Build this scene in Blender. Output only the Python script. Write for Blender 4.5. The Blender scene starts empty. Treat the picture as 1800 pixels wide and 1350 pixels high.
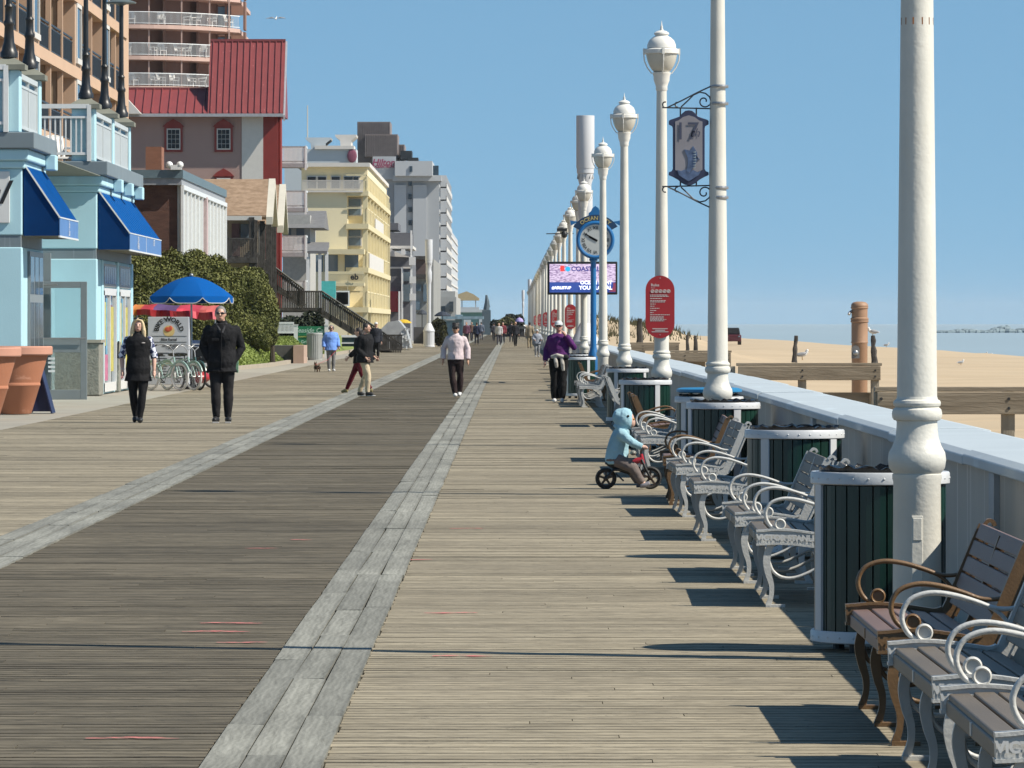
import bpy, math, random
from mathutils import Vector, Matrix
R = math.radians
S = bpy.context.scene
# ------------------------------------------------------------------ camera
F, H, HZ, CX = 9600.0, 1.62, 568.0, 900.0        # focal length in px of an 1800 px wide frame, eye height, horizon row
cam = bpy.data.cameras.new('camera')
cam.sensor_width = 36.0
cam.lens = 36.0 * F / 1800.0
cam.shift_y = (HZ - 675.0) / 1800.0
cam.clip_start, cam.clip_end = 1.0, 30000.0
cam_o = bpy.data.objects.new('camera', cam)
S.collection.objects.link(cam_o)
cam_o.location = (0, 0, H)
cam_o.rotation_euler = (R(90), 0, 0)
S.camera = cam_o
# ------------------------------------------------------------------ sky and sun
SUN_EL, SUN_AZ = R(45.5), R(107)                    # azimuth clockwise from +Y: sun over the sea, a little behind the camera
W = bpy.data.worlds.new('World'); S.world = W; W.use_nodes = True
nt = W.node_tree
bg = nt.nodes['Background']
sky = nt.nodes.new('ShaderNodeTexSky'); sky.sky_type = 'NISHITA'; sky.sun_disc = False
sky.sun_elevation = SUN_EL; sky.sun_rotation = SUN_AZ
sky.air_density, sky.dust_density, sky.ozone_density = 1.0, 0.2, 5.5
tc = nt.nodes.new('ShaderNodeTexCoord')
mp = nt.nodes.new('ShaderNodeMapping'); mp.inputs['Location'].default_value = (0, 0, 0.19)
nt.links.new(tc.outputs['Generated'], mp.inputs['Vector'])
vn = nt.nodes.new('ShaderNodeVectorMath'); vn.operation = 'NORMALIZE'
nt.links.new(mp.outputs['Vector'], vn.inputs[0]); nt.links.new(vn.outputs['Vector'], sky.inputs['Vector'])
tint = nt.nodes.new('ShaderNodeMix'); tint.data_type = 'RGBA'; tint.blend_type = 'MULTIPLY'; tint.inputs['Factor'].default_value = 1.0
tint.inputs['B'].default_value = (1.04, 1.175, 1.03, 1)
nt.links.new(sky.outputs['Color'], tint.inputs['A']); nt.links.new(tint.outputs['Result'], bg.inputs['Color'])
bg.inputs['Strength'].default_value = 0.088
sun = bpy.data.lights.new('sun', 'SUN'); sun.energy = 5.0; sun.angle = R(0.53); sun.color = (1.0, 0.93, 0.81)
sun_o = bpy.data.objects.new('sun', sun); S.collection.objects.link(sun_o)
sd = Vector((math.cos(SUN_EL)*math.sin(SUN_AZ), math.cos(SUN_EL)*math.cos(SUN_AZ), math.sin(SUN_EL)))
sun_o.rotation_euler = sd.to_track_quat('Z', 'Y').to_euler(); sun_o.location = (60, -20, 60)
S.view_settings.view_transform = 'Standard'; S.view_settings.look = 'None'
S.view_settings.gamma = 1.0; S.view_settings.exposure = 0.58
# ------------------------------------------------------------------ helpers
def XX(px, Y): return (px - CX) * Y / F
def ZZ(py, Y): return H - (py - HZ) * Y / F
def PX(px, py, Y): return Vector((XX(px, Y), Y, ZZ(py, Y)))
def GY(py): return F * H / (py - HZ)
def link(o): S.collection.objects.link(o); return o

def mat(name, col, rough=0.6, var=0.12, scale=6.0, bump=0.0, bscale=40.0, metal=0.0, stretch=(1,1,1), island=0.0,
        col2=None, spec=0.5, dirt=None, emit=None, trans=0.0, alpha=1.0):
    """procedural paint / stone / cloth: noise between two tones, optional per-island tone and bump"""
    m = bpy.data.materials.new(name); m.use_nodes = True
    n, l = m.node_tree.nodes, m.node_tree.links
    p = n['Principled BSDF']
    p.inputs['Roughness'].default_value = rough; p.inputs['Metallic'].default_value = metal
    p.inputs['Specular IOR Level'].default_value = spec
    t = n.new('ShaderNodeTexCoord'); mpn = n.new('ShaderNodeMapping'); mpn.inputs['Scale'].default_value = stretch
    l.new(t.outputs['Object'], mpn.inputs['Vector'])
    nz = n.new('ShaderNodeTexNoise'); nz.inputs['Scale'].default_value = scale; nz.inputs['Detail'].default_value = 5
    l.new(mpn.outputs['Vector'], nz.inputs['Vector'])
    ak = 1.0 if emit else .72                  # overall paint albedo
    c1 = tuple(max(0, ak*c*(1-var)) for c in col); c2 = tuple(min(1, ak*c) for c in col2) if col2 else tuple(min(1, ak*c*(1+var)) for c in col)
    rp = n.new('ShaderNodeValToRGB'); rp.color_ramp.elements[0].position = 0.3; rp.color_ramp.elements[1].position = 0.72
    rp.color_ramp.elements[0].color = (*c1, 1); rp.color_ramp.elements[1].color = (*c2, 1)
    l.new(nz.outputs['Fac'], rp.inputs['Fac'])
    out = rp.outputs['Color']
    if dirt:                                   # stains with a shape of their own
        nz3 = n.new('ShaderNodeTexNoise'); nz3.inputs['Scale'].default_value = dirt[1]; nz3.inputs['Detail'].default_value = 6
        mp3 = n.new('ShaderNodeMapping'); mp3.inputs['Scale'].default_value = dirt[3] if len(dirt) > 3 else (1, 1, .25)
        l.new(t.outputs['Object'], mp3.inputs['Vector']); l.new(mp3.outputs['Vector'], nz3.inputs['Vector'])
        r3 = n.new('ShaderNodeValToRGB'); r3.color_ramp.elements[0].position = dirt[2]; r3.color_ramp.elements[1].position = min(1, dirt[2]+.14)
        l.new(nz3.outputs['Fac'], r3.inputs['Fac'])
        mx = n.new('ShaderNodeMix'); mx.data_type = 'RGBA'
        l.new(r3.outputs['Color'], mx.inputs['Factor']); l.new(out, mx.inputs['A']); mx.inputs['B'].default_value = (*dirt[0], 1)
        out = mx.outputs['Result']
    if island:
        g = n.new('ShaderNodeNewGeometry'); mr = n.new('ShaderNodeMapRange')
        mr.inputs['To Min'].default_value = 1-island; mr.inputs['To Max'].default_value = 1+island
        l.new(g.outputs['Random Per Island'], mr.inputs['Value'])
        vm = n.new('ShaderNodeVectorMath'); vm.operation = 'SCALE'
        l.new(out, vm.inputs[0]); l.new(mr.outputs['Result'], vm.inputs['Scale']); out = vm.outputs['Vector']
    l.new(out, p.inputs['Base Color'])
    if bump:
        nb = n.new('ShaderNodeTexNoise'); nb.inputs['Scale'].default_value = bscale; nb.inputs['Detail'].default_value = 4
        l.new(mpn.outputs['Vector'], nb.inputs['Vector'])
        b = n.new('ShaderNodeBump'); b.inputs['Strength'].default_value = bump; b.inputs['Distance'].default_value = 0.02
        l.new(nb.outputs['Fac'], b.inputs['Height']); l.new(b.outputs['Normal'], p.inputs['Normal'])
    if emit:
        p.inputs['Emission Color'].default_value = (*col, 1); p.inputs['Emission Strength'].default_value = emit
    if trans: p.inputs['Transmission Weight'].default_value = trans
    if alpha < 1: p.inputs['Alpha'].default_value = alpha
    return m

def smooth(P, k):                                # Catmull-Rom through tuples
    out = []; n = len(P)
    for i in range(n-1):
        a, b, c, d = P[max(i-1,0)], P[i], P[i+1], P[min(i+2,n-1)]
        for j in range(k):
            t = j/k
            out.append(tuple(.5*(2*q + (r-p)*t + (2*p-5*q+4*r-s)*t*t + (-p+3*q-3*r+s)*t**3) for p, q, r, s in zip(a, b, c, d)))
    return out + [tuple(P[-1])]
class MB:
    def __init__(s): s.v, s.f, s.mi, s.m, s.uv = [], [], [], 0, []
    def add(s, vs, fs):
        b = len(s.v); s.v += [tuple(x) for x in vs]
        for f in fs: s.f.append([b+i for i in f]); s.mi.append(s.m)
        return s
    def face(s, *p): return s.add(p, [range(len(p))])
    def box(s, x0, x1, y0, y1, z0, z1):
        return s.add([(x0,y0,z0),(x1,y0,z0),(x1,y1,z0),(x0,y1,z0),(x0,y0,z1),(x1,y0,z1),(x1,y1,z1),(x0,y1,z1)],
                     [(3,2,1,0),(4,5,6,7),(0,1,5,4),(1,2,6,5),(2,3,7,6),(3,0,4,7)])
    def bar(s, p, q, w, h, up=(0,0,1)):
        p, q = Vector(p), Vector(q); d = (q-p).normalized(); up = Vector(up)
        sx = d.cross(up)
        if sx.length < 1e-4: sx = d.cross(Vector((1,0,0)))
        sx.normalize(); u = sx.cross(d).normalized(); a, b = sx*w/2, u*h/2
        return s.add([p-a-b,p+a-b,p+a+b,p-a+b,q-a-b,q+a-b,q+a+b,q-a+b],
                     [(3,2,1,0),(4,5,6,7),(0,1,5,4),(1,2,6,5),(2,3,7,6),(3,0,4,7)])
    def tube(s, pts, r, seg=8, flat=1.0, cap=True):
        pts = [Vector(p) for p in pts]; n = len(pts)
        rs = r if isinstance(r, (list, tuple)) else [r]*n
        vs, fs = [], []; ref = None
        for i, p in enumerate(pts):
            d = (pts[min(i+1, n-1)] - pts[max(i-1, 0)])
            if d.length < 1e-9: d = Vector((0,0,1))
            d.normalize()
            if ref is None:
                ref = Vector((0,1,0)) if abs(d.y) < .9 else Vector((1,0,0))
            a = (ref - d*ref.dot(d)); a.normalize(); ref = a; b = d.cross(a)
            for k in range(seg):
                t = 2*math.pi*k/seg
                vs.append(p + a*math.cos(t)*rs[i]*flat + b*math.sin(t)*rs[i])
        for i in range(n-1):
            for k in range(seg):
                fs.append((i*seg+k, i*seg+(k+1)%seg, (i+1)*seg+(k+1)%seg, (i+1)*seg+k))
        if cap: fs += [tuple(range(seg))[::-1], tuple((n-1)*seg+k for k in range(seg))]
        return s.add(vs, fs)
    def lathe(s, prof, c=(0,0,0), seg=24, cap=True):
        vs, fs = [], []; n = len(prof)
        for r, z in prof:
            for k in range(seg):
                t = 2*math.pi*k/seg; vs.append((c[0]+r*math.cos(t), c[1]+r*math.sin(t), c[2]+z))
        for i in range(n-1):
            for k in range(seg): fs.append((i*seg+k, i*seg+(k+1)%seg, (i+1)*seg+(k+1)%seg, (i+1)*seg+k))
        if cap: fs += [tuple(range(seg))[::-1], tuple((n-1)*seg+k for k in range(seg))]
        return s.add(vs, fs)
    def loft(s, rings, seg=14):                 # rings: (cx, cy, z, rx, ry)
        vs, fs = [], []; n = len(rings)
        for cx, cy, z, rx, ry in rings:
            for k in range(seg):
                t = 2*math.pi*k/seg; vs.append((cx+rx*math.cos(t), cy+ry*math.sin(t), z))
        for i in range(n-1):
            for k in range(seg): fs.append((i*seg+k, i*seg+(k+1)%seg, (i+1)*seg+(k+1)%seg, (i+1)*seg+k))
        fs += [tuple(range(seg))[::-1], tuple((n-1)*seg+k for k in range(seg))]
        return s.add(vs, fs)
    def ell(s, c, rx, ry=None, rz=None, seg=14, rings=9, M=None):
        ry = rx if ry is None else ry; rz = rx if rz is None else rz
        vs, fs = [], []
        for i in range(rings+1):
            a = math.pi*i/rings; a = min(max(a, 1e-3), math.pi-1e-3)
            for k in range(seg):
                t = 2*math.pi*k/seg
                v = Vector((rx*math.sin(a)*math.cos(t), ry*math.sin(a)*math.sin(t), -rz*math.cos(a)))
                if M: v = M @ v
                vs.append(v + Vector(c))
        for i in range(rings):
            for k in range(seg): fs.append((i*seg+k, i*seg+(k+1)%seg, (i+1)*seg+(k+1)%seg, (i+1)*seg+k))
        fs += [tuple(range(seg))[::-1], tuple(rings*seg+k for k in range(seg))]
        return s.add(vs, fs)
    def torus(s, c, R0, r, axis='y', seg=24, tseg=8, flat=1.0):
        vs, fs = [], []
        for i in range(seg):
            a = 2*math.pi*i/seg
            for k in range(tseg):
                t = 2*math.pi*k/tseg; q = R0 + r*math.cos(t); w = r*flat*math.sin(t)
                v = {'y': (q*math.cos(a), w, q*math.sin(a)), 'x': (w, q*math.cos(a), q*math.sin(a)), 'z': (q*math.cos(a), q*math.sin(a), w)}[axis]
                vs.append((c[0]+v[0], c[1]+v[1], c[2]+v[2]))
        for i in range(seg):
            for k in range(tseg):
                j = (i+1) % seg; fs.append((i*tseg+k, j*tseg+k, j*tseg+(k+1)%tseg, i*tseg+(k+1)%tseg))
        return s.add(vs, fs)
    def prism(s, poly, axis, lo, hi):           # poly in the two other axes, extruded along axis
        def P(a, b, t): return {'x': (t,a,b), 'y': (a,t,b), 'z': (a,b,t)}[axis]
        n = len(poly)
        vs = [P(a,b,lo) for a,b in poly] + [P(a,b,hi) for a,b in poly]
        fs = [tuple(range(n))[::-1], tuple(range(n, 2*n))] + [(i, (i+1)%n, n+(i+1)%n, n+i) for i in range(n)]
        return s.add(vs, fs)
    def strip(s, path, w, y0, y1):              # flat bar following a path in x,z with a width, extruded along y
        ws = w if isinstance(w, (list, tuple)) else [w]*len(path)
        if len(path) > 2:                        # smooth the path before thickening it
            P = smooth([(a, b, c) for (a, b), c in zip(path, ws)], 4); path = [(p[0], p[1]) for p in P]; ws = [p[2] for p in P]
        n = len(path)
        L, Rr = [], []
        for i, (x, z) in enumerate(path):
            ax, az = path[max(i-1,0)]; bx, bz = path[min(i+1,n-1)]
            dx, dz = bx-ax, bz-az; d = math.hypot(dx, dz) or 1
            nx, nz = -dz/d*ws[i]/2, dx/d*ws[i]/2
            L.append((x+nx, z+nz)); Rr.append((x-nx, z-nz))
        return s.prism(L + Rr[::-1], 'y', y0, y1)
    def leaf(s, c, size, rnd):
        n = Vector((rnd.gauss(0,1), rnd.gauss(0,1), rnd.gauss(0,1)+.5)).normalized()
        a = n.orthogonal().normalized(); a = Matrix.Rotation(rnd.random()*6.28, 3, n) @ a; b = n.cross(a)
        c = Vector(c); a *= size; b *= size*.55
        return s.add([c-a, c-b*.9, c+a, c+b], [(0,1,2,3)])
    def text(s, txt, size, o, ux=(1,0,0), uz=(0,0,1), align='CENTER', depth=0.004, arc=None, shear=0.0, bold=0.0):
        cu = bpy.data.curves.new('t', 'FONT'); cu.body = txt; cu.size = size; cu.align_x = align; cu.align_y = 'CENTER'
        cu.resolution_u = 3; cu.shear = shear; cu.offset = bold
        ob = bpy.data.objects.new('t', cu); link(ob)
        dg = bpy.context.evaluated_depsgraph_get(); me = bpy.data.meshes.new_from_object(ob.evaluated_get(dg))
        o, ux, uz = Vector(o), Vector(ux), Vector(uz); nrm = ux.cross(uz)
        vs = []
        for v in me.vertices:
            x, y = v.co.x, v.co.y
            if arc: a = x/arc; x, y = (arc+y)*math.sin(a), (arc+y)*math.cos(a)-arc
            vs.append(o + ux*x + uz*y + nrm*depth)
        s.add(vs, [tuple(p.vertices) for p in me.polygons])
        bpy.data.objects.remove(ob); bpy.data.meshes.remove(me); bpy.data.curves.remove(cu)
        return s
    def build(s, name, mats, parent=None, smooth=None, bevel=0.0, world=False, rotz=0.0):
        me = bpy.data.meshes.new(name)
        off = Vector((0,0,0))
        if world and parent is not None:
            q = parent
            while q: off = off + q.location; q = q.parent
        me.from_pydata([(x-off.x, y-off.y, z-off.z) for x, y, z in s.v], [], s.f)
        mats = mats if isinstance(mats, (list, tuple)) else [mats]
        for m in mats: me.materials.append(m)
        if len(mats) > 1: me.polygons.foreach_set('material_index', s.mi)
        if s.uv:
            u = me.uv_layers.new(name='uv'); u.data.foreach_set('uv', [c for p in s.uv for c in p])
        if smooth is not None:
            me.polygons.foreach_set('use_smooth', [True]*len(me.polygons)); me.set_sharp_from_angle(angle=R(smooth))
        me.update()
        o = bpy.data.objects.new(name, me); link(o)
        if parent is not None: o.parent = parent
        if bevel:
            b = o.modifiers.new('bevel', 'BEVEL'); b.width = bevel; b.segments = 2; b.limit_method = 'ANGLE'
        return o

def tag(o, label=None, cat=None, group=None, kind=None):
    if label: o['label'] = label
    if cat: o['category'] = cat
    if group: o['group'] = group
    if kind: o['kind'] = kind
    return o
def thing(name, label, cat, loc=(0,0,0), rotz=0.0, group=None):
    o = bpy.data.objects.new(name, None); link(o); o.location = loc; o.rotation_euler = (0,0,rotz)
    o.empty_display_size = .2
    return tag(o, label, cat, group)
def struct(name, mb, m, kind='structure', **k): return tag(mb.build(name, m, **k), kind=kind)
def dup(root, loc, rotz=None, label=None, scale=None):
    KIDS = {}
    for o in bpy.data.objects:
        if o.parent: KIDS.setdefault(o.parent, []).append(o)
    def cp(o, par):
        c = o.copy(); link(c)
        if par: c.parent = par
        for k in KIDS.get(o, []): cp(k, c)
        return c
    r = cp(root, None); r.location = loc
    if rotz is not None: r.rotation_euler = (0,0,rotz)
    if scale is not None: r.scale = (scale,)*3
    if label: r['label'] = label
    return r
FOLD = bpy.data.textures.new('cloth_folds', 'CLOUDS'); FOLD.noise_scale = .11; FOLD.noise_depth = 2
def remesh(mb, name, m, parent, voxel=0.012, smooth=4, world=False, folds=0.0):
    """fuse overlapping solids into one continuous skin"""
    o = mb.build('tmp', m, None)
    md = o.modifiers.new('r', 'REMESH'); md.mode = 'VOXEL'; md.voxel_size = voxel
    if smooth:
        sm = o.modifiers.new('s', 'SMOOTH'); sm.factor = .5; sm.iterations = smooth
    if folds:
        dm = o.modifiers.new('f', 'DISPLACE'); dm.texture = FOLD; dm.strength = folds; dm.mid_level = .5; dm.texture_coords = 'LOCAL'
    dg = bpy.context.evaluated_depsgraph_get()
    me = bpy.data.meshes.new_from_object(o.evaluated_get(dg)); bpy.data.objects.remove(o)
    me.name = name; me.polygons.foreach_set('use_smooth', [True]*len(me.polygons))
    if not me.materials: me.materials.append(m)
    r = bpy.data.objects.new(name, me); link(r)
    if parent is not None: r.parent = parent
    return r
# ------------------------------------------------------------------ materials shared by many things
M_white = mat('white_paint', (.84,.825,.77), .45, .06, 5, .05, 60, dirt=((.5,.44,.33), 3.5, .66))
M_pole = mat('pole_paint', (.75,.73,.655), .5, .06, 4, .12, 45, dirt=((.55,.50,.40), 3.2, .57, (1.5,1.5,.3)))
M_whitem = mat('white_metal', (.90,.90,.88), .32, .05, 9, .04, 80)
M_bronze = mat('bronze_paint', (.205,.12,.055), .42, .16, 12, .1, 90)
M_black = mat('black_metal', (.018,.019,.02), .4, .2, 8)
M_steel = mat('steel', (.45,.46,.47), .35, .1, 10, metal=.7)
M_glass = mat('dark_glass', (.03,.045,.06), .08, .3, .6, spec=.8)
M_glassb = mat('sky_glass', (.16,.22,.27), .06, .3, .5, spec=.9)
M_concrete = mat('concrete', (.36,.33,.27), .85, .13, .7, .2, 12, dirt=((.26,.24,.2), .8, .58, (1,1,1)))
M_rubber = mat('rubber', (.02,.02,.02), .7)
M_skin = mat('skin', (.64,.37,.265), .5, .07, 25)
M_blue = mat('blue_paint', (.012,.16,.42), .4, .12, 4)
# ------------------------------------------------------------------ weathered boards
def wood(name, c_dark, c_mid, c_light, isl=.24, gs=(1.3, 9.0), crack=.575, joint=.10, rings=False, streak=4.5, contrast=1.0):
    m = bpy.data.materials.new(name); m.use_nodes = True
    n, l = m.node_tree.nodes, m.node_tree.links; p = n['Principled BSDF']
    p.inputs['Roughness'].default_value = .82; p.inputs['Specular IOR Level'].default_value = .25
    uv = n.new('ShaderNodeUVMap'); uv.uv_map = 'uv'
    g = n.new('ShaderNodeNewGeometry')
    cb = n.new('ShaderNodeCombineXYZ'); mu = n.new('ShaderNodeMath'); mu.operation = 'MULTIPLY'; mu.inputs[1].default_value = 173.0
    l.new(g.outputs['Random Per Island'], mu.inputs[0]); l.new(mu.outputs[0], cb.inputs['Z']); l.new(mu.outputs[0], cb.inputs['X'])
    ad = n.new('ShaderNodeVectorMath'); ad.operation = 'ADD'; l.new(uv.outputs['UV'], ad.inputs[0]); l.new(cb.outputs[0], ad.inputs[1])
    def noise(sc, detail, rough=.6, dist=0.0):
        mp = n.new('ShaderNodeMapping'); mp.inputs['Scale'].default_value = (sc[0], sc[1], 1); l.new(ad.outputs[0], mp.inputs['Vector'])
        z = n.new('ShaderNodeTexNoise'); z.inputs['Scale'].default_value = 1; z.inputs['Detail'].default_value = detail
        z.inputs['Roughness'].default_value = rough; z.inputs['Distortion'].default_value = dist
        l.new(mp.outputs[0], z.inputs['Vector']); return z.outputs['Fac']
    grain = noise(gs, 8, .72, .6)
    rp = n.new('ShaderNodeValToRGB'); e = rp.color_ramp.elements
    e[0].position, e[0].color = .28, (*c_dark, 1); e[1].position, e[1].color = .74, (*c_light, 1)
    k = rp.color_ramp.elements.new(.48); k.color = (*c_mid, 1)
    l.new(grain, rp.inputs['Fac'])
    mr = n.new('ShaderNodeMapRange'); mr.inputs['To Min'].default_value = 1-isl; mr.inputs['To Max'].default_value = 1+isl
    l.new(g.outputs['Random Per Island'], mr.inputs['Value'])
    sc = n.new('ShaderNodeVectorMath'); sc.operation = 'SCALE'; l.new(rp.outputs['Color'], sc.inputs[0]); l.new(mr.outputs['Result'], sc.inputs['Scale'])
    # long broad wear patches over many boards (feet and tram wheels)
    geo = noise((.0, .0), 0)
    tcw = n.new('ShaderNodeTexCoord'); mpw = n.new('ShaderNodeMapping'); mpw.inputs['Scale'].default_value = (.30, .45, 1)
    l.new(tcw.outputs['Object'], mpw.inputs['Vector'])
    wn = n.new('ShaderNodeTexNoise'); wn.inputs['Scale'].default_value = 1.0; wn.inputs['Detail'].default_value = 4; l.new(mpw.outputs[0], wn.inputs['Vector'])
    mw = n.new('ShaderNodeMapRange'); mw.inputs['From Min'].default_value = .3; mw.inputs['From Max'].default_value = .7
    mw.inputs['To Min'].default_value = .80; mw.inputs['To Max'].default_value = 1.18
    l.new(wn.outputs['Fac'], mw.inputs['Value'])
    sc2 = n.new('ShaderNodeVectorMath'); sc2.operation = 'SCALE'; l.new(sc.outputs[0], sc2.inputs[0]); l.new(mw.outputs['Result'], sc2.inputs['Scale'])
    if not rings:                                # fine dry streaks that run on across board joints
        mps = n.new('ShaderNodeMapping'); mps.inputs['Scale'].default_value = (streak, 12.0, 1); l.new(tcw.outputs['Object'], mps.inputs['Vector'])
        sn = n.new('ShaderNodeTexNoise'); sn.inputs['Scale'].default_value = 1.0; sn.inputs['Detail'].default_value = 7; sn.inputs['Roughness'].default_value = .7; l.new(mps.outputs[0], sn.inputs['Vector'])
        ms = n.new('ShaderNodeMapRange'); ms.inputs['From Min'].default_value = .3; ms.inputs['From Max'].default_value = .7; ms.inputs['To Min'].default_value = 1-.3*contrast; ms.inputs['To Max'].default_value = 1+.27*contrast; l.new(sn.outputs['Fac'], ms.inputs['Value'])
        sk_ = n.new('ShaderNodeVectorMath'); sk_.operation = 'SCALE'; l.new(sc2.outputs[0], sk_.inputs[0]); l.new(ms.outputs['Result'], sk_.inputs['Scale']); sc2 = sk_
    # splits in the grain
    ck = noise((5.0, 3.2), 6, .8, 1.0) if not rings else noise((5.5, 4.0), 6, .8, 1.6)
    r2 = n.new('ShaderNodeValToRGB'); r2.color_ramp.elements[0].position = crack; r2.color_ramp.elements[1].position = crack+.05
    l.new(ck, r2.inputs['Fac'])
    mx = n.new('ShaderNodeMix'); mx.data_type = 'RGBA'; l.new(r2.outputs['Color'], mx.inputs['Factor'])
    l.new(sc2.outputs[0], mx.inputs['A']); mx.inputs['B'].default_value = (*(c*.42 for c in c_dark), 1)
    # worn dark board edges
    sp = n.new('ShaderNodeSeparateXYZ'); l.new(uv.outputs['UV'], sp.inputs[0])
    pp = n.new('ShaderNodeMath'); pp.operation = 'PINGPONG'; pp.inputs[1].default_value = .5; l.new(sp.outputs['Y'], pp.inputs[0])
    ns = noise((3.1, 0.3), 5, .7)
    a2 = n.new('ShaderNodeMath'); a2.operation = 'MULTIPLY_ADD'; l.new(ns, a2.inputs[0]); a2.inputs[1].default_value = -.34; l.new(pp.outputs[0], a2.inputs[2])
    r3 = n.new('ShaderNodeMapRange'); r3.inputs['From Min'].default_value = -.20; r3.inputs['From Max'].default_value = joint
    r3.inputs['To Min'].default_value = .62 if not rings else .72; r3.inputs['To Max'].default_value = 1.0
    l.new(a2.outputs[0], r3.inputs['Value'])
    sc3 = n.new('ShaderNodeVectorMath'); sc3.operation = 'SCALE'; l.new(mx.outputs['Result'], sc3.inputs[0]); l.new(r3.outputs['Result'], sc3.inputs['Scale'])
    if rings:                                    # swirling growth rings of the wide planks
        mpr = n.new('ShaderNodeMapping'); mpr.inputs['Scale'].default_value = (1.1, .55, 1); l.new(ad.outputs[0], mpr.inputs['Vector'])
        wv = n.new('ShaderNodeTexWave'); wv.wave_type = 'BANDS'; wv.bands_direction = 'Y'; wv.inputs['Scale'].default_value = 3.2; wv.inputs['Distortion'].default_value = 7; wv.inputs['Detail'].default_value = 3; wv.inputs['Detail Scale'].default_value = 1.3
        l.new(mpr.outputs[0], wv.inputs['Vector'])
        r4 = n.new('ShaderNodeMapRange'); r4.inputs['To Min'].default_value = .88; r4.inputs['To Max'].default_value = 1.06; l.new(wv.outputs['Fac'], r4.inputs['Value'])
        sc4 = n.new('ShaderNodeVectorMath'); sc4.operation = 'SCALE'; l.new(sc3.outputs[0], sc4.inputs[0]); l.new(r4.outputs['Result'], sc4.inputs['Scale']); sc3 = sc4
    l.new(sc3.outputs[0], p.inputs['Base Color'])
    b = n.new('ShaderNodeBump'); b.inputs['Strength'].default_value = .35; b.inputs['Distance'].default_value = .004
    l.new(grain, b.inputs['Height']); l.new(b.outputs['Normal'], p.inputs['Normal'])
    return m
W_tan = wood('weathered_tan_boards', (.140,.119,.082), (.250,.216,.154), (.325,.286,.213), isl=.12, gs=(5.0, 2.6), joint=.09)
W_dark = wood('weathered_dark_boards', (.046,.038,.026), (.106,.090,.062), (.175,.150,.109), isl=.15, gs=(3.5, 2.6), joint=.09, streak=2.6, contrast=1.45)
W_grey = wood('grey_edge_planks', (.120,.118,.100), (.196,.195,.170), (.268,.266,.234), isl=.13, gs=(1.6, 5), crack=.64, joint=.04, rings=True)
M_redmark = bpy.data.materials.new('red_spray_paint'); M_redmark.use_nodes = True
def _mk():
    n, l = M_redmark.node_tree.nodes, M_redmark.node_tree.links; p = n['Principled BSDF']
    p.inputs['Base Color'].default_value = (.50,.15,.14,1); p.inputs['Roughness'].default_value = .9
    t = n.new('ShaderNodeTexCoord'); m = n.new('ShaderNodeMapping'); m.inputs['Scale'].default_value = (14, 30, 1); l.new(t.outputs['Object'], m.inputs['Vector'])
    z = n.new('ShaderNodeTexNoise'); z.inputs['Scale'].default_value = 1; z.inputs['Detail'].default_value = 5; l.new(m.outputs[0], z.inputs['Vector'])
    r = n.new('ShaderNodeMapRange'); r.inputs['From Min'].default_value = .38; r.inputs['From Max'].default_value = .62; l.new(z.outputs['Fac'], r.inputs['Value']); l.new(r.outputs['Result'], p.inputs['Alpha'])
_mk()
M_under = mat('under_deck', (.02,.018,.015), .9)

def boards(x0, x1, y0, y1, w, gap, rnd, joints, jit=.008, zt=0.0):
    """boards lying across the walk, each its own island with its own height, tilt and uv"""
    mb = MB(); y = y0; k = 0
    while y < y1:
        ww = w*rnd.uniform(.94, 1.05)
        cuts = [x0 + rnd.uniform(-jit, jit)]
        if isinstance(joints, float):
            if rnd.random() < joints: cuts.append(rnd.uniform(x0+.4, x1-.4))
        elif joints:
            off = rnd.choice(joints)
            x = x0 + off
            while x < x1-.4:
                if x > x0+.4: cuts.append(x)
                x += joints[-1]
        cuts.append(x1 + rnd.uniform(-jit, jit))
        for a, b in zip(cuts[:-1], cuts[1:]):
            za, zb = zt + rnd.gauss(0, .0006), zt + rnd.gauss(0, .0006)
            tl = rnd.gauss(0, .0006); d = .03
            sk = rnd.gauss(0, .002)
            ya0, ya1, yb0, yb1 = y-sk, y+ww-sk, y+sk, y+ww+sk
            v = [(a, ya0, za-tl), (b-.004, yb0, zb-tl), (b-.004, yb1, zb+tl), (a, ya1, za+tl)]
            bl = len(mb.v)
            mb.v += v + [(p[0], p[1], p[2]-d) for p in v]
            mb.f += [[bl, bl+1, bl+2, bl+3], [bl+4, bl+5, bl+1, bl], [bl+5, bl+6, bl+2, bl+1], [bl+7, bl+4, bl, bl+3]]
            mb.mi += [mb.m]*4
            L = b-a; u = [(0,.03), (L,.03), (L,.97), (0,.97)]
            mb.uv += u + [(0,0), (L,0), (L,.03), (0,.03)] + [(L,0), (L,.9), (L,.97), (L,.03)] + [(0,.97), (0,0), (0,.03), (0,.97)]
        y += ww + gap; k += 1
    return mb
def marks(mb, lst):
    mb.m = 1
    for px, py, wpx, hpx in lst:
        a, b = PX(px, py, GY(py)), PX(px+wpx, py, GY(py))
        y0 = a.y; dy = hpx*y0*y0/(F*H)
        n = 16; rr = random.Random(int(px*7+py)); tops, bots = [], []
        for i in range(n+1):                     # one tapering stroke along a board
            t = i/n; wd = dy*.34*math.sin(math.pi*min(1, .08+t*.9))**.6*rr.uniform(.75, 1.1); yy = y0 + dy*.1*math.sin(t*5+px)
            xx = a.x + (b.x-a.x)*t; tops.append((xx, yy+wd, .0062)); bots.append((xx, yy-wd*.6, .0062))
        for i in range(n):
            mb.face(bots[i], bots[i+1], tops[i+1], tops[i]); mb.uv += [(0,0)]*4
    mb.m = 0
    return mb
rnd = random.Random(7)
XE = dict(wall=2.36, s1r=-.69, s1l=-1.14, s2r=-3.37, s2l=-3.87, edge=-7.75)
mb = boards(XE['s1r'], XE['wall'], 13.0, 760, .14, .010, rnd, .4)
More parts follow.
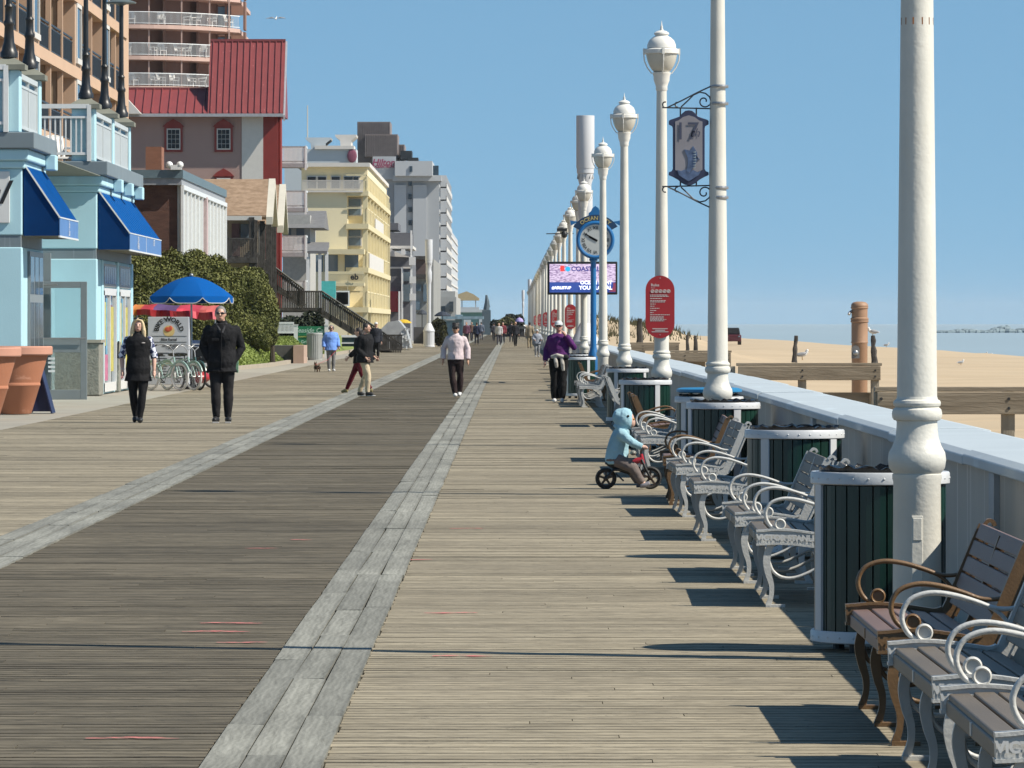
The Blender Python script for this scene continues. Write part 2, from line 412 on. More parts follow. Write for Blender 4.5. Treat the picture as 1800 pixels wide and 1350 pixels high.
marks(mb, [(745,1079,95,4), (760,1155,105,5), (700,985,60,2.5), (790,930,60,2)])
struct('boardwalk_by_sea_wall', mb, [W_tan, M_redmark])
mb = boards(XE['s2r'], XE['s1l'], 13.0, 760, .14, .011, rnd, .4)
marks(mb, [(352,1097,110,4), (320,1112,120,4.5), (380,1131,90,3.5), (150,1300,165,6), (510,950,40,2), (430,965,60,2)])
struct('boardwalk_tram_lane', mb, [W_dark, M_redmark])
struct('boardwalk_by_shops', boards(XE['edge'], XE['s2l'], 30.0, 760, .14, .010, rnd, .7), W_tan)
def planks(x0, x1, n, rnd):
    mb = MB(); w = (x1-x0)/n
    for i in range(n):
        y = 12.5 + rnd.uniform(-2, 0)
        while y < 760:
            L = rnd.uniform(2.3, 4.4) if y < 160 else rnd.uniform(6, 9)
            a, b = x0+i*w+.004, x0+(i+1)*w-.004
            z = .009 + rnd.gauss(0, .0016); tl = rnd.gauss(0, .0015); bl = len(mb.v)
            j = rnd.gauss(0, .0035)
            v = [(a+j, y, z-tl), (b+j, y, z+tl), (b-j, y+L-.008, z+tl), (a-j, y+L-.008, z-tl)]
            mb.v += v + [(p[0], p[1], p[2]-.04) for p in v]
            mb.f += [[bl,bl+1,bl+2,bl+3], [bl+4,bl+5,bl+1,bl], [bl+5,bl+6,bl+2,bl+1], [bl+7,bl+4,bl,bl+3]]; mb.mi += [0]*4
            u = [(0,.05), (0,.95), (L,.95), (L,.05)]
            mb.uv += u + [(0,0),(0,1),(0,.97),(0,.03)] + [(0,1),(L,1),(L,.97),(0,.97)] + [(L,0),(0,0),(0,.03),(L,.03)]
            y += L
    return mb
mbp = planks(XE['s1l'], XE['s1r'], 3, rnd); marks(mbp, [(650,1059,22,5)])
struct('plank_strip_by_sea_lane', mbp, [W_grey, M_redmark])
struct('plank_strip_by_shop_lane', planks(XE['s2l'], XE['s2r'], 3, rnd), W_grey)
u = MB(); u.face((-7.75, 10, -.06), (2.36, 10, -.06), (2.36, 762, -.06), (-7.75, 762, -.06)); struct('ground_under_boards', u, M_under)
# ------------------------------------------------------------------ ground, concrete apron, lawn, beach, sea
M_ground = mat('far_ground', (.34,.29,.22), .9, .15, .05)
g = MB(); g.face((-4000, -60, -.25), (2.4, -60, -.25), (2.4, 9000, -.25), (-4000, 9000, -.25)); struct('ground', g, M_ground)
g = MB(); g.face((-30, 40, -.012), (-7.75, 40, -.012), (-7.75, 360, -.012), (-30, 360, -.012)); struct('pavement_by_shops', g, M_concrete)
g = MB(); g.face((-60, 360, -.012), (-7.75, 360, -.012), (-7.75, 900, -.012), (-60, 900, -.012)); struct('pavement_far', g, M_concrete)
M_sand = mat('dry_sand', (.56,.43,.275), .95, .09, .12, .8, 2.2, col2=(.62,.485,.32), dirt=((.44,.33,.205), .9, .55, (.3,1,1)))
sm = MB(); rs = random.Random(3)
xs = [3.06, 3.8, 4.6, 5.4, 6.3, 7.3, 8.4, 9.6, 11, 13, 16, 20, 25, 30, 35, 40, 44, 47, 50, 54, 60]
ys = [-40, 0] + [10+i*6 for i in range(40)] + [250+i*5 for i in range(46)] + [490+i*40 for i in range(12)] + [1000, 1300, 1800, 2600, 4000, 7000]
def sand_z(x, y):
    z = -.62 + .05*math.sin(x*.9+y*.13) + .04*math.sin(y*.31-x*.5)
    if x > 34: z -= (x-34)**1.25*.048
    d = math.exp(-((y-330)/85)**2) * max(0, 1-((x-4.5)/9.2)**2 if x > 4.5 else 1)
    z += d*(2.15 + .28*math.sin(y*.21+x) + .2*math.sin(y*.083))
    return z
for y in ys:
    for x in xs: sm.v.append((x, y, sand_z(x, y)))
nx = len(xs)
for j in range(len(ys)-1):
    for i in range(nx-1):
        sm.f.append([j*nx+i, j*nx+i+1, (j+1)*nx+i+1, (j+1)*nx+i]); sm.mi.append(0)
struct('sand', sm, M_sand, smooth=60)
M_sea = mat('sea_water', (.33,.43,.49), .55, .04, .004, spec=.25)  # pale base colour stands in for the sky mirrored on the water
g = MB(); g.face((2, -200, -1.72), (9000, -200, -1.72), (9000, 16000, -1.72), (2, 16000, -1.72)); struct('sea', g, M_sea)
# ================================================================== buildings along the left
def pbox(mb, x0, x1, y0, y1, Y0, Y1):
    """box whose camera-facing face covers the given photo rectangle at depth Y0"""
    return mb.box(XX(x0,Y0), XX(x1,Y0), Y0, Y1, ZZ(y1,Y0), ZZ(y0,Y0))
def wbox(*a): return MB().box(*a)
# ---------------------------------------------------------------- blue shop
M_lb = mat('light_blue_stucco', (.50,.77,.86), .75, .04, 1.2, .1, 30, dirt=((.44,.70,.79), 1.3, .62))
M_gband = mat('grey_fascia', (.20,.25,.28), .6, .06, 2, dirt=((.33,.37,.39), 3, .62, (4,4,.1)))
M_grail = mat('rail_panel', (.62,.66,.66), .4, .04, 4)
M_cap = mat('olive_stone_cap', (.23,.235,.19), .8, .1, 3)
M_awn = mat('blue_awning', (.003,.095,.34), .85, .1, 2, .15, 25, spec=.08)
M_awnside = mat('shaded_awning_side', (.003,.04,.15), .85, .1, 3, spec=.08)  # awning blue darkened to paint in the shade on its side
M_val = mat('blue_valance', (.10,.24,.53), .6, .08, 5)
M_sign = mat('sign_white', (.80,.80,.78), .5, .03, 3)
M_block = mat('split_block', (.27,.265,.225), .9, .25, 9, .8, 18)
M_alu = mat('door_aluminium', (.25,.28,.29), .4, .06, 4)
M_ink = mat('black_ink', (.01,.01,.012), .5)
M_txtw = mat('white_lettering', (.8,.8,.8), .5)
shop = thing('blue_shop', 'light blue two storey shop with blue awnings and a railed roof deck', 'shop', (-9.3, 103.6, 0))
FX, YA0, YA1, YB0, YB1, RX = -9.3, 103.6, 108.3, 122.3, 133.7, -10.7
def both(fn):                                   # the same level on bay A and bay B
    fn(YA0, YA1); fn(YB0, YB1)
w = MB()
w.box(-26, FX, YA0, YA1, 0, 3.06); w.box(-26, FX-.05, YA0+.05, YA1-.05, 3.06, 3.29); w.box(-26, FX, YA0, YA1, 3.29, 4.55)
w.box(-26, RX, YA1, YB0, 0, 4.9)
w.box(-26, FX, YB0, YB1, 3.29, 4.55); w.box(-26, FX-.04, YB0+.05, YB1-.05, 3.06, 3.29)
w.box(-26, FX, YB0, YB0+1.3, 1.21, 3.06); w.box(-26, FX-.04, YB0+1.3, YB1, 0, 3.06)
for yy in (YB0+1.31, YB0+6.2, YB1-.5): w.box(FX-.2, FX+.03, yy, yy+.45, .0, 3.06)
w.build('wall', M_lb, shop, world=True, bevel=.02)
both(lambda a, c: MB().box(-26, FX-.02, a+.02, c-.02, 3.062, 3.288).build('grey_band', M_gband, shop, world=True))
def cornice(a, c):
    m = MB(); m.box(-26, FX+.14, a-.14, c+.1, 4.70, 4.92); m.box(-26, FX+.06, a-.06, c, 4.552, 4.70); o = m.build('cornice', M_lb, shop, world=True, bevel=.03)
    for y in (([a+3.6] if c-a < 6 else [a+3.2, a+6.6, a+10.2])): MB().box(FX+.14, FX+.34, y, y+.55, 4.62, 4.921).build('bracket', M_lb, o, world=True, bevel=.02)
    MB().box(-26, FX+.26, a-.22, c+.2, 4.925, 5.24).build('fascia', M_gband, shop, world=True, bevel=.02)
both(cornice)
fl = MB(); fl.box(-26, FX+.1, YA1+.2, YB0-.25, 4.905, 4.92); fl.build('roof_deck', M_cap, shop, world=True)
def column(x, y):
    c = MB().box(x-.30, x+.22, y-.24, y+.24, 5.24, 6.42).build('corner_column', M_lb, shop, world=True, bevel=.02)
    k = MB(); k.box(x-.33, x+.33, y-.33, y+.33, 6.42, 6.52)
    k.add([(x-.33,y-.33,6.52),(x+.33,y-.33,6.52),(x+.33,y+.33,6.52),(x-.33,y+.33,6.52),(x-.1,y-.1,6.66),(x+.1,y-.1,6.66),(x+.1,y+.1,6.66),(x-.1,y+.1,6.66)],
          [(0,1,5,4),(1,2,6,5),(2,3,7,6),(3,0,4,7),(4,5,6,7)])
    k.build('column_cap', M_cap, c, world=True)
cols = [(FX-.25, YA0+.1), (FX-.25, YA1-.2), (FX-.25, YB0+.1), (FX-.25, YB0+5.7), (FX-.25, YB1-.2)]
for c in cols: column(*c)
def rail_y(x, y0, y1):                          # railing along the walk
    r = MB(); r.box(x-.04, x+.04, y0, y1, 6.28, 6.38); r.box(x-.03, x+.03, y0, y1, 6.12, 6.17); r.box(x-.03, x+.03, y0, y1, 5.34, 5.40)
    n = int((y1-y0)/.13)
    for i in range(n): y = y0 + (i+.5)*(y1-y0)/n; r.box(x-.018, x+.018, y-.05, y+.05, 5.40, 6.12)
    for y in (y0+.03, (y0+y1)/2, y1-.03): r.box(x-.035, x+.035, y-.035, y+.035, 5.24, 6.3)
    r.build('deck_railing', M_grail, shop, world=True)
def rail_x(x0, x1, y):                          # railing facing the camera
    r = MB(); r.box(x0, x1, y-.04, y+.04, 6.42, 6.52); r.box(x0, x1, y-.03, y+.03, 6.2, 6.25); r.box(x0, x1, y-.03, y+.03, 5.38, 5.44)
    n = int((x1-x0)/.115)
    for i in range(n): x = x0 + (i+.5)*(x1-x0)/n; r.box(x-.017, x+.017, y-.017, y+.017, 5.44, 6.2)
    r.box(x1-.05, x1+.04, y-.045, y+.045, 5.24, 6.5)
    r.build('deck_railing', M_whitem, shop, world=True)
rail_y(FX-.1, YA0+.36, YA1-.46); rail_y(FX-.1, YB0+.36, YB0+5.44); rail_y(FX-.1, YB0+5.96, YB1-.46)
rail_x(-26, XX(11, YA0-.2), YA0-.2); rail_x(-16, XX(157, YB0-.2), YB0-.2)
def awning(y0, y1, proj, ztop, zout, zbot, panels):
    a = MB()
    a.add([(FX+.02,y0,ztop),(FX+.02,y1,ztop),(FX+proj,y1,zout),(FX+proj,y0,zout)], [(0,1,2,3)])
    for i in range(14):                          # ribs of the fabric
        t = (i+.5)/14; y = y0+(y1-y0)*t
        a.bar((FX+.02, y, ztop+.004), (FX+proj, y, zout+.004), .03, .012)
    o = a.build('awning', M_awn, shop, world=True)
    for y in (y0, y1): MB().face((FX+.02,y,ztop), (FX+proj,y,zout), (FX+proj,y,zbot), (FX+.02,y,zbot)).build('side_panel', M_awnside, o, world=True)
    v = MB(); v.box(FX+proj-.01, FX+proj+.012, y0, y1, zbot, zout); v.build('valance', M_val, o, world=True)
    t = MB(); t.box(FX+proj-.012, FX+proj+.02, y0-.02, y1+.02, zbot-.03, zbot+.005)
    t.bar((FX+.02,y0-.01,ztop), (FX+proj+.01,y0-.01,zout), .03, .03); t.box(FX+proj-.012, FX+proj+.02, y0-.02, y1+.02, zout-.012, zout+.012)
    for q in range(1, len(panels)): yy = y0+(y1-y0)*q/len(panels); t.box(FX+proj, FX+proj+.016, yy-.03, yy+.03, zbot, zout)
    t.build('trim', M_whitem, o, world=True)
    for k, txt in enumerate(panels):
        c = y0+(y1-y0)*(k+.5)/len(panels); e = (zbot+zout)/2
        p = MB()
        for r_, line in enumerate(txt): p.text(line, .2, (FX+proj+.016, c, e+.07-.15*r_), (0,1,0), (0,0,1), bold=.004)
        p.build('lettering', M_txtw, o, world=True)
    u_ = MB(); u_.face((FX, y0, zbot+.01), (FX+proj, y0, zbot+.01), (FX+proj, y1, zbot+.01), (FX, y1, zbot+.01)); u_.build('lining', M_cap, o, world=True)
awning(YA0+.15, YA1-.2, .70, 4.66, 3.63, 3.28, [['Six', 'Sun']])
awning(YB0+.2, YB1-.3, .72, 4.60, 3.64, 3.27, [['SUN', 'WEAR'], ['GIFTS']])
sg = MB(); sg.box(-13, XX(17.5,YA0), YA0-.05, YA0-.005, 3.52, 4.50); so = sg.build('sign_panel', M_sign, shop, world=True, bevel=.01)
lt = MB(); lt.text('Sandal', .62, (XX(9,YA0), YA0-.056, 4.08), align='RIGHT', shear=.45, bold=.01); lt.build('lettering', M_ink, so, world=True)
MB().box(-14, FX+.06, YB0-.03, YB0+1.28, 0, 1.18).build('block_plinth', M_block, shop, world=True, bevel=.02)
MB().box(FX-.2, FX+.06, YB0+6.15, YB0+6.75, 0, 1.18).build('block_plinth', M_block, shop, world=True, bevel=.02)
lg = MB(); lg.box(-14, FX+.1, YB0-.07, YB0+1.33, 1.18, 1.25); lg.build('plinth_ledge', M_concrete, shop, world=True)
M_poster = [mat('poster_%s' % k, c, .5, .35, 7) for k, c in (('yellow', (.62,.55,.12)), ('pink', (.6,.18,.3)), ('sky', (.18,.42,.62)))]
for (ya, yb) in ((YB0+2.0, YB0+5.9), (YB0+7.0, YB0+10.6)):      # two shop doors under wooden transom windows
    d = MB(); x = FX-.035
    d.box(x, x+.06, ya, ya+.12, .05, 2.36); d.box(x, x+.06, yb-.12, yb, .05, 2.36); d.box(x, x+.06, ya, yb, 2.26, 2.42); d.box(x, x+.06, ya, yb, .05, .25); d.box(x, x+.055, (ya+yb)/2-.06, (ya+yb)/2+.06, .25, 2.26)
    do = d.build('shop_door', M_whitem, shop, world=True)
    MB().box(x-.02, x+.01, ya+.1, yb-.1, .2, 2.3).build('pane', M_glassb, do, world=True)
    ps = MB(); ps.box(x+.012, x+.02, ya+.4, ya+1.5, 1.1, 2.1); ps.box(x+.012, x+.02, yb-1.5, yb-.5, .5, 2.0); ps.m = 1; ps.box(x+.012, x+.021, ya+.5, ya+1.6, .3, .9); ps.m = 2; ps.box(x+.012, x+.022, ya+1.0, ya+1.4, .9, 2.2)
    ps.build('poster', M_poster, do, world=True)
    h_ = MB().tube([(x+.1, yb-.3, .8), (x+.12, yb-.3, 1.2)], .02); h_.build('handle', M_black, do, world=True)
    tr = MB(); tr.box(x, x+.05, ya, yb, 2.46, 2.98); to = tr.build('transom', mat('transom_frame', (.42,.40,.38), .5), shop, world=True)
    tp = MB(); n_ = 6
    for i in range(n_): y_ = ya+.1+(yb-ya-.2)*i/n_; tp.box(x+.04, x+.056, y_, y_+(yb-ya-.2)/n_-.06, 2.52, 2.92)
    tp.build('pane', mat('reddish_glass', (.13,.06,.055), .25, .4, 2), to, world=True)
# recess door, leaf standing open towards the camera
tr = MB(); tr.box(RX+.02, RX+1.28, 111.5, 111.62, 0, 3.05); tr.build('recess_wall', M_alu, shop, world=True)
dl = MB(); xa, xb, yd = XX(65,111.4), XX(153,111.4), 111.4; zt = ZZ(495,yd)
dl.box(xa, xa+.12, yd-.03, yd+.03, .06, zt); dl.box(xb-.13, xb, yd-.03, yd+.03, .06, zt)
for z0, z1 in ((zt-.13, zt), (1.02, 1.30), (.06, .26)): dl.box(xa+.12, xb-.13, yd-.028, yd+.028, z0, z1)
do = dl.build('open_glass_door', M_alu, shop, world=True, bevel=.006)
p_ = MB().box(xa+.1, xb-.11, yd-.006, yd+.006, .24, zt-.1)
M_clear = mat('clear_pane', (.75,.85,.86), .03, .02, 1, trans=1.0, alpha=.35)
p_.build('pane', M_clear, do, world=True)
hd = MB().tube([(xa+.1, yd-.07, zt-.07), (xa+.42, yd-.09, zt-.06)], .02); hd.tube([(xa+.03, yd-.08, 1.31), (xb-.02, yd-.08, 1.31)], .014); hd.build('push_bar', M_steel, do, world=True)
gp = MB()
for i in range(4): gp.box(xa+.23, xa+.37, yd-.034, yd-.03, .62+.085*i, .665+.085*i)
gp.build('notice', M_txtw, do, world=True)
wn = MB(); ya, yb = YA0+1.2, YA1-.5
wn.box(FX-.01, FX+.05, ya, yb, .1, 3.0); wo = wn.build('shop_window', M_alu, shop, world=True)
pn = MB()
for i in range(3): y_ = ya+.12+i*(yb-ya-.1)/3; pn.box(FX+.03, FX+.056, y_, y_+(yb-ya)/3-.2, 2.18, 2.9); pn.box(FX+.03, FX+.056, y_, y_+(yb-ya)/3-.2, .3, 2.02)
pn.build('pane', M_glass, wo, world=True)
# deck lamps on the column caps (separate things)
def deck_lamp(x, y, label, top=2.72, first=[]):
    if first:
        return dup(first[0], (x, y, 6.66), label=label)
    t = thing('deck_lamp', label, 'lamp', (x, y, 6.66), group='black lamps on the columns of the blue shop')
    MB().lathe([(.17,0),(.17,.1),(.14,.14),(.13,.2),(.10,.3),(.085,.6),(.105,.63),(.105,.68),(.08,.72),(.075,.95),(.09,.97),(.06,1.02)], seg=14).build('lamp_base', M_black, t, smooth=40)
    MB().lathe([(.058,1.02),(.05,top)], seg=12).build('post', M_black, t, smooth=40)
    MB().lathe([(.06,top),(.12,top+.03),(.36,top+.05),(.37,top+.08),(.2,top+.14),(.06,top+.18)], seg=22).build('lamp_shade', mat('grey_green_metal', (.13,.16,.16), .5), t, smooth=40)
    first.append(t); return t
for (x, y), lb in zip(cols, ('black deck lamp on the shop corner column nearest the camera, cut by the left edge', 'black deck lamp on the far column of the nearer shop bay', 'black deck lamp on the corner column between the white deck railing and the blue awning',
                             'black deck lamp on the middle column of the farther shop bay', 'black deck lamp on the last shop column, its flat round shade in full view')):
    deck_lamp(x, y, lb)
# white lounge chair on the shop deck
def plastic_chair(name, label, loc, rotz, m, group, s=1.0):
    t = tag(MB(), None) if False else None
    b_ = MB(); k = s
    for x in (-.22, .22):
        b_.tube([(x*k, -.22*k, 0), (x*.95*k, -.2*k, .42*k)], .028*k, 5); b_.tube([(x*k, .26*k, 0), (x*.95*k, .2*k, .42*k), (x*.9*k, .32*k, .85*k)], .028*k, 5)
        b_.tube([(x*1.15*k, -.22*k, .62*k), (x*1.15*k, .25*k, .64*k)], .03*k, 5); b_.tube([(x*1.05*k, -.2*k, .42*k), (x*1.15*k, -.22*k, .62*k)], .024*k, 5)
    b_.box(-.25*k, .25*k, -.24*k, .22*k, .40*k, .44*k)
    for i in range(5): x = (-.19+.095*i)*k; b_.bar((x, .2*k, .44*k), (x*1.05, .33*k, .88*k+.03*math.cos(x*5)), .06*k, .02*k, (0,1,0))
    b_.bar((-.22*k, .325*k, .86*k), (.22*k, .325*k, .86*k), .03*k, .07*k)
    o = b_.build(name, m, None); o.location = loc; o.rotation_euler = (0,0,rotz)
    return tag(o, label, 'chair', group)
# ---------------------------------------------------------------- peach hotel behind the shop
M_peach = mat('peach_stucco', (.62,.42,.285), .85, .05, .6, .1, 10)
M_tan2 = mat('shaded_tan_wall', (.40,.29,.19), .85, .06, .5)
M_trimw = mat('window_trim', (.74,.71,.66), .6, .04, 3)
ph = thing('peach_hotel', 'peach stucco hotel with stacked balconies behind black railings, behind the blue shop', 'hotel', (-16, 160, 0))
HX = -16.0; Z0 = [2.6, 5.4, 8.2, 11.0, 13.8, 16.6, 19.4, 22.2]
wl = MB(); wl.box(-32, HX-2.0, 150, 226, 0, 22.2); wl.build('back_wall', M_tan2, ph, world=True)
sl = MB()
for z in Z0: sl.box(HX-2.0, HX+.06, 150, 226, z-.42, z); sl.box(HX-.02, HX+.10, 150, 226, z-.44, z-.36)
sl.build('floor_slab', M_peach, ph, world=True)
bays = [150, 166.5, 183, 201, 215, 226]
for bi, yc in enumerate(bays):
    p_ = MB(); p_.box(HX-2.0, HX+.03, yc-1.5, yc+1.5, 0, 22.2); p_.build('window_pier', M_peach, ph, world=True)
fw, gw = [], []
for yc in bays[1:5]:
    for z in Z0[1:7]:
        q = MB(); y0, y1, a, c = yc-.95, yc+.95, z+.35, z+2.2
        q.box(HX+.03, HX+.09, y0-.14, y0, a-.1, c+.15); q.box(HX+.03, HX+.09, y1, y1+.14, a-.1, c+.15); q.box(HX+.03, HX+.095, y0, y1, c, c+.15); q.box(HX+.03, HX+.12, y0-.2, y1+.2, a-.22, a-.02)
        wo = q.build('window', M_trimw, ph, world=True)
        MB().box(HX+.03, HX+.05, y0, y1, a, c).build('pane', M_glass, wo, world=True)
for i in range(len(bays)-1):
    a, c = bays[i]+1.5, bays[i+1]-1.5
    n_ = 3 if c-a > 12 else 2
    p_ = MB()
    for k in range(1, n_): y = a+(c-a)*k/n_; p_.box(HX-.18, HX, y-.11, y+.11, 0, 22.2)
    p_.build('balcony_post', M_peach, ph, world=True)
    pw = MB()
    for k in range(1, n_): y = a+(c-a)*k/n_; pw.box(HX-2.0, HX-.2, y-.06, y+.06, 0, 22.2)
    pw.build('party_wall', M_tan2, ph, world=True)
    for z in Z0[1:7]:
        r = MB(); r.box(HX-.1, HX-.05, a, c, z+.98, z+1.05); r.box(HX-.1, HX-.05, a, c, z+.86, z+.9); r.box(HX-.1, HX-.05, a, c, z+.08, z+.12)
        m_ = int((c-a)/.28)
        for k in range(m_): y = a+(c-a)*(k+.5)/m_; r.box(HX-.095, HX-.055, y-.05, y+.05, z+.1, z+.88)
        r.build('balcony_railing', M_black, ph, world=True)
        dd = MB(); y = a+(c-a)*.3; dd.box(HX-2.0, HX-1.94, y-.9, y+.9, z+.05, z+2.1); y = a+(c-a)*.75; dd.box(HX-2.0, HX-1.94, y-.9, y+.9, z+.05, z+2.1)
        dd.build('balcony_door', M_glass, ph, world=True)
# ---------------------------------------------------------------- brown curved tower
M_brown = mat('brown_stucco', (.29,.165,.125), .85, .07, .4)
M_slabp = mat('pink_slab_edge', (.62,.42,.35), .8, .05, 1)
bt = thing('balcony_tower', 'tall brown hotel tower with curved balconies full of white chairs', 'hotel', (-30, 470, 0))
YT = 470.0; xe = XX(413, YT)
def arc_pts(bul, inset):                         # plan curve: bows towards the camera, turning away at the right corner
    pts = []
    for i in range(25):
        t = i/24; x = -52 + (xe-inset+52)*t
        pts.append((x, YT + inset + 1.2*(1-t) - 0 + 7.5*max(0, (t-.62)/.38)**2.2 + 5*max(0, t-.93)))
    return pts
outer, inner = arc_pts(0, 0), arc_pts(0, 2.1)
wl = MB(); wl.prism(inner + [(inner[-1][0], YT+30), (-52, YT+30)], 'z', 0, 40); wl.build('wall', M_brown, bt, world=True)
lev = [ZZ(y, YT) for y in (312, 258, 204, 150, 97, 42, -12, -66)]
M_mesh = mat('railing_mesh', (.50,.46,.42), .6, .1, 6, alpha=.42)
for li, z in enumerate(lev):
    s_ = MB(); s_.prism(outer + [(outer[-1][0], YT+28), (-52, YT+28)], 'z', z-.34, z); s_.build('balcony_slab', M_slabp, bt, world=True)
    if z > 12:
        r = MB()
        for (xa, ya), (xb, yb) in zip(outer[:-1], outer[1:]):
            r.bar((xa, ya+.1, z+1.1), (xb, yb+.1, z+1.1), .07, .07); r.bar((xa, ya+.1, z+.12), (xb, yb+.1, z+.12), .05, .05)
            for k in range(12): t = k/12; x_, y_ = xa+(xb-xa)*t, ya+(yb-ya)*t+.1; r.box(x_-.016, x_+.016, y_-.016, y_+.016, z+.1, z+1.1)
        r.build('balcony_railing', M_whitem, bt, world=True)
        for px in (262, 318, 365, 398):
            x_ = XX(px-2, YT); k = min(range(25), key=lambda i: abs(outer[i][0]-x_)); y_ = outer[k][1]+.25
            MB().box(x_-.06, x_+.06, y_, y_+.1, z, z+2.5).build('balcony_post', M_slabp, bt, world=True)
            k2 = min(range(25), key=lambda i: abs(inner[i][0]-x_)); yi = inner[k2][1]
            d_ = MB(); d_.box(x_-1.25, x_-.02, yi-.06, yi+.4, z+.05, z+2.15); do = d_.build('balcony_door', mat('door_frame_tan', (.16,.09,.07), .6) if False else M_brown, bt, world=True)
            MB().box(x_-1.17, x_-.1, yi-.09, yi+.3, z+.1, z+2.05).build('pane', M_glassb, do, world=True)
            MB().box(XX(px+22,YT)-.1, XX(px+22,YT)+.1, yi-.5, yi+1.5, z, z+2.5).build('party_wall', M_brown, bt, world=True)
M_chair = mat('white_plastic', (.82,.80,.76), .5, .03, 5)
rc = random.Random(5)
names = {3: 'lowest visible', 4: 'middle', 5: 'upper'}
chairs0 = None
ordw = ['leftmost', 'second', 'third', 'fourth', 'fifth', 'sixth', 'seventh']
for li, pxs in ((3, (218, 236, 272, 283, 305, 334, 352)), (4, (224, 268, 284, 312, 326, 354)), (5, (216, 231, 283, 326, 342, 368, 396))):
    for k, px in enumerate(pxs):
        x_ = XX(px, YT+1.5); kk = min(range(25), key=lambda i: abs(outer[i][0]-x_)); y_ = outer[kk][1]+1.0
        lb = 'white plastic chair on the %s brown tower balcony, %s from the left' % (names[li], ordw[k])
        if chairs0 is None:
            chairs0 = plastic_chair('plastic_chair', lb, (x_, y_, lev[li]), rc.uniform(-1,1), M_chair, 'white chairs on the brown tower balconies', 1.25); continue
        c = chairs0.copy(); link(c); c.location = (x_, y_, lev[li]); c.rotation_euler = (0,0,rc.uniform(-1.4,1.4)); c['label'] = lb
plastic_chair('plastic_chair', 'white plastic chair behind the white deck railing of the blue shop', (XX(104,127), 127, 5.0), .5, M_chair, 'chairs on the shop deck', 1.1)
# ---------------------------------------------------------------- pink building with the red metal roof
M_pink = mat('pink_stucco', (.43,.29,.255), .85, .05, .5)
M_redroof = mat('red_metal_roof', (.27,.055,.055), .5, .08, 1.5, dirt=((.44,.16,.15), 2.0, .66, (3,3,.3)))
M_redtrim = mat('red_trim', (.27,.028,.02), .55, .08, 2)
YP = 320.0; q = YP/F
pk = thing('pink_building', 'pink stucco building with a steep red metal roof and red framed windows', 'building', (XX(400,YP), YP, 0))
w = MB(); pbox(w, 225, 462, 196, 640, YP, YP+4.6); w.build('wall', M_pink, pk, world=True)
w = MB(); pbox(w, 425, 462.5, 204, 640, YP-.04, YP+1); w.build('white_panel', M_trimw, pk, world=True)
w = MB(); pbox(w, 462.5, 489, 196, 640, YP-.02, YP+4.6); w.build('red_pier', M_redtrim, pk, world=True)
w = MB().lathe([(.11,0),(.11,ZZ(200,YP))], (XX(492,YP), YP+.4, 0), 10); w.build('downpipe', M_redtrim, pk, world=True)
xr0, xr1, xl = XX(366,YP), XX(499,YP), XX(213,YP); ze, zr1, zr2 = ZZ(200,YP), ZZ(67,YP), ZZ(153,YP)
rf = MB(); d1 = 2.5
rf.prism([(YP-.7, ze), (YP-.7, ze-.12), (YP+d1*2+.7, ze-.12), (YP+d1*2+.7, ze), (YP+d1, zr1)], 'x', xr0, xr1)
rf.prism([(YP-.69, ze), (YP-.69, ze-.12), (YP+4, ze-.12), (YP+4, zr2), (YP+1.8, zr2)], 'x', xl-6, xr0)
n_ = 22
for i in range(12):
    x = xr0 + (xr1-xr0)*(i+.5)/12; rf.bar((x, YP-.7, ze+.03), (x, YP+d1, zr1+.03), .05, .09)
for i in range(22):
    x = xl-6 + (xr0-xl+6)*(i+.5)/22; rf.bar((x, YP-.69, ze+.03), (x, YP+1.8, zr2+.03), .05, .09)
rf.bar((xr0, YP+d1, zr1), (xr1, YP+d1, zr1), .25, .14); rf.bar((xl-6, YP+1.8, zr2), (xr0, YP+1.8, zr2), .25, .12)
ro = rf.build('roof', M_redroof, pk, world=True)
gt = MB(); gt.box(xl-6, xr1, YP-.86, YP-.7, ze-.2, ze-.02); gt.prism([(YP-.8, ze-.1), (YP+d1, zr1-.05), (YP+d1, zr1-.5), (YP-.8, ze-.45)], 'x', xr1, xr1+.1)
gt.build('gutter', mat('grey_gutter', (.42,.43,.46), .5), ro, world=True)
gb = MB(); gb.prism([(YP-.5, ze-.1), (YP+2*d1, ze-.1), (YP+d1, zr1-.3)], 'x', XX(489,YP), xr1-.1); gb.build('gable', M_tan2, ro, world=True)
for (px, py) in ((305, 243), (393, 243), (393, 330), (305, 330)):
    f_ = MB(); pbox(f_, px-16, px+16, py-22, py+24, YP-.1, YP+.05)
    f_.prism([(XX(px-19,YP), ZZ(py-20,YP)), (XX(px+19,YP), ZZ(py-20,YP)), (XX(px+12,YP), ZZ(py-27,YP)), (XX(px,YP), ZZ(py-34,YP)), (XX(px-12,YP), ZZ(py-27,YP))], 'y', YP-.16, YP+.05)
    fo = f_.build('window', M_redtrim, pk, world=True)
    g_ = MB(); pbox(g_, px-12, px+12, py-17, py+20, YP-.13, YP-.08); g_.build('sash', M_trimw, fo, world=True)
    g_ = MB()
    for a in range(3):
        for b_ in range(4): pbox(g_, px-10+7*a, px-10+7*a+6.2, py-15+8.4*b_, py-15+8.4*b_+7.6, YP-.15, YP-.12)
    g_.build('pane', M_glass, fo, world=True)
dm = MB(); dm.prism([(XX(213,YP-2), ZZ(200,YP-2)), (XX(248,YP-2), ZZ(200,YP-2)), (XX(214,YP-2), ZZ(163,YP-2))], 'y', YP-2.2, YP-.9); dm.build('dormer', M_trimw, pk, world=True)
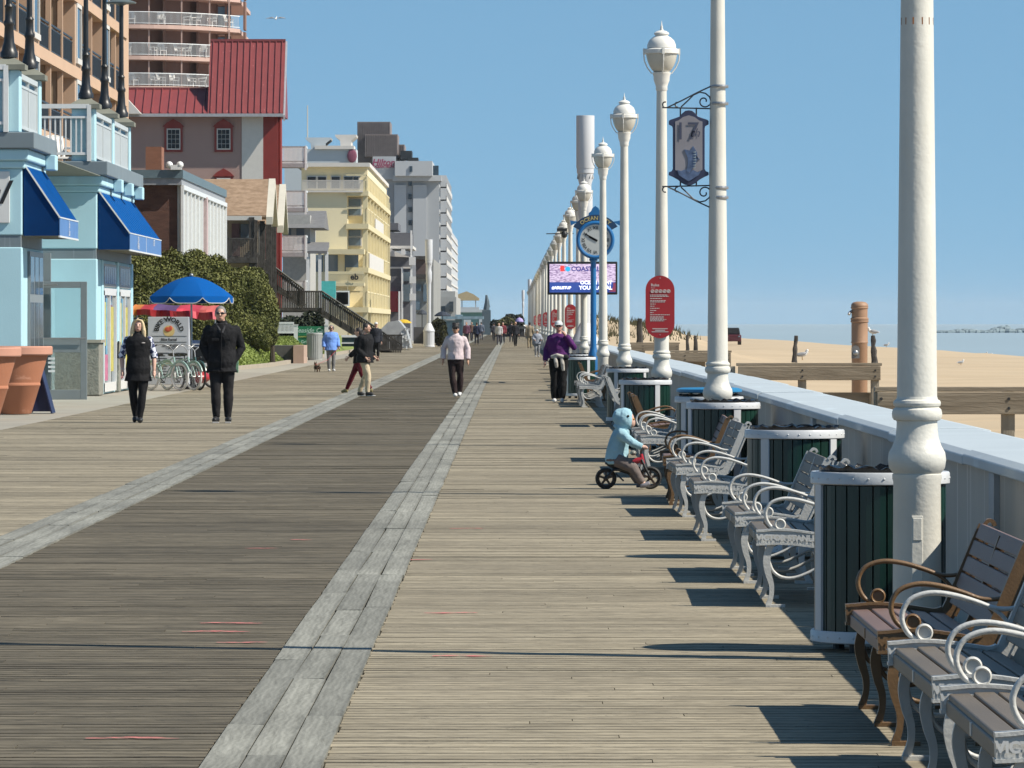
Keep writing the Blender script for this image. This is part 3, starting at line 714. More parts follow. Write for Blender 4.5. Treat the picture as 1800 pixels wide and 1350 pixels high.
for zi, py in enumerate((287, 365, 444, 523)):
    Yb = YP+3; s_ = MB(); pbox(s_, 489, 539, py, py+7, Yb, Yb+2.2); so = s_.build('balcony', mat('grey_slab', (.40,.40,.41), .7), pk, world=True)
    r = MB(); x0, x1, z0, z1 = XX(490,Yb), XX(537,Yb), ZZ(py,Yb), ZZ(py-30,Yb)
    for yy in (Yb+.03, Yb+2.1):
        r.box(x0, x1, yy, yy+.06, z1-.08, z1); r.box(x0, x1, yy, yy+.05, z0+.08, z0+.14)
        for i in range(22): x = x0+(x1-x0)*i/21; r.box(x-.02, x+.02, yy, yy+.03, z0, z1)
    r.box(x1-.04, x1+.05, Yb, Yb+2.2, z1-.1, z1+.02); r.box(x1-.05, x1+.06, Yb-.02, Yb+.1, z0-.4, z1+.03)
    for i in range(14): yy = Yb+2.2*i/14; r.box(x1-.02, x1+.02, yy, yy+.03, z0, z1)
    r.build('railing', M_whitem, so, world=True)
# ---------------------------------------------------------------- brick house with the white curtain front
M_brick = mat('dark_brick', (.115,.052,.036), .85, .2, 2.5, .4, 14, stretch=(1,1,4), col2=(.16,.075,.052))
M_curt = mat('white_curtain_panel', (.60,.63,.62), .5, .05, 3)
M_rose = mat('rose_post', (.58,.44,.43), .6)
bh = thing('brick_house', 'flat roofed brown brick house with a white panelled front behind the tall hedge', 'house', (-11, 181, 0))
BX, BY0, BY1 = -11.0, 181.2, 208.5
MB().box(-24, BX-.1, BY0, BY1, 0, 6.2).build('wall', M_brick, bh, world=True)
r_ = MB(); r_.box(-24.5, BX+.05, BY0-.25, BY1+.1, 6.2, 6.42); r_.build('roof', mat('grey_fascia_board', (.34,.36,.39), .6), bh, world=True)
r_ = MB(); r_.box(-24.5, BX+.1, BY0-.3, BY1+.15, 6.42, 6.7); r_.build('roof_edge', mat('blue_grey_metal', (.13,.19,.22), .5), bh, world=True)
fr = MB(); fr.box(BX-.1, BX+.02, BY0, BY1, 0, 6.2); fo = fr.build('front_panel', M_curt, bh, world=True)
rb = MB(); n_ = 12
for i in range(n_+1):
    y = BY0 + (BY1-BY0)*i/n_; rb.box(BX+.02, BX+.11, y-.12, y+.12, .1, 6.2)
for (a, c) in ((BY0, BY0+10.5), (BY0+15, BY1-2)): rb.box(BX+.02, BX+.14, a, c, 2.7, 2.95)
rb.box(BX+.02, BX+.13, BY0-.1, BY1, 6.05, 6.2); rb.build('rib', M_whitem, fo, world=True)
MB().box(BX+.02, BX+.15, BY0+13, BY0+13.8, 0, 6.1).build('rose_post', M_rose, fo, world=True)
ch = MB(); pbox(ch, 256, 284, 258, 320, 195, 196.4); ch.build('chimney', mat('chimney_brick', (.30,.125,.07), .85, .15, 3, .3, 14, stretch=(1,1,4)), bh, world=True)
lm = MB()
lm.box(BX-.3, BX+.06, BY0-.4, BY0-.2, 6.7, 6.86); lm.ell((BX, BY0-.3, 6.86), .12); lm.ell((BX-.35, BY0-.3, 6.86), .12); lm.build('floodlight', M_whitem, bh, world=True)
# ---------------------------------------------------------------- shingled cottage and wooden stairs
M_shing = mat('brown_shingle', (.33,.215,.13), .9, .22, 3.0, .4, 8, stretch=(1,1,2.5), col2=(.42,.29,.19))
M_cream = mat('cream_board', (.66,.62,.52), .7, .05, 2)
M_oldw = mat('old_grey_timber', (.045,.038,.032), .9, .35, 4, .3, 12, col2=(.095,.085,.075))
YC = 292.0
ct = thing('shingled_cottage', 'cottage with a brown shingle roof, twin cream gables and a raised dark timber porch', 'cottage', (XX(420,YC), YC, 0))
def cottage(x0, x1, y_e, y_r, Y):
    r = MB(); e, p = ZZ(y_e,Y), ZZ(y_r,Y); dd = 3.2
    r.prism([(Y, e), (Y+dd, p), (Y+2*dd, e), (Y+2*dd, e-.12), (Y+dd, p-.14), (Y, e-.12)], 'x', XX(x0,Y), XX(x1,Y)); ro = r.build('roof', M_shing, ct, world=True)
    b_ = MB(); b_.prism([(Y-.1, e-.1), (Y+dd, p+.03), (Y+2*dd+.1, e-.1), (Y+2*dd+.1, e-.5), (Y+dd, p-.45), (Y-.1, e-.5)], 'x', XX(x1,Y), XX(x1,Y)+.35)
    b_.prism([(Y+.4, e-.1), (Y+dd, p-.2), (Y+2*dd-.4, e-.1)], 'x', XX(x1,Y)-1.1, XX(x1,Y)-1.0); b_.build('barge_board', M_cream, ro, world=True)
    g_ = MB(); g_.box(XX(x0,Y), XX(x1-8,Y), Y-.2, Y, e-.28, e-.05); g_.build('gutter', M_trimw, ro, world=True)
cottage(330, 468, 378, 312, YC); cottage(400, 487, 393, 322, YC+6.6)
w = MB(); pbox(w, 320, 440, 380, 640, YC+2.0, YC+11); w.build('wall', mat('cottage_tan', (.46,.37,.25), .85, .06, 1), ct, world=True)
d_ = MB(); pbox(d_, 407, 421, 393, 450, YC+1.9, YC+2.0); d_.build('door', mat('plum_door', (.22,.11,.11), .6), ct, world=True)
d_ = MB(); pbox(d_, 423, 441, 394, 418, YC+1.86, YC+2.0); d_.build('window', M_glassb, ct, world=True)
d_ = MB(); pbox(d_, 385, 452, 452, 462, YC-.6, YC+2.0)
d_.build('porch_floor', M_oldw, ct, world=True)
def lattice(mb, x0, x1, y0, y1, Y, n, t=.05):
    a, b_, z0, z1 = XX(x0,Y), XX(x1,Y), ZZ(y1,Y), ZZ(y0,Y)
    mb.box(a, b_, Y, Y+.1, z1-.09, z1); mb.box(a, b_, Y, Y+.08, z0, z0+.09)
    for i in range(n+1): x = a+(b_-a)*i/n; mb.box(x-t, x+t, Y+.01, Y+.07, z0, z1)
p_ = MB(); lattice(p_, 387, 446, 418, 455, YC-.5, 17, .035); p_.build('porch_railing', M_oldw, ct, world=True)
p_ = MB()
for px in (388, 442, 447, 459, 470, 478): x = XX(px,YC-.5); p_.box(x-.14, x+.14, YC-.45+(px-440)*.05, YC-.2+(px-440)*.05, 0, ZZ(382+max(0,(px-447)*.5),YC))
p_.build('porch_post', M_oldw, ct, world=True)
p_ = MB()
for i in range(15):
    px = 448+2.1*i; x = XX(px, YC); p_.box(x-.028, x+.028, YC-.4+i*.12, YC-.3+i*.12, ZZ(470+i*1.2,YC), ZZ(386+i*.9,YC))
p_.build('lattice_screen', M_oldw, ct, world=True)
st = thing('timber_staircase', 'long dark timber outdoor staircase with landing running down to the boardwalk', 'staircase', (XX(580,300), 300, 0))
YS = 300.0
def sp(px, py, d=0): return PX(px, py, YS+d)
def flight(x0, y0, x1, y1, n):
    for d in (0.0, 1.5):
        r = MB(); r.bar(sp(x0,y0,d), sp(x1,y1,d), .12, .10); r.bar(sp(x0,y0+38,d), sp(x1,y1+30,d), .08, .34); r.bar(sp(x0,y0+7,d), sp(x1,y1+7,d), .06, .12)
        for i in range(n+1):
            t = i/n; a, b_ = sp(x0+(x1-x0)*t, y0+(y1-y0)*t, d), sp(x0+(x1-x0)*t, y0+38+(y1+30-y0-38)*t, d)
            r.bar(a, b_, .095 if i % 6 else .17, .07)
        r.build('stair_railing', M_oldw, st, world=True)
    s_ = MB()
    for i in range(n//2):
        t = (i+.5)/(n//2); a = sp(x0+(x1-x0)*t, y0+34+(y1+28-y0-34)*t); s_.box(a.x-.16, a.x+.16, YS+.05, YS+1.45, a.z-.05, a.z)
    s_.build('step', M_oldw, st, world=True)
    hr = MB(); hr.bar(sp(x0,y0-1,-.08), sp(x1,y1-1,-.08), .07, .03); hr.build('handrail', mat('worn_rail', (.50,.49,.46), .6, .3, 3), st, world=True)
flight(452, 446, 534, 508, 26); flight(566, 512, 704, 604, 46)
l_ = MB(); lattice(l_, 487, 566, 511, 546, YS-.02, 26, .035); lattice(l_, 487, 566, 511, 546, YS+1.5, 26, .035); pbox(l_, 487, 566, 541, 549, YS, YS+1.5); l_.build('landing', M_oldw, st, world=True)
l_ = MB()
for px in (489, 538, 563): x = XX(px,YS); l_.box(x-.13, x+.13, YS+.1, YS+.36, 0, ZZ(545,YS)); l_.box(x-.13, x+.13, YS+1.3, YS+1.5, 0, ZZ(545,YS))
l_.build('landing_post', M_oldw, st, world=True)
fc = MB(); lattice(fc, 668, 706, 588, 616, YS-.3, 15, .03)
tag(fc.build('black_fence', M_oldw, None), 'low dark slatted fence at the foot of the timber staircase', 'fence')
# ---------------------------------------------------------------- yellow apartment house
M_yel = mat('pale_yellow_wall', (.95,.84,.56), .8, .04, .6)
M_yel2 = mat('yellow_balcony', (.76,.67,.42), .75, .06, 2)
YY = 365.0
yh = thing('yellow_apartments', 'pale yellow apartment house with stacked balconies facing the boardwalk', 'apartment house', (XX(640,YY), YY, 0))
w = MB(); pbox(w, 535, 610, 335, 640, YY, YY+60); pbox(w, 610, 640, 335, 640, YY+3, YY+60); pbox(w, 530, 646, 292, 336, YY+2.2, YY+58); w.build('wall', M_yel, yh, world=True)
xc = XX(641, YY); YE = 432.0
fl_y = [335, 393, 470, 540]
for k, py in enumerate(fl_y):
    s_ = MB(); z = ZZ(py, YY); s_.box(XX(608,YY), xc+.25, YY-.15, YE, z-.35, z); so = s_.build('balcony_slab', M_yel2, yh, world=True)
rl = MB()
for k, py in enumerate(fl_y):
    z = ZZ(py, YY); hgt = 1.05
    rl.box(xc+.1, xc+.16, YY, YE, z+hgt-.06, z+hgt+.03); rl.box(XX(608,YY), xc+.1, YY-.1, YY-.04, z+hgt-.06, z+hgt+.03)
    for i in range(75): y = YY+(YE-YY)*i/75; rl.box(xc+.1, xc+.15, y, y+.22, z, z+hgt)
rl.build('balcony_railing', M_yel2, yh, world=True)
for i in range(9): y = YY+.02+(YE-YY-.5)*i/8; MB().box(xc-.12, xc+.2, y, y+.55, 0, ZZ(318,YY)).build('balcony_post', M_yel2, yh, world=True)
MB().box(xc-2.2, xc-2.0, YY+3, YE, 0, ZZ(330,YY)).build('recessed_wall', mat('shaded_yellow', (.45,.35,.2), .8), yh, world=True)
for (k, py) in ((0, 400), (1, 470)):
    s_ = MB(); z = ZZ(py, YY); s_.box(xc+.17, xc+.24, YY+ (4 if k else 20), YY+44, z, z+1.0); s_.build('white_panel', M_trimw, yh, world=True)
for i, px in enumerate((548, 566, 590, 612, 626)):
    f_ = MB(); wd = 9 if i < 4 else 6; pbox(f_, px-wd, px+wd, 309, 332, YY+2.1, YY+2.3); fo = f_.build('window', M_trimw, yh, world=True)
    f_ = MB(); pbox(f_, px-wd+2, px+wd-2, 311, 331, YY+2.02, YY+2.2); f_.build('pane', M_glass, fo, world=True)
r_ = MB(); x0, x1 = XX(532,YY), XX(638,YY); z0 = ZZ(335,YY)
r_.box(x0, x1, YY-.1, YY-.04, z0+.62, z0+.7); r_.box(x0, x1, YY-.3, YY+2.1, z0-.12, z0-.02)
for i in range(60): x = x0+(x1-x0)*i/59; r_.box(x-.02, x+.02, YY-.1, YY-.07, z0, z0+.66)
r_.build('roof_terrace_railing', M_trimw, yh, world=True)
rt = MB(); pbox(rt, 520, 650, 286, 293, YY+1.6, YY+58.5); rt.build('roof', M_trimw, yh, world=True)
for py in (348, 401):
    f_ = MB(); pbox(f_, 611, 636, py, py+32, YY+2.9, YY+3.05); fo = f_.build('window', M_trimw, yh, world=True)
    f_ = MB(); pbox(f_, 613, 634, py+2, py+14, YY+2.84, YY+3); pbox(f_, 613, 634, py+17, py+30, YY+2.84, YY+3); f_.build('pane', M_glassb, fo, world=True)
for px, py in ((556, 448), (582, 448), (618, 448)):
    f_ = MB(); pbox(f_, px-12, px+12, py, py+30, YY-.04, YY+.05); f_.build('window', M_glassb, yh, world=True)
f_ = MB(); pbox(f_, 575, 640, 438, 447, YY-2, YY+.1); pbox(f_, 577, 640, 477, 481, YY-1.9, YY-1.8); lattice(f_, 577, 640, 480, 497, YY-1.95, 34, .02); pbox(f_, 575, 640, 497, 503, YY-2, YY); f_.build('porch', M_yel2, yh, world=True)
f_ = MB(); f_.text('eb', .55, PX(623, 487, YY-2.1), bold=.02); f_.build('lettering', M_ink, yh, world=True)
# porch house in front of it
hp = thing('porch_house', 'small pale house with a grey porch roof in front of the yellow apartments', 'house', (XX(525,338), 338, 0))
M_grsh = mat('grey_shingle', (.19,.19,.195), .9, .15, 3, .3, 8, stretch=(1,1,2))
Yh = 338.0
w = MB(); pbox(w, 497, 545, 378, 640, Yh+4, Yh+14); w.build('wall', mat('pale_siding', (.48,.47,.44), .8), hp, world=True)
r_ = MB(); r_.prism([(Yh+3, ZZ(399,Yh)), (Yh+8, ZZ(366,Yh)), (Yh+13, ZZ(399,Yh))], 'x', XX(470,Yh), XX(566,Yh)); ro = r_.build('roof', M_grsh, hp, world=True)
r_ = MB(); r_.prism([(Yh, ZZ(441,Yh)), (Yh+4, ZZ(424,Yh)), (Yh+4, ZZ(432,Yh)), (Yh, ZZ(446,Yh))], 'x', XX(515,Yh), XX(575,Yh)); r_.build('porch_roof', M_grsh, hp, world=True)
p_ = MB()
for px in (541, 562, 574): x = XX(px,Yh); p_.box(x-.1, x+.1, Yh+.1, Yh+.3, 0, ZZ(443,Yh))
p_.build('porch_post', M_whitem, hp, world=True)
for px in (505, 528): MB().box(XX(px-7,Yh+4), XX(px+7,Yh+4), Yh+3.9, Yh+4.05, ZZ(430,Yh), ZZ(400,Yh)).build('window', M_glassb, hp, world=True)
tq = MB(); pbox(tq, 565, 590, 494, 525, 330, 330.4); tag(tq.build('turquoise_screen', mat('turquoise', (.10,.62,.60), .6), None), 'bright turquoise windbreak panel behind the timber staircase', 'screen')
wf = MB(); lattice(wf, 591, 612, 511, 538, 331, 8, .09); tag(wf.build('picket_fence', M_whitem, None), 'short white slatted fence beside the turquoise panel', 'fence')
# ---------------------------------------------------------------- white building with flared roof tanks
M_wb = mat('pale_white_wall', (.56,.62,.65), .7, .05, .3)
Yw = 470.0
wt = thing('roof_tank_building', 'white flat roofed building whose flared roof housings show above the yellow apartments', 'building', (XX(580,Yw), Yw, 0))
w = MB(); pbox(w, 500, 626, 262, 640, Yw, Yw+5); w.build('wall', M_wb, wt, world=True)
w = MB(); pbox(w, 553, 622, 256, 262, Yw-.3, Yw+4.5); w.build('parapet', M_trimw, wt, world=True)
for (a, b_, t, bo) in ((538, 579, 241, 258), (590, 624, 236, 258)):
    k = MB(); x0, x1, z0, z1 = XX(a,Yw), XX(b_,Yw), ZZ(bo+4,Yw), ZZ(t,Yw)
    pr = [(x0+.4, z0), (x1-.4, z0), (x1-.35, z1-.5), (x1+.05, z1-.18), (x1+.1, z1), (x0-.1, z1), (x0-.05, z1-.18), (x0+.35, z1-.5)]
    k.prism(pr, 'y', Yw+1, Yw+6); k.build('roof_housing', M_trimw if a > 580 else M_wb, wt, world=True)
k = MB().lathe([(.05,0),(.04,3.0)], (XX(539,Yw), Yw+2, ZZ(245,Yw)), 6); k.build('mast', M_cream, wt, world=True)
k = MB().ell((XX(619,Yw), Yw-.2, ZZ(274,Yw)), .42, .1, .6); k.build('round_sign', mat('plum_sign', (.28,.08,.13), .5), wt, world=True)
# ---------------------------------------------------------------- big grey hotel tower
M_gt = mat('grey_blue_tower', (.47,.49,.51), .8, .05, .08)
M_gt2 = mat('grey_white_tower', (.54,.56,.58), .8, .04, .08)
M_louv = mat('brown_louvre', (.26,.215,.20), .7, .1, 1)
YG = 980.0
gh = thing('grey_tower_hotel', 'tall grey hotel tower with a brown louvred roof plant and a strip of stair windows', 'hotel', (XX(720,YG), YG, 0))
w = MB(); pbox(w, 656, 772, 312, 640, YG, YG+95); w.build('wall', M_gt, gh, world=True)
w = MB(); pbox(w, 655, 696, 275, 315, YG-1, YG+60); pbox(w, 694, 760, 283, 309, YG-3, YG+60); pbox(w, 690, 776, 308, 318, YG-1.5, YG+60); w.build('upper_storey', M_gt2, gh, world=True)
w = MB(); pbox(w, 655, 682, 325, 640, YG-.6, YG+1); pbox(w, 693, 714, 325, 640, YG-.8, YG+1); pbox(w, 726, 750, 325, 640, YG-.6, YG+1); w.build('bay', M_gt2, gh, world=True)
for i, py in enumerate((322, 345, 368, 391, 414, 437, 460)):
    f_ = MB(); pbox(f_, 718, 724, py-4, py+5, YG-.3, YG+.1); f_.build('window', M_glass, gh, world=True)
f_ = MB(); pbox(f_, 720, 725, 292, 302, YG-3.2, YG-2.9); pbox(f_, 761, 771, 291, 312, YG-1.2, YG-.9); f_.build('window', M_glass, gh, world=True)
for (a, b_, t, bo, d) in ((628, 686, 214, 300, 5), (641, 699, 236, 275, 0), (694, 711, 254, 285, 8)):
    k = MB(); pbox(k, a, b_, t, bo, YG+d, YG+d+14)
    n_ = int((b_-a)/3)
    for i in range(n_): px = a+(b_-a)*(i+.5)/n_; pbox(k, px-.5, px+.5, t+.4, bo, YG+d-.18, YG+d)
    k.build('roof_plant', M_louv, gh, world=True)
k = MB(); pbox(k, 704, 724, 265, 280, YG-1, YG+8); pbox(k, 716, 735, 277, 285, YG-2, YG+9); k.build('roof_equipment', M_black, gh, world=True)
k = MB(); k.text('Hilton', 1.6, PX(674, 286, YG-1.3), shear=.2, bold=.05); k.text('OCEAN FRONT', .6, PX(676, 293, YG-1.3), bold=.03); k.build('lettering', mat('crimson_letters', (.35,.04,.12), .5), gh, world=True)
xg = XX(772, YG)
for i in range(14):
    z = ZZ(578, YG) + i*2.3
    if z > ZZ(318, YG): break
    s_ = MB(); s_.box(xg, xg+1.3, YG+2, YG+95, z, z+.25)
    for j in range(7): s_.box(xg+.2, xg+1.3, YG+2+j*13, YG+3+j*13, z, z+2.3)
    so = s_.build('balcony_slab', M_gt2, gh, world=True)
    MB().box(xg+1.2, xg+1.3, YG+2, YG+95, z+.25, z+.95).build('balcony_panel', M_trimw, so, world=True)
t2 = thing('far_white_tower', 'narrow white hotel tower just visible beyond the grey tower', 'hotel', (XX(784,1400), 1400, 0))
k = MB(); pbox(k, 774, 791, 402, 640, 1400, 1600); k.build('wall', M_gt2, t2, world=True)
k = MB()
for i in range(9): pbox(k, 784, 792.5, 412+i*17, 415+i*17, 1399, 1590)
k.build('balcony_slab', M_trimw, t2, world=True)
# ---------------------------------------------------------------- dark shingled row beyond the yellow house
M_dksh = mat('slate_siding', (.15,.155,.175), .85, .12, 2, .2, 6, stretch=(1,1,3))
Yr = 500.0
dr = thing('slate_house_row', 'dark slate sided house with a gable and white posts beyond the yellow apartments', 'house', (XX(700,Yr), Yr, 0))
w = MB(); pbox(w, 660, 723, 447, 640, Yr+2, Yr+26); pbox(w, 660, 722, 409, 434, Yr+4, Yr+20); pbox(w, 660, 700, 392, 404, Yr+8, Yr+20); w.build('wall', M_dksh, dr, world=True)
w = MB(); w.prism([(XX(660,Yr), ZZ(449,Yr)), (XX(676,Yr), ZZ(432,Yr)), (XX(706,Yr), ZZ(447,Yr)), (XX(722,Yr), ZZ(452,Yr))], 'y', Yr+1.5, Yr+20); pbox(w, 660, 724, 469, 472, Yr+1.8, Yr+2.5); pbox(w, 660, 726, 432, 437, Yr+3.5, Yr+20); w.build('gable_trim', M_trimw, dr, world=True)
w = MB(); pbox(w, 683, 699, 512, 548, Yr+1, Yr+2); w.build('red_panel', mat('red_panel_paint', (.33,.02,.03), .6), dr, world=True)
w = MB(); pbox(w, 706, 721, 500, 530, Yr+1.7, Yr+2.2); pbox(w, 706, 721, 478, 494, Yr+1.7, Yr+2.2); w.build('window', M_glassb, dr, world=True)
w = MB()
for px, a in ((702, 512), (723, 405), (707, 470)): pbox(w, px-1.6, px+1.6, a, 615, Yr+.6, Yr+1.0)
w.build('post', M_whitem, dr, world=True)
w = MB(); pbox(w, 719, 730, 452, 466, Yr+.4, Yr+.9); pbox(w, 720, 731, 486, 498, Yr+.4, Yr+.9); pbox(w, 720, 731, 516, 528, Yr+.4, Yr+.9); pbox(w, 705, 712, 438, 448, Yr+.4, Yr+.9); w.build('sign_plate', M_sign, dr, world=True)
gr = thing('weathered_grey_building', 'weathered grey and brown building with a dark eave behind the left white mast', 'building', (XX(745,600), 600, 0))
Yq = 600.0
w = MB(); pbox(w, 722, 762, 455, 640, Yq, Yq+60); w.build('wall', mat('weathered_grey', (.33,.33,.31), .85, .15, .5), gr, world=True)
w = MB(); pbox(w, 724, 752, 450, 456, Yq-1, Yq+20); pbox(w, 724, 754, 482, 490, Yq-1.5, Yq+2); w.build('eave', M_oldw, gr, world=True)
w = MB(); pbox(w, 730, 748, 456, 482, Yq-.3, Yq); w.build('brown_wall', mat('brown_board', (.15,.10,.085), .85), gr, world=True)
w = MB(); pbox(w, 728, 740, 500, 512, Yq-.3, Yq); pbox(w, 744, 752, 500, 530, Yq-.3, Yq); pbox(w, 728, 738, 530, 545, Yq-.3, Yq); w.build('window', M_glassb, gr, world=True)
gv = thing('grey_terrace_building', 'low pale grey building with a stepped front below the far white tower', 'building', (XX(785,700), 700, 0))
w = MB(); pbox(w, 760, 802, 522, 640, 700, 760); pbox(w, 770, 800, 512, 523, 702, 740); w.build('wall', mat('pale_grey', (.45,.45,.43), .85, .1, .3), gv, world=True)
w = MB(); pbox(w, 776, 783, 538, 552, 699.5, 700); pbox(w, 764, 770, 530, 545, 699.5, 700); pbox(w, 790, 797, 530, 548, 699.5, 700); w.build('window', M_glass, gv, world=True)
pv = thing('pavilion', 'cream roofed open pavilion on posts standing on a green seafront building', 'pavilion', (XX(825,800), 800, 0))
Yv = 800.0
w = MB(); x0, x1 = XX(796,Yv), XX(842,Yv)
w.prism([(x0, ZZ(525,Yv)), (XX(806,Yv), ZZ(517,Yv)), (XX(820,Yv), ZZ(512,Yv)), (XX(832,Yv), ZZ(517,Yv)), (x1, ZZ(524,Yv)), (x1, ZZ(528,Yv)), (x0, ZZ(528,Yv))], 'y', Yv, Yv+8); w.build('roof', mat('sand_roof', (.52,.42,.25), .8), pv, world=True)
w = MB()
for px in (806, 812, 836): pbox(w, px-.9, px+.9, 526, 548, Yv+.5, Yv+1)
pbox(w, 798, 842, 540, 548, Yv+.2, Yv+7); w.build('post', M_gt, pv, world=True)
w = MB(); pbox(w, 800, 856, 548, 590, Yv, Yv+40); w.build('wall', mat('sea_green_wall', (.18,.37,.34), .8, .1, .3), pv, world=True)
w = MB(); pbox(w, 798, 857, 544, 549, Yv-.6, Yv+40); pbox(w, 842, 852, 560, 588, Yv-.3, Yv); pbox(w, 815, 828, 562, 588, Yv-.3, Yv); w.build('trim', M_wb, pv, world=True)
sv = MB(); c = PX(855, 545, 760)
sv.tube([c, c+Vector((.1,0,1.2)), c+Vector((.0,0,2.1))], [.45,.32,.14], 8); sv.tube([c+Vector((.2,0,1.3)), c+Vector((.45,0,.4))], .12, 6); sv.box(c.x-.6, c.x+.6, 759.4, 760.6, 0, c.z)
tag(sv.build('statue', mat('dark_statue', (.08,.12,.15), .6), None), 'dark upright statue on a plinth at the far end of the boardwalk', 'statue')
# ================================================================== sea wall
M_wallface = mat('wall_grey_paint', (.50,.475,.425), .75, .06, 1.5, .1, 20, dirt=((.58,.56,.52), 3.0, .6, (1,4,.15)))
M_wallcap = mat('pale_blue_cap', (.54,.61,.65), .6, .05, 1.2, .12, 25, dirt=((.49,.58,.63), 2.2, .62, (1,.4,1)))
sw = thing('sea_wall', 'long grey sea wall with a broad pale blue cap beside the benches', 'wall', (2.7, 15, 0))
Xw, Xb = 2.38, 3.03
w = MB(); w.box(Xw+.05, Xb-.06, 12, 700, -.4, .885); w.build('wall_face', M_wallface, sw, world=True)
c = MB(); rw = random.Random(11); y = 12.0
cuts = [12, 17.5, 23.2, 28.9, 34.6, 40.0, 46.5, 53, 60, 68, 77, 87, 98, 110, 124, 140, 160, 190, 230, 280, 350, 450, 560, 700]
for i in range(len(cuts)-1):
    a, b = cuts[i]+.012, cuts[i+1]-.012; dz = rw.uniform(-.008, .008); dx = rw.uniform(-.01,.01)
    c.prism([(Xw+dx, .875+dz), (Xb+dx, .885+dz), (Xb+dx, .94+dz), (Xb-.1+dx, .957+dz), (Xw+.05+dx, .950+dz), (Xw+dx, .925+dz)], 'y', a, b)
c.build('cap', M_wallcap, sw, world=True, bevel=.008)
b_ = MB()
for y in (27.2, 43.6, 60.5, 88): b_.box(Xw+.02, Xw+.08, y, y+.42 if y > 30 else y+.3, 0, .87)
b_.build('joint_pilaster', mat('blue_grey_joint', (.46,.50,.53), .7), sw, world=True)
# ================================================================== lamp posts
PXX, PBAND = 1.943, 5.18
M_globe = mat('frosted_globe', (.62,.60,.53), .25, .05, 8, spec=.6)
lamp0 = thing('lamp_post', 'x', 'lamp post', (0,0,0), group='white lamp posts along the sea wall')
lb = MB().lathe([(.135,0),(.135,.05),(.118,.07),(.114,.86),(.119,.875),(.119,.895),(.114,.898),(.118,.905),(.134,.925),(.140,.965),(.135,1.0),(.118,1.03),(.104,1.07),(.099,1.11),(.0975,1.145),(.099,1.152),(.112,1.156),(.119,1.168),(.121,1.186),(.117,1.205),(.108,1.214),(.104,1.217),(.112,1.224),(.115,1.236),(.111,1.248),(.100,1.255),(.0965,1.268)], seg=32).build('lamp_base', M_pole, lamp0, smooth=32)
hp_ = MB(); hp_.box(-.035,.020,-.1185,-.100,.30,.70); hp_.box(-.030,.015,-.1225,-.11,.58,.69); hp_.box(-.030,.015,-.1215,-.11,.33,.36); hp_.build('access_panel', M_pole, lb, bevel=.004)
MB().lathe([(.0965,1.268),(.088,2.2),(.077,3.3),(.066,4.69)], seg=32).build('shaft', M_pole, lamp0, smooth=50)
MB().lathe([(.066,4.66),(.078,4.68),(.076,4.72),(.088,4.76),(.104,4.80),(.108,4.86),(.118,4.88),(.122,4.905),(.10,4.91)], seg=24).build('socket', M_white, lamp0, smooth=40)
gl = MB().lathe([(.10,4.91),(.135,4.95),(.165,5.0),(.188,5.06),(.203,5.13),(.205,5.15)], seg=24).build('globe', M_globe, lamp0, smooth=60)
rg = MB(); rg.lathe([(.207,5.15),(.226,5.153),(.226,5.205),(.2,5.22)], seg=24)
for k in range(4): a = k*math.pi/2; rg.box(.228*math.cos(a)-.016, .228*math.cos(a)+.016, .228*math.sin(a)-.016, .228*math.sin(a)+.016, 5.14, 5.22)
rg.build('band', M_white, lamp0, smooth=30)
for k in range(4):
    a = k*math.pi/2 + .0; ca, sa = math.cos(a), math.sin(a)
    MB().tube([(.235*ca,.235*sa,5.14),(.228*ca,.228*sa,5.06),(.19*ca,.19*sa,4.97),(.13*ca,.13*sa,4.89)], .0085, 6).build('cage_rod', M_white, lamp0)
MB().lathe([(.19,5.225),(.188,5.27),(.165,5.325),(.12,5.365),(.085,5.385),(.085,5.40),(.1,5.405),(.098,5.425),(.06,5.45),(.02,5.46)], seg=24).build('dome', M_white, lamp0, smooth=40)
MB().lathe([(.02,5.45),(.026,5.47),(.014,5.49),(.019,5.50),(.010,5.52),(.002,5.585)], seg=10).build('finial', M_white, lamp0, smooth=60)
lampY = [26.2, 51.2, 71.6, 94.0, 116.0, 147.8, 160.5, 181.0]
far_y = 203.0
while far_y < 640: lampY.append(far_y); far_y += 21.5
lamp_lb = ['white lamp post nearest the camera, standing before the nearest green trash can',
 'white pole carrying the blue 17th street sign on scroll brackets', 'white globe lamp post with the large red oval rules sign, tallest lantern in view',
 'white globe lamp post just left of the one with the large red oval sign', 'white globe lamp post crossing in front of the blue street clock',
 'white globe lamp post right in front of the tall white mast', 'white globe lamp post half hidden behind the one in front of the tall white mast', 'white lamp post with the largest of the distant red oval signs, left of the mast']
lampsT = []
ordn = ['first','second','third','fourth','fifth','sixth','seventh','eighth','ninth','tenth','eleventh','twelfth','thirteenth','fourteenth','fifteenth','sixteenth','seventeenth','eighteenth','nineteenth','twentieth','twenty first','twenty second','twenty third']
for i, y in enumerate(lampY):
    lbl = lamp_lb[i] if i < len(lamp_lb) else 'small distant white lamp post, %s in the row beyond the video screen' % ordn[i-len(lamp_lb)]
    if i == 0: lamp0.location = (PXX, y, 0); lamp0['label'] = lbl; lampsT.append(lamp0)
    else: lampsT.append(dup(lamp0, (PXX + random.Random(i).uniform(-.02,.02), y, 0), rotz=(0, .12, .08, -.1)[i % 4], label=lbl))
rst = MB()
for k in range(6): a = -2.9 + k*.52; z = ZZ(36, 26.2); rst.box(PXX+.0735*math.cos(a)-.006, PXX+.0735*math.cos(a)+.006, 26.2+.0735*math.sin(a)-.006, 26.2+.0735*math.sin(a)+.006, z-.022, z+.012)
rst.build('rusty_bolt', mat('rust', (.34,.14,.05), .9, .3, 40), lamp0, world=True)
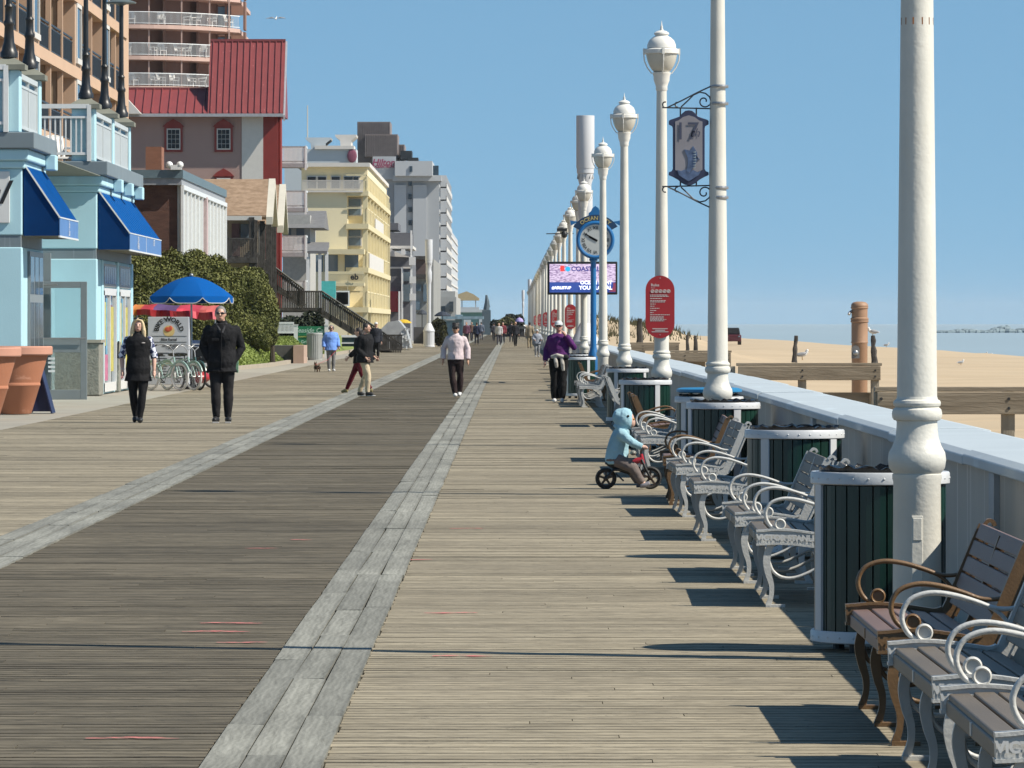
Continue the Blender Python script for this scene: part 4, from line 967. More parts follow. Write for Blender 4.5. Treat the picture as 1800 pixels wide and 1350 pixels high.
# street sign on the second pole
Ys = 51.2; k_ = Ys/F
M_iron = mat('dark_iron', (.03,.035,.045), .5)
ss = thing('street_sign', 'hanging shield shaped 17th street sign with a leaping marlin on scroll brackets', 'street sign', (XX(1212,Ys), Ys-.02, ZZ(260,Ys)))
def c2(px, py, d=0.0): return PX(px, py, Ys-.02+d)
def scroll(pts, r=.0075): return MB().tube([c2(*p) for p in pts], r, 6)
def spiral(cx, cy, r0, r1, a0, a1, n=18):
    return [(cx + (r0+(r1-r0)*i/n)*math.cos(a0+(a1-a0)*i/n), cy + (r0+(r1-r0)*i/n)*math.sin(a0+(a1-a0)*i/n)) for i in range(n+1)]
for s_, ys, yo in ((1, 189, 0), (-1, 328, 0)):
    br = MB()
    def T(lst): br.tube([c2(x, ys - s_*(y-189) if False else ys + s_*(y-189)) for x, y in lst], .0075, 6)
    T([(1164,189),(1251,191)]); T([(1173,189),(1200,176),(1225,163),(1251,151)])
    T(spiral(1170,183,6.5,3.5,1.6,4.9)); T(spiral(1191,183,5.5,3,1.4,4.6))
    T([(1197,188),(1207,179),(1219,167),(1230,162),(1240,164),(1247,170),(1250,178),(1248,185)]); T(spiral(1238,178,11,3,.6,6.6,26))
    br.box(XX(1250.5,Ys), XX(1252,Ys), Ys-.03, Ys, ZZ(ys+s_*8 if s_>0 else ys+10, Ys)-.1, ZZ(ys-45 if s_>0 else ys-6, Ys)+.1)
    br.build('bracket', M_iron, ss, world=True)
    for yy in ((152, 182) if s_ > 0 else (330, 347)):
        MB().lathe([(.085,-.014),(.088,0),(.085,.014)], (PXX, Ys, ZZ(yy,Ys)), 20, cap=False).build('clamp', M_steel, ss, world=True)
    for px in (1196, 1224): MB().bar(c2(px, ys), c2(px, ys+s_*(16 if s_>0 else 12)), .016, .014).build('hanger', M_iron, ss, world=True)
def shield(g):                                   # outline, grown by g px
    h = [(0,194-g),(6,195-g),(11,199-g),(16,205-g),(24,208-g),(33,211-g),(35+g*.6,213),(35+g*.6,219),(29+g,222),(28+g,226),(28+g,297),(30+g,301),(35+g*.6,303),(35+g*.6,308+g*.4),(28,311+g),(19,316+g),(12,322+g),(6,325+g),(0,326+g)]
    return [(1210.5+x, y) for x, y in h] + [(1210.5-x, y) for x, y in h[-2:0:-1]]
M_shl = mat('navy_shield', (.035,.045,.10), .5, .1, 4)
b_ = MB(); b_.prism([(XX(x,Ys), ZZ(y,Ys)) for x, y in shield(0)], 'y', Ys-.045, Ys+.005); bo = b_.build('shield_board', M_shl, ss, world=True, bevel=.004)
inn = [(1210.5+x, y) for x, y in ((0,203),(10,206),(18,212),(24,214),(24,299),(14,303),(0,306),(-14,303),(-24,299),(-24,214),(-18,212),(-10,206))]
p_ = MB(); p_.prism([(XX(x,Ys), ZZ(y,Ys)) for x, y in inn], 'y', Ys-.049, Ys-.04); p_.build('face_panel', mat('mauve_grey_face', (.30,.285,.31), .5, .15, 3), bo, world=True)
t = MB(); t.text('17', .235, c2(1207, 232, -.032), align='CENTER'); t.text('th', .115, c2(1221, 234, -.032), shear=.3); t.build('lettering', mat('dusky_blue_letters', (.07,.08,.13), .5), bo, world=True)
mr_ = MB()
fish = [(1218,257),(1225,268),(1226,280),(1221,292),(1214,301),(1207,306),(1206,300),(1209,288),(1208,276),(1202,263),(1208,264),(1213,265)]
mr_.prism([(XX(x,Ys), ZZ(y,Ys)) for x, y in fish], 'y', Ys-.056, Ys-.048)
mr_.prism([(XX(x,Ys), ZZ(y,Ys)) for x, y in ((1223,273),(1230,281),(1224,280))], 'y', Ys-.056, Ys-.048)
wv = [(1190,299),(1197,301),(1204,298),(1211,304),(1218,299),(1226,303),(1232,300),(1228,308),(1218,314),(1210.5,319),(1202,314),(1193,308)]
mr_.prism([(XX(x,Ys), ZZ(y,Ys)) for x, y in wv], 'y', Ys-.055, Ys-.048); mr_.build('marlin_relief', mat('marlin_blue', (.10,.15,.27), .45, .35, 20), bo, world=True)
mr_ = MB()
for i in range(7): y = 266+i*4.6; x = 1221.5-.02*(i-2)**2*3; mr_.prism([(XX(x-4,Ys), ZZ(y+2,Ys)), (XX(x+2,Ys), ZZ(y,Ys)), (XX(x+1.4,Ys), ZZ(y+2.6,Ys))], 'y', Ys-.060, Ys-.055)
mr_.build('fish_stripe', mat('pale_stripe', (.35,.42,.46), .5), bo, world=True)
# red oval signs
M_red = mat('sign_red', (.42,.018,.022), .45, .06, 4)
M_signtxt = mat('sign_text_pale', (.70,.62,.58), .5)
Y3 = 71.6
def oval_sign(first=[], loc=None, label=None):
    if first: return dup(first[0], loc, label=label)
    t = thing('oval_sign', label, 'sign', loc, group='red oval signs on the lamp posts')
    hw, hh = .19, .41
    pts = [(hw*math.cos(a), (hh-hw)+hw*math.sin(a)) for a in [math.pi*i/16 for i in range(17)]] + [(hw*math.cos(a), -(hh-hw)+hw*math.sin(a)) for a in [math.pi+math.pi*i/16 for i in range(17)]]
    MB().prism(pts, 'y', -.012, 0).build('panel', M_red, t)
    x = MB(); sc = .38/51
    x.text('Rules', .05, (-.12, -.013, .285), align='LEFT', bold=.001, depth=.002); x.text('Beach', .022, (-.12, -.013, .25), align='LEFT', depth=.002)
    for i in range(5):
        cx = -.10 + i*.053
        x.torus((cx, -.0145, .205), .019, .0045, seg=14, tseg=5); x.bar((cx-.011, -.0145, .198), (cx+.011, -.0145, .212), .004, .006); x.box(cx-.006, cx+.006, -.016, -.013, .195, .214)
    rr = random.Random(4); z = .155
    for (n, ln) in ((2,.27),(1,.18),(2,.22),(1,.08),(1,.07),(1,.13),(1,.1),(1,.05),(1,.28),(4,.22)):
        for j in range(n):
            L = ln*rr.uniform(.8, 1.0); xx = -.13
            while xx < -.13+L: wd = rr.uniform(.012,.035); x.box(xx, min(xx+wd, -.13+L), -.0150, -.0125, z-.005, z+.005); xx += wd+.006
            z -= .017
        z -= .011
    for j, ln in enumerate((.2,.13,.22)): x.box(-ln/2, ln/2, -.015, -.0125, -.285-.02*j-.006, -.285-.02*j+.004)
    x.build('lettering', M_signtxt, t)
    for bz in (.375, -.365): MB().ell((0,-.013,bz), .007).build('sign_bolt', M_steel, t)
    first.append(t); return t
zs = ZZ(539.5, Y3)
for i, lbl in ((2, 'large red oval rules sign with white text, nearest of its kind'), (7, 'red oval sign just right of the woman in the white cap, second nearest'), (10, 'small red oval sign just left of the woman in the white cap'),
               (13, 'tiny red oval sign on the far lamp row, fourth nearest of its kind'), (16, 'tiny red oval sign on the far lamp row, fifth nearest of its kind'), (19, 'tiniest red oval sign, farthest along the lamp row')):
    oval_sign(loc=(PXX-.005, lampY[i]-.10, zs), label=lbl)
# ================================================================== trash cans
M_slat = mat('green_slat', (.006,.035,.026), .32, .2, 3, island=.25, spec=.6)
M_canw = mat('can_white_metal', (.66,.68,.70), .35, .05, 6, .05, 60, dirt=((.45,.43,.4), 5, .68, (1,1,.4)))
M_bag = mat('black_plastic', (.005,.005,.006), .22, .2, 5, .25, 30, spec=.35)
can0 = thing('trash_can', 'x', 'trash can', group='green slatted trash cans by the sea wall')
RC = .325
s_ = MB(); n_ = 30
for i in range(n_):
    a0, a1 = 2*math.pi*(i+.06)/n_, 2*math.pi*(i+.94)/n_; r0, r1 = RC-.03, RC
    s_.prism([(r0*math.cos(a0), r0*math.sin(a0)), (r1*math.cos(a0), r1*math.sin(a0)), (r1*1.003*math.cos((a0+a1)/2), r1*1.003*math.sin((a0+a1)/2)), (r1*math.cos(a1), r1*math.sin(a1)), (r0*math.cos(a1), r0*math.sin(a1))], 'z', .09, .82)
s_.build('slat_body', M_slat, can0)
MB().lathe([(RC-.035,.08),(RC-.035,.83)], seg=30, cap=False).build('inner_drum', M_black, can0)
def band(z0, z1, r, name):
    b = MB().lathe([(r-.035,z1),(r,z1),(r+.006,z1-.008),(r+.006,z0+.005),(r,z0),(r-.035,z0),(r-.035,z1)], seg=48, cap=False).build(name, M_canw, can0, smooth=40)
    v = MB()
    for i in range(28): a = 2*math.pi*(i+.4)/28; v.ell(((r+.004)*math.cos(a), (r+.004)*math.sin(a), (z0+z1)/2), .0062, seg=8, rings=5)
    v.build('rivet', M_canw, b)
band(.825, .887, RC+.014, 'rim_band'); band(.045, .105, RC+.014, 'base_band')
for k in range(4):
    a = math.pi + .02 + k*math.pi/2
    v = MB(); ca, sa = math.cos(a), math.sin(a)
    v.prism([((RC+.014)*math.cos(a+d), (RC+.014)*math.sin(a+d)) for d in (-.1,-.05,0,.05,.1)] + [((RC-.005)*math.cos(a+d), (RC-.005)*math.sin(a+d)) for d in (.1,0,-.1)], 'z', .10, .83); v.build('stile', M_canw, can0)
    a += .6; MB().lathe([(.03,0),(.03,.05)], (.24*math.cos(a), .24*math.sin(a), 0), 10).build('foot', M_black, can0)
lr = MB(); rb = random.Random(8); seg = 60
vs = []
for j, (r, z) in enumerate(((RC-.03,.75),(RC-.025,.885),(RC-.02,.905),(RC-.05,.908),(RC-.09,.80))):
    for i in range(seg):
        a = 2*math.pi*i/seg; wv = (.007*math.sin(a*17+1)+.006*math.sin(a*29)+rb.uniform(-.004,.004) + .010*max(0, math.sin(a*2+.6))) if j in (2,3) else 0
        vs.append(((r+wv*.4)*math.cos(a), (r+wv*.4)*math.sin(a), z + wv*.9))
lr.add(vs, [(j*seg+i, j*seg+(i+1)%seg, (j+1)*seg+(i+1)%seg, (j+1)*seg+i) for j in range(4) for i in range(seg)])
lr.build('bag_liner', M_bag, can0, smooth=50)
cans = [(1.823, 27.05, 0, 'nearest green slatted trash can, behind the nearest lamp post'), (1.95, 37.7, .5, 'green slatted trash can with a bulging black bag, second from the camera'),
        (1.955, 50.6, .0, 'green slatted trash can below the pole with the 17th street sign'), (1.97, 54.6, .3, 'green slatted trash can with a blue lid, half hidden behind another can'),
        (1.72, 70.5, .1, 'green slatted trash can behind the child and the leaning bronze bench'), (1.86, 88, .6, 'green slatted trash can at the foot of the fourth lamp post'),
        (1.47, 118, .2, 'green slatted trash can in front of the blue clock post'), (1.62, 128, .9, 'green slatted trash can farthest away, right of the woman in purple')]
for i, (x, y, rz, lbl) in enumerate(cans):
    if i == 0: can0.location = (x, y, 0); can0['label'] = lbl; can0.rotation_euler.z = .35
    else: dup(can0, (x, y, 0), rotz=rz+.35, label=lbl)
ld = MB().lathe([(.0,.0),(.30,.0),(.33,.01),(.33,.035),(.28,.05),(.0,.055)], (0,0,0), 30); lo = ld.build('can_lid', mat('sky_blue_plastic', (.03,.25,.50), .4), None, smooth=40)
lo.location = (1.97, 54.6, .925); tag(lo, 'blue round lid lying on a trash can half hidden behind another', 'lid')
# ================================================================== benches
M_bslat = mat('brown_recycled_slat', (.165,.134,.100), .5, .12, 2.0, .12, 30, stretch=(6,.6,6), island=.12)
M_bslat2 = mat('plum_recycled_slat', (.21,.133,.110), .5, .12, 2.0, .12, 30, stretch=(6,.6,6), island=.12)
M_frw = mat('bench_white_paint', (.67,.67,.64), .38, .06, 12, .12, 70, dirt=((.36,.30,.22), 9, .7, (1,1,1)))
M_ltr = mat('raised_letters', (.80,.80,.78), .4)
BL = 2.0                                         # bench length
def sm2(pts, rs):
    P = smooth([(*p, r) for p, r in zip(pts, rs)], 4); return [p[:3] for p in P], [p[3] for p in P]
def make_bench(fm, sm_, lm, label, group):
    t = thing('bench', label, 'bench', group=group)
    h = BL/2
    s = MB()
    zs_ = [.418, .423, .421, .414, .406]
    for i in range(5):
        x = .012 + i*.080; s.add(*slatbox(x, x+.070, -h+.03, h-.03, zs_[i]-.032, zs_[i], (zs_[min(i+1,4)]-zs_[max(i-1,0)])*.3))
    s.add(*slatbox(.004, .034, -h+.03, h-.03, .345, .398, 0))
    s.build('seat', sm_, t, bevel=.006)
    b = MB()
    for i in range(5):
        z = .47+i*.068; x = .435+ (z-.44)*.40
        dx, dz = .40*.03, .03
        b.prism([(x-dx+.012, z-dz), (x+dx+.012, z+dz), (x+dx-.016, z+dz+.008), (x-dx-.016, z-dz+.008)], 'y', -h+.03, h-.03)
    b.build('backrest', sm_, t, bevel=.005)
    for k, y in enumerate((-h, 0.0, h)):
        end = k != 1; wd = .026 if end else .02
        f = MB()
        if end:
            f.strip([(-.012,.396),(.03,.398),(.1,.402),(.2,.398),(.3,.385),(.36,.378),(.405,.39),(.43,.43),(.455,.49),(.50,.60),(.545,.715),(.567,.772)], [.074,.075,.075,.073,.07,.066,.064,.064,.062,.058,.052,.045], y-wd, y+wd)
            yy = (y-wd-.006, y+wd+.006)
            f.strip([(-.014,.434),(.03,.437),(.1,.443),(.2,.438),(.3,.424),(.36,.416),(.39,.425)], .012, *yy)
            f.strip([(-.014,.358),(.03,.360),(.1,.363),(.2,.359),(.3,.347),(.37,.345)], .012, *yy)
            f.strip([(.567,.772),(.585,.790),(.605,.786),(.612,.768)], .016, y-wd-.004, y+wd+.004)
            f.strip([(.445,.39),(.49,.48),(.535,.59),(.58,.70),(.60,.765)], .012, *yy)
        else:
            f.strip([(.0,.375),(.2,.375),(.36,.36),(.43,.42),(.5,.59),(.56,.76)], .04, y-wd, y+wd)
        fo = f.build('end_frame' if end else 'middle_frame', fm, t, smooth=35)
        l = MB(); l.strip([(.075,.365),(.055,.32),(.045,.26),(.055,.19),(.072,.13),(.072,.07),(.055,.012)], [.038,.039,.041,.035,.029,.026,.032], y-.015, y+.015)
        l.strip([(.04,.008),(.15,.008)], .016, y-.03, y+.03); l.build('front_leg', fm, fo, smooth=35)
        l = MB(); l.strip([(.37,.365),(.385,.31),(.405,.24),(.40,.17),(.41,.09),(.45,.012)], [.045,.045,.044,.038,.034,.036], y-.018, y+.018)
        l.strip([(.36,.008),(.47,.008)], .016, y-.03, y+.03); l.build('rear_leg', fm, fo, smooth=35)
        l = MB(); l.tube(smooth([(.058,y,.27),(.075,y,.215),(.115,y,.178),(.17,y,.165),(.23,y,.175),(.30,y,.205),(.36,y,.235),(.40,y,.235)], 4), .0095, 8); l.build('brace', fm, fo, smooth=60)
        if end:
            a = MB(); a.tube(*sm2([(.115,y,.445),(.085,y,.452),(.058,y,.475),(.04,y,.515),(.043,y,.555),(.067,y,.592),(.11,y,.613),(.165,y,.62),(.24,y,.609),(.32,y,.585),(.375,y,.565),(.42,y,.560),(.47,y,.568),(.525,y,.60)], [.008,.0088,.0098,.0100,.0100,.0100,.0104,.0104,.0104,.010,.0095,.009,.008,.007]), 8, flat=1.25)
            a.tube(smooth([(.355,y,.572),(.40,y,.545),(.43,y,.51),(.446,y,.465)], 4), .008, 8); a.prism([(.122+.024*math.cos(q), .473+.024*math.sin(q)) for q in [2*math.pi*i/16 for i in range(16)]], 'y', y-.006, y+.006)
            a.torus((.122,y,.473), .027, .0065, 'y', 18, 8, flat=2.4); ao = a.build('arm_rest', fm, fo, smooth=60)
            for sg in (-1, 1):
                x = MB(); x.text('VICTOR STANLEY', .046, ((.17, y-wd-.004, .395) if sg < 0 else (.17, y+wd+.004, .395)), (1 if sg < 0 else -1, 0, -.02), (0,0,1), bold=.0022, depth=.003); x.build('lettering', lm, fo)
    r = MB(); r.bar((.40,-h,.235), (.40,h,.235), .03, .012, (0,0,1)); r.build('stretcher', fm, t)
    return t
def slatbox(x0, x1, y0, y1, z0, z1, tl):
    return ([(x0,y0,z0-tl),(x1,y0,z0+tl),(x1,y1,z0+tl),(x0,y1,z0-tl),(x0,y0,z1-tl),(x1,y0,z1+tl),(x1,y1,z1+tl),(x0,y1,z1-tl)],
            [(3,2,1,0),(4,5,6,7),(0,1,5,4),(1,2,6,5),(2,3,7,6),(3,0,4,7)])
GB = 'benches along the sea wall'
bw = make_bench(M_frw, M_bslat, M_ltr, 'x', GB); bb = make_bench(M_bronze, M_bslat2, M_bronze, 'x', GB)
blist = [ # x of the seat front, y middle, white?, faces the sea?, label
 (1.405, 16.75, 1, 0, 'white framed bench nearest the camera, cut by the right edge'), (1.412, 19.25, 1, 0, 'white framed bench second from the camera, overlapping a bronze framed one'),
 (1.415, 21.95, 0, 0, 'bronze framed bench in front of the nearest green trash can'), (1.42, 32.15, 1, 0, 'white framed bench just left of the nearest trash can'),
 (1.40, 35.0, 1, 0, 'white framed bench behind the nearest trash can, next to the second can'), (1.37, 41.6, 1, 0, 'white framed bench left of the second trash can'), (1.37, 46.6, 1, 0, 'white framed bench in front of the third trash can, beside a bronze one'),
 (1.37, 49.6, 0, 0, 'bronze framed bench beside the third trash can'), (1.36, 58.2, 1, 0, 'white framed bench right in front of the child on the balance bike'), (1.36, 60.7, 1, 0, 'white framed bench behind the one in front of the child'),
 (1.40, 64.6, 0, 1, 'bronze framed bench turned to face the sea behind the child'), (1.46, 86.0, 1, 1, 'white framed bench turned to face the sea right behind the child'),
 (1.30, 106.0, 1, 0, 'white framed bench, first in the row beside the woman in purple'), (1.30, 108.3, 1, 0, 'white framed bench, second in the row beside the woman in purple'), (1.30, 110.6, 1, 0, 'white framed bench, third in the row beside the woman in purple'),
 (1.40, 114.5, 0, 1, 'bronze framed bench turned to face the sea behind the woman in purple'), (1.34, 131.5, 1, 1, 'white framed bench turned to face the sea, right of the woman in purple'),
 (1.28, 137, 1, 0, 'white framed bench, first beyond the woman in purple'), (1.28, 142, 1, 0, 'white framed bench, second beyond the woman in purple'), (1.28, 152, 1, 0, 'white framed bench, third beyond the woman in purple'),
 (1.28, 158, 1, 0, 'white framed bench, fourth beyond the woman in purple'), (1.28, 176, 1, 0, 'white framed bench, fifth beyond the woman in purple'), (1.28, 190, 1, 0, 'white framed bench, sixth beyond the woman in purple'), (1.28, 214, 1, 0, 'tiny white framed bench, farthest one along the sea wall')]
used = {0: False, 1: False}
for x, y, wh, sea, lbl in blist:
    src = bw if wh else bb
    loc = (x if not sea else x+.60, y, 0); rz = 0.0 if not sea else math.pi
    if not used[wh]: used[wh] = True; src.location = loc; src.rotation_euler.z = rz; src['label'] = lbl
    else: dup(src, loc, rotz=rz + random.Random(int(y)).uniform(-.015,.015), label=lbl)
# ================================================================== street clock
Yk = 125.0
ck = thing('street_clock', 'blue street clock with Roman numerals on a slim blue post', 'clock', (XX(1046,Yk), Yk, 0))
cz = ZZ(422, Yk); cx = XX(1046.5, Yk)
MB().lathe([(.2,0),(.2,.25),(.15,.3),(.12,.9),(.085,1.0),(.07,1.1),(.062,cz-.5),(.1,cz-.46),(.08,cz-.40)], (XX(1043,Yk), Yk, 0), 16).build('post', M_blue, ck, world=True, smooth=40)
def circ(r, n=40, cx_=0, cz_=0): return [(cx_+r*math.cos(2*math.pi*i/n), cz_+r*math.sin(2*math.pi*i/n)) for i in range(n)]
hs = MB(); hs.prism(circ(.40,40,cx,cz), 'y', Yk-.12, Yk+.12); hs.torus((cx,Yk-.12,cz), .395, .045, 'y', 40, 8); hs.torus((cx,Yk+.12,cz), .395, .045, 'y', 40, 8); ho = hs.build('case', M_blue, ck, world=True, smooth=40)
fc = MB(); fc.prism(circ(.355,40,cx,cz), 'y', Yk-.128, Yk-.11); fo = fc.build('clock_face', mat('clock_dial', (.60,.62,.60), .4, .04, 3), ck, world=True)
t = MB()
for i, rn in enumerate(('XII','I','II','III','IV','V','VI','VII','VIII','IX','X','XI')):
    a = math.pi/2 - i*math.pi/6; ux = Vector((math.sin(a), 0, -math.cos(a))); uz = Vector((math.cos(a), 0, math.sin(a)))
    t.text(rn, .105, (cx+.275*math.cos(a), Yk-.130, cz+.275*math.sin(a)), ux, uz, bold=.002)
t.build('numeral', M_ink, fo, world=True)
for nm, a, L, wd in (('hour_hand', R(152), .17, .05), ('minute_hand', R(149), .27, .032)):
    a_ = MB(); a_.bar((cx-.05*math.cos(a), Yk-.137, cz-.05*math.sin(a)), (cx+L*math.cos(a), Yk-.137, cz+L*math.sin(a)), .006, wd, (0,0,1)); a_.build(nm, M_ink, fo, world=True)
ar = MB(); pts = [(cx+.43*math.cos(a), cz+.43*math.sin(a)) for a in [R(32)+R(116)*i/20 for i in range(21)]] + [(cx+.60*math.cos(a), cz+.58*math.sin(a)) for a in [R(148)-R(116)*i/20 for i in range(21)]]
ar.prism(pts, 'y', Yk-.07, Yk+.07); ao = ar.build('name_arch', mat('navy_arch', (.012,.05,.12), .45), ck, world=True)
t = MB(); t.text('OCEAN CITY', .125, (cx, Yk-.071, cz+.50), arc=.50, bold=.002); t.build('lettering', mat('gold_letters', (.60,.48,.18), .45), ao, world=True)
cr = MB(); cr.prism([(cx-.16,cz+.55),(cx-.15,cz+.62),(cx-.10,cz+.66),(cx-.07,cz+.73),(cx,cz+.78),(cx+.07,cz+.73),(cx+.10,cz+.66),(cx+.15,cz+.62),(cx+.16,cz+.55)], 'y', Yk-.06, Yk+.06)
cr.prism([(cx-.56,cz+.33),(cx-.58,cz+.45),(cx-.40,cz+.42)], 'y', Yk-.05, Yk+.05); cr.prism([(cx+.56,cz+.33),(cx+.58,cz+.45),(cx+.40,cz+.42)], 'y', Yk-.05, Yk+.05); cr.build('crest', M_blue, ck, world=True)
# ================================================================== masts and the video screen
M_mast = mat('mast_white', (.66,.67,.69), .4, .04, 1.5)
def mast(px, Y, label):
    t = thing('mast', label, 'mast', (XX(px, Y), Y, 0), group='white masts with drum bases')
    MB().lathe([(.245,7.32),(.25,7.30),(.25,5.90),(.243,5.86),(.20,5.85)], seg=26).build('antenna_drum', M_mast, t, smooth=35)
    c = MB().lathe([(.235,5.86),(.235,5.74),(.215,5.72),(.20,5.55),(.165,5.42),(.165,5.20),(.20,5.12),(.20,4.6),(.15,4.3)], seg=26).build('collar', M_mast, t, smooth=35)
    v = MB()
    for k in range(12): a = 2*math.pi*k/12; v.bar((.218*math.cos(a), .218*math.sin(a), 5.58), (.205*math.cos(a+.14), .205*math.sin(a+.14), 5.70), .03, .012)
    v.build('vent', mat('vent_grey', (.35,.36,.37), .6), c)
    MB().lathe([(.15,4.4),(.137,3.0),(.135,1.5)], seg=26).build('shaft', M_mast, t, smooth=35)
    b = MB().lathe([(.40,0),(.40,.10),(.37,.12),(.37,1.02),(.40,1.04),(.40,1.12),(.37,1.16),(.16,1.60),(.135,1.62)], seg=28).build('drum_base', M_mast, t, smooth=35)
    v = MB()
    for k in range(14): a = 2*math.pi*k/14; v.bar((.372*math.cos(a), .372*math.sin(a), .16), (.372*math.cos(a), .372*math.sin(a), .98), .05, .012, (math.cos(a), math.sin(a), 0))
    v.build('base_rib', M_mast, b)
    return t
mast(1029, 150, 'tall white mast carrying the video screen, with a wide drum top')
mast(754, 372, 'white mast with a round drum base on the shop side of the boardwalk')
mast(931, 710, 'thin far white mast at the end of the lamp row'); mast(919.5, 942, 'thinnest far white mast left of the lamp row')
Yv2 = 146.9
vs_ = thing('video_screen', 'wide video screen in a black frame hung on the tall white mast', 'screen', (XX(1023,Yv2), Yv2, ZZ(490,Yv2)), rotz=0.0)
f_ = MB(); f_.box(XX(962,Yv2), XX(1085,Yv2), Yv2-.25, Yv2, ZZ(518,Yv2), ZZ(460,Yv2)); f_.build('frame', M_black, vs_, world=True, bevel=.02)
for zb in (474, 504): MB().box(XX(1029,150)+.1, XX(1029,150)+.2, Yv2, 150, ZZ(zb,Yv2)-.04, ZZ(zb,Yv2)+.04).build('bracket', M_steel, vs_, world=True)
def emat(name, c, s):
    m = mat(name, c, .6, .0); p = m.node_tree.nodes['Principled BSDF']; p.inputs['Emission Color'].default_value = (*c, 1); p.inputs['Emission Strength'].default_value = s; return m
M_scr = bpy.data.materials.new('led_screen'); M_scr.use_nodes = True
_n, _l = M_scr.node_tree.nodes, M_scr.node_tree.links
_t = _n.new('ShaderNodeTexCoord'); _m = _n.new('ShaderNodeMapping'); _m.inputs['Scale'].default_value = (9, 1, 34); _l.new(_t.outputs['Object'], _m.inputs['Vector'])
_z = _n.new('ShaderNodeTexNoise'); _z.inputs['Scale'].default_value = 1.6; _z.inputs['Detail'].default_value = 3; _l.new(_m.outputs[0], _z.inputs['Vector'])
_r = _n.new('ShaderNodeValToRGB'); _r.color_ramp.elements[0].position = .36; _r.color_ramp.elements[0].color = (.22,.13,.30,1); _r.color_ramp.elements[1].position = .55; _r.color_ramp.elements[1].color = (.74,.60,.80,1)
_l.new(_z.outputs['Fac'], _r.inputs['Fac']); _l.new(_r.outputs['Color'], _n['Principled BSDF'].inputs['Emission Color']); _n['Principled BSDF'].inputs['Emission Strength'].default_value = .8; _n['Principled BSDF'].inputs['Base Color'].default_value = (.02,.02,.02,1)
sp_ = MB(); pbox(sp_, 966, 1082, 464, 514, Yv2-.262, Yv2-.24); so = sp_.build('display', M_scr, vs_, world=True)
E_blue = emat('screen_blue', (.03,.07,.30), .5); E_red = emat('screen_red', (.75,.05,.05), .7); E_cy = emat('screen_teal', (.02,.35,.60), .7); E_wh = emat('screen_white', (.8,.8,.95), .9); E_navy = emat('screen_navy', (.03,.03,.22), .5); E_mar = emat('screen_maroon', (.22,.04,.08), .5)
b_ = MB(); pbox(b_, 966, 1082, 496, 514, Yv2-.268, Yv2-.26); b_.build('blue_field', E_blue, so, world=True)
b_ = MB(); pbox(b_, 1078, 1082, 497, 513, Yv2-.275, Yv2-.26); b_.prism([(XX(1070,Yv2), ZZ(513,Yv2)), (XX(1082,Yv2), ZZ(513,Yv2)), (XX(1082,Yv2), ZZ(499,Yv2))], 'y', Yv2-.274, Yv2-.26); b_.build('maroon_field', E_mar, so, world=True)
b_ = MB(); pbox(b_, 985, 992, 467, 477, Yv2-.27, Yv2-.26); b_.prism([(XX(983,Yv2), ZZ(472,Yv2)), (XX(987,Yv2), ZZ(470,Yv2)), (XX(987,Yv2), ZZ(474,Yv2))], 'y', Yv2-.27, Yv2-.26); b_.build('red_logo', E_red, so, world=True)
b_ = MB(); b_.prism(circ(.068, 20, XX(998,Yv2), ZZ(473,Yv2)), 'y', Yv2-.27, Yv2-.26); b_.build('teal_logo', E_cy, so, world=True)
t = MB(); t.text('COASTAL', .175, PX(1004, 473, Yv2-.27), align='LEFT', bold=.005); t.build('navy_lettering', E_navy, so, world=True)
t = MB(); t.text('OCEAN LIGHT', .13, PX(1048, 497, Yv2-.28), bold=.006); t.text('YOUR LOCAL', .143, PX(1047, 506, Yv2-.28), bold=.006); t.text('#AIRLISTUP', .10, PX(987, 506, Yv2-.28), bold=.006); t.build('white_lettering', E_wh, so, world=True)
# camera / black dome on a lamp in the far row
q = MB(); y = 203.0; z = ZZ(412, y); q.ell((XX(992,y), y-.2, z), .12, .12, .14); q.box(XX(992,y)-.28, XX(992,y)+.1, y-.25, y-.15, z+.12, z+.22); q.tube([(XX(960,y), y-.2, z+.02), (XX(1008,y), y-.2, z+.03)], .02, 6)
tag(q.build('surveillance_camera', M_black, None), 'black dome camera on a bracket high on the far lamp row', 'camera')
# ================================================================== pots and board by the shop
M_terra = mat('terracotta', (.50,.20,.105), .8, .08, 2.5, .12, 30, dirt=((.58,.30,.20), 2.5, .6, (1,1,2)))
def pot(px_rim, Y, label):
    R1, h = .66, 1.21
    x = XX(px_rim, Y) - R1 - .03
    t = thing('terracotta_pot', label, 'flower pot', (x, Y, 0), group='terracotta pots by the shop')
    MB().lathe([(.30,0),(.32,.02),(.465,.50),(.475,.51),(.475,.55),(.47,.56),(.615,1.06),(.60,1.07)], seg=40).build('pot_body', M_terra, t, smooth=35)
    MB().lathe([(.60,1.05),(.68,1.05),(.695,1.07),(.695,1.19),(.68,1.21),(.60,1.21),(.58,1.10)], seg=40, cap=False).build('rim', mat('terracotta_rim', (.60,.30,.21), .8, .06, 3), t, smooth=35)
    MB().lathe([(.0,1.12),(.6,1.12)], seg=30, cap=False).build('soil', mat('soil', (.06,.04,.025), .95, .3, 20), t)
pot(37, 92.6, 'terracotta flower pot at the left edge, in front of the other pot'); pot(92, 97.5, 'terracotta flower pot showing its whole right side beside the navy board')
ab = MB(); xa, xb, y = XX(52, 98.6), XX(95, 98.6), 98.6
ab.prism([(xb-.03, 0), (xb, 0), (XX(72,y), ZZ(640,y)), (XX(70,y), ZZ(640,y))], 'y', y-.35, y+.35); ab.prism([(xa, 0), (xa+.03, 0), (XX(73,y), ZZ(640,y)), (XX(71,y), ZZ(640,y))], 'y', y-.35, y+.35)
ab.prism([(xa+.03, .03), (xb-.03, .03), (XX(72,y), ZZ(643,y))], 'y', y-.30, y-.29)
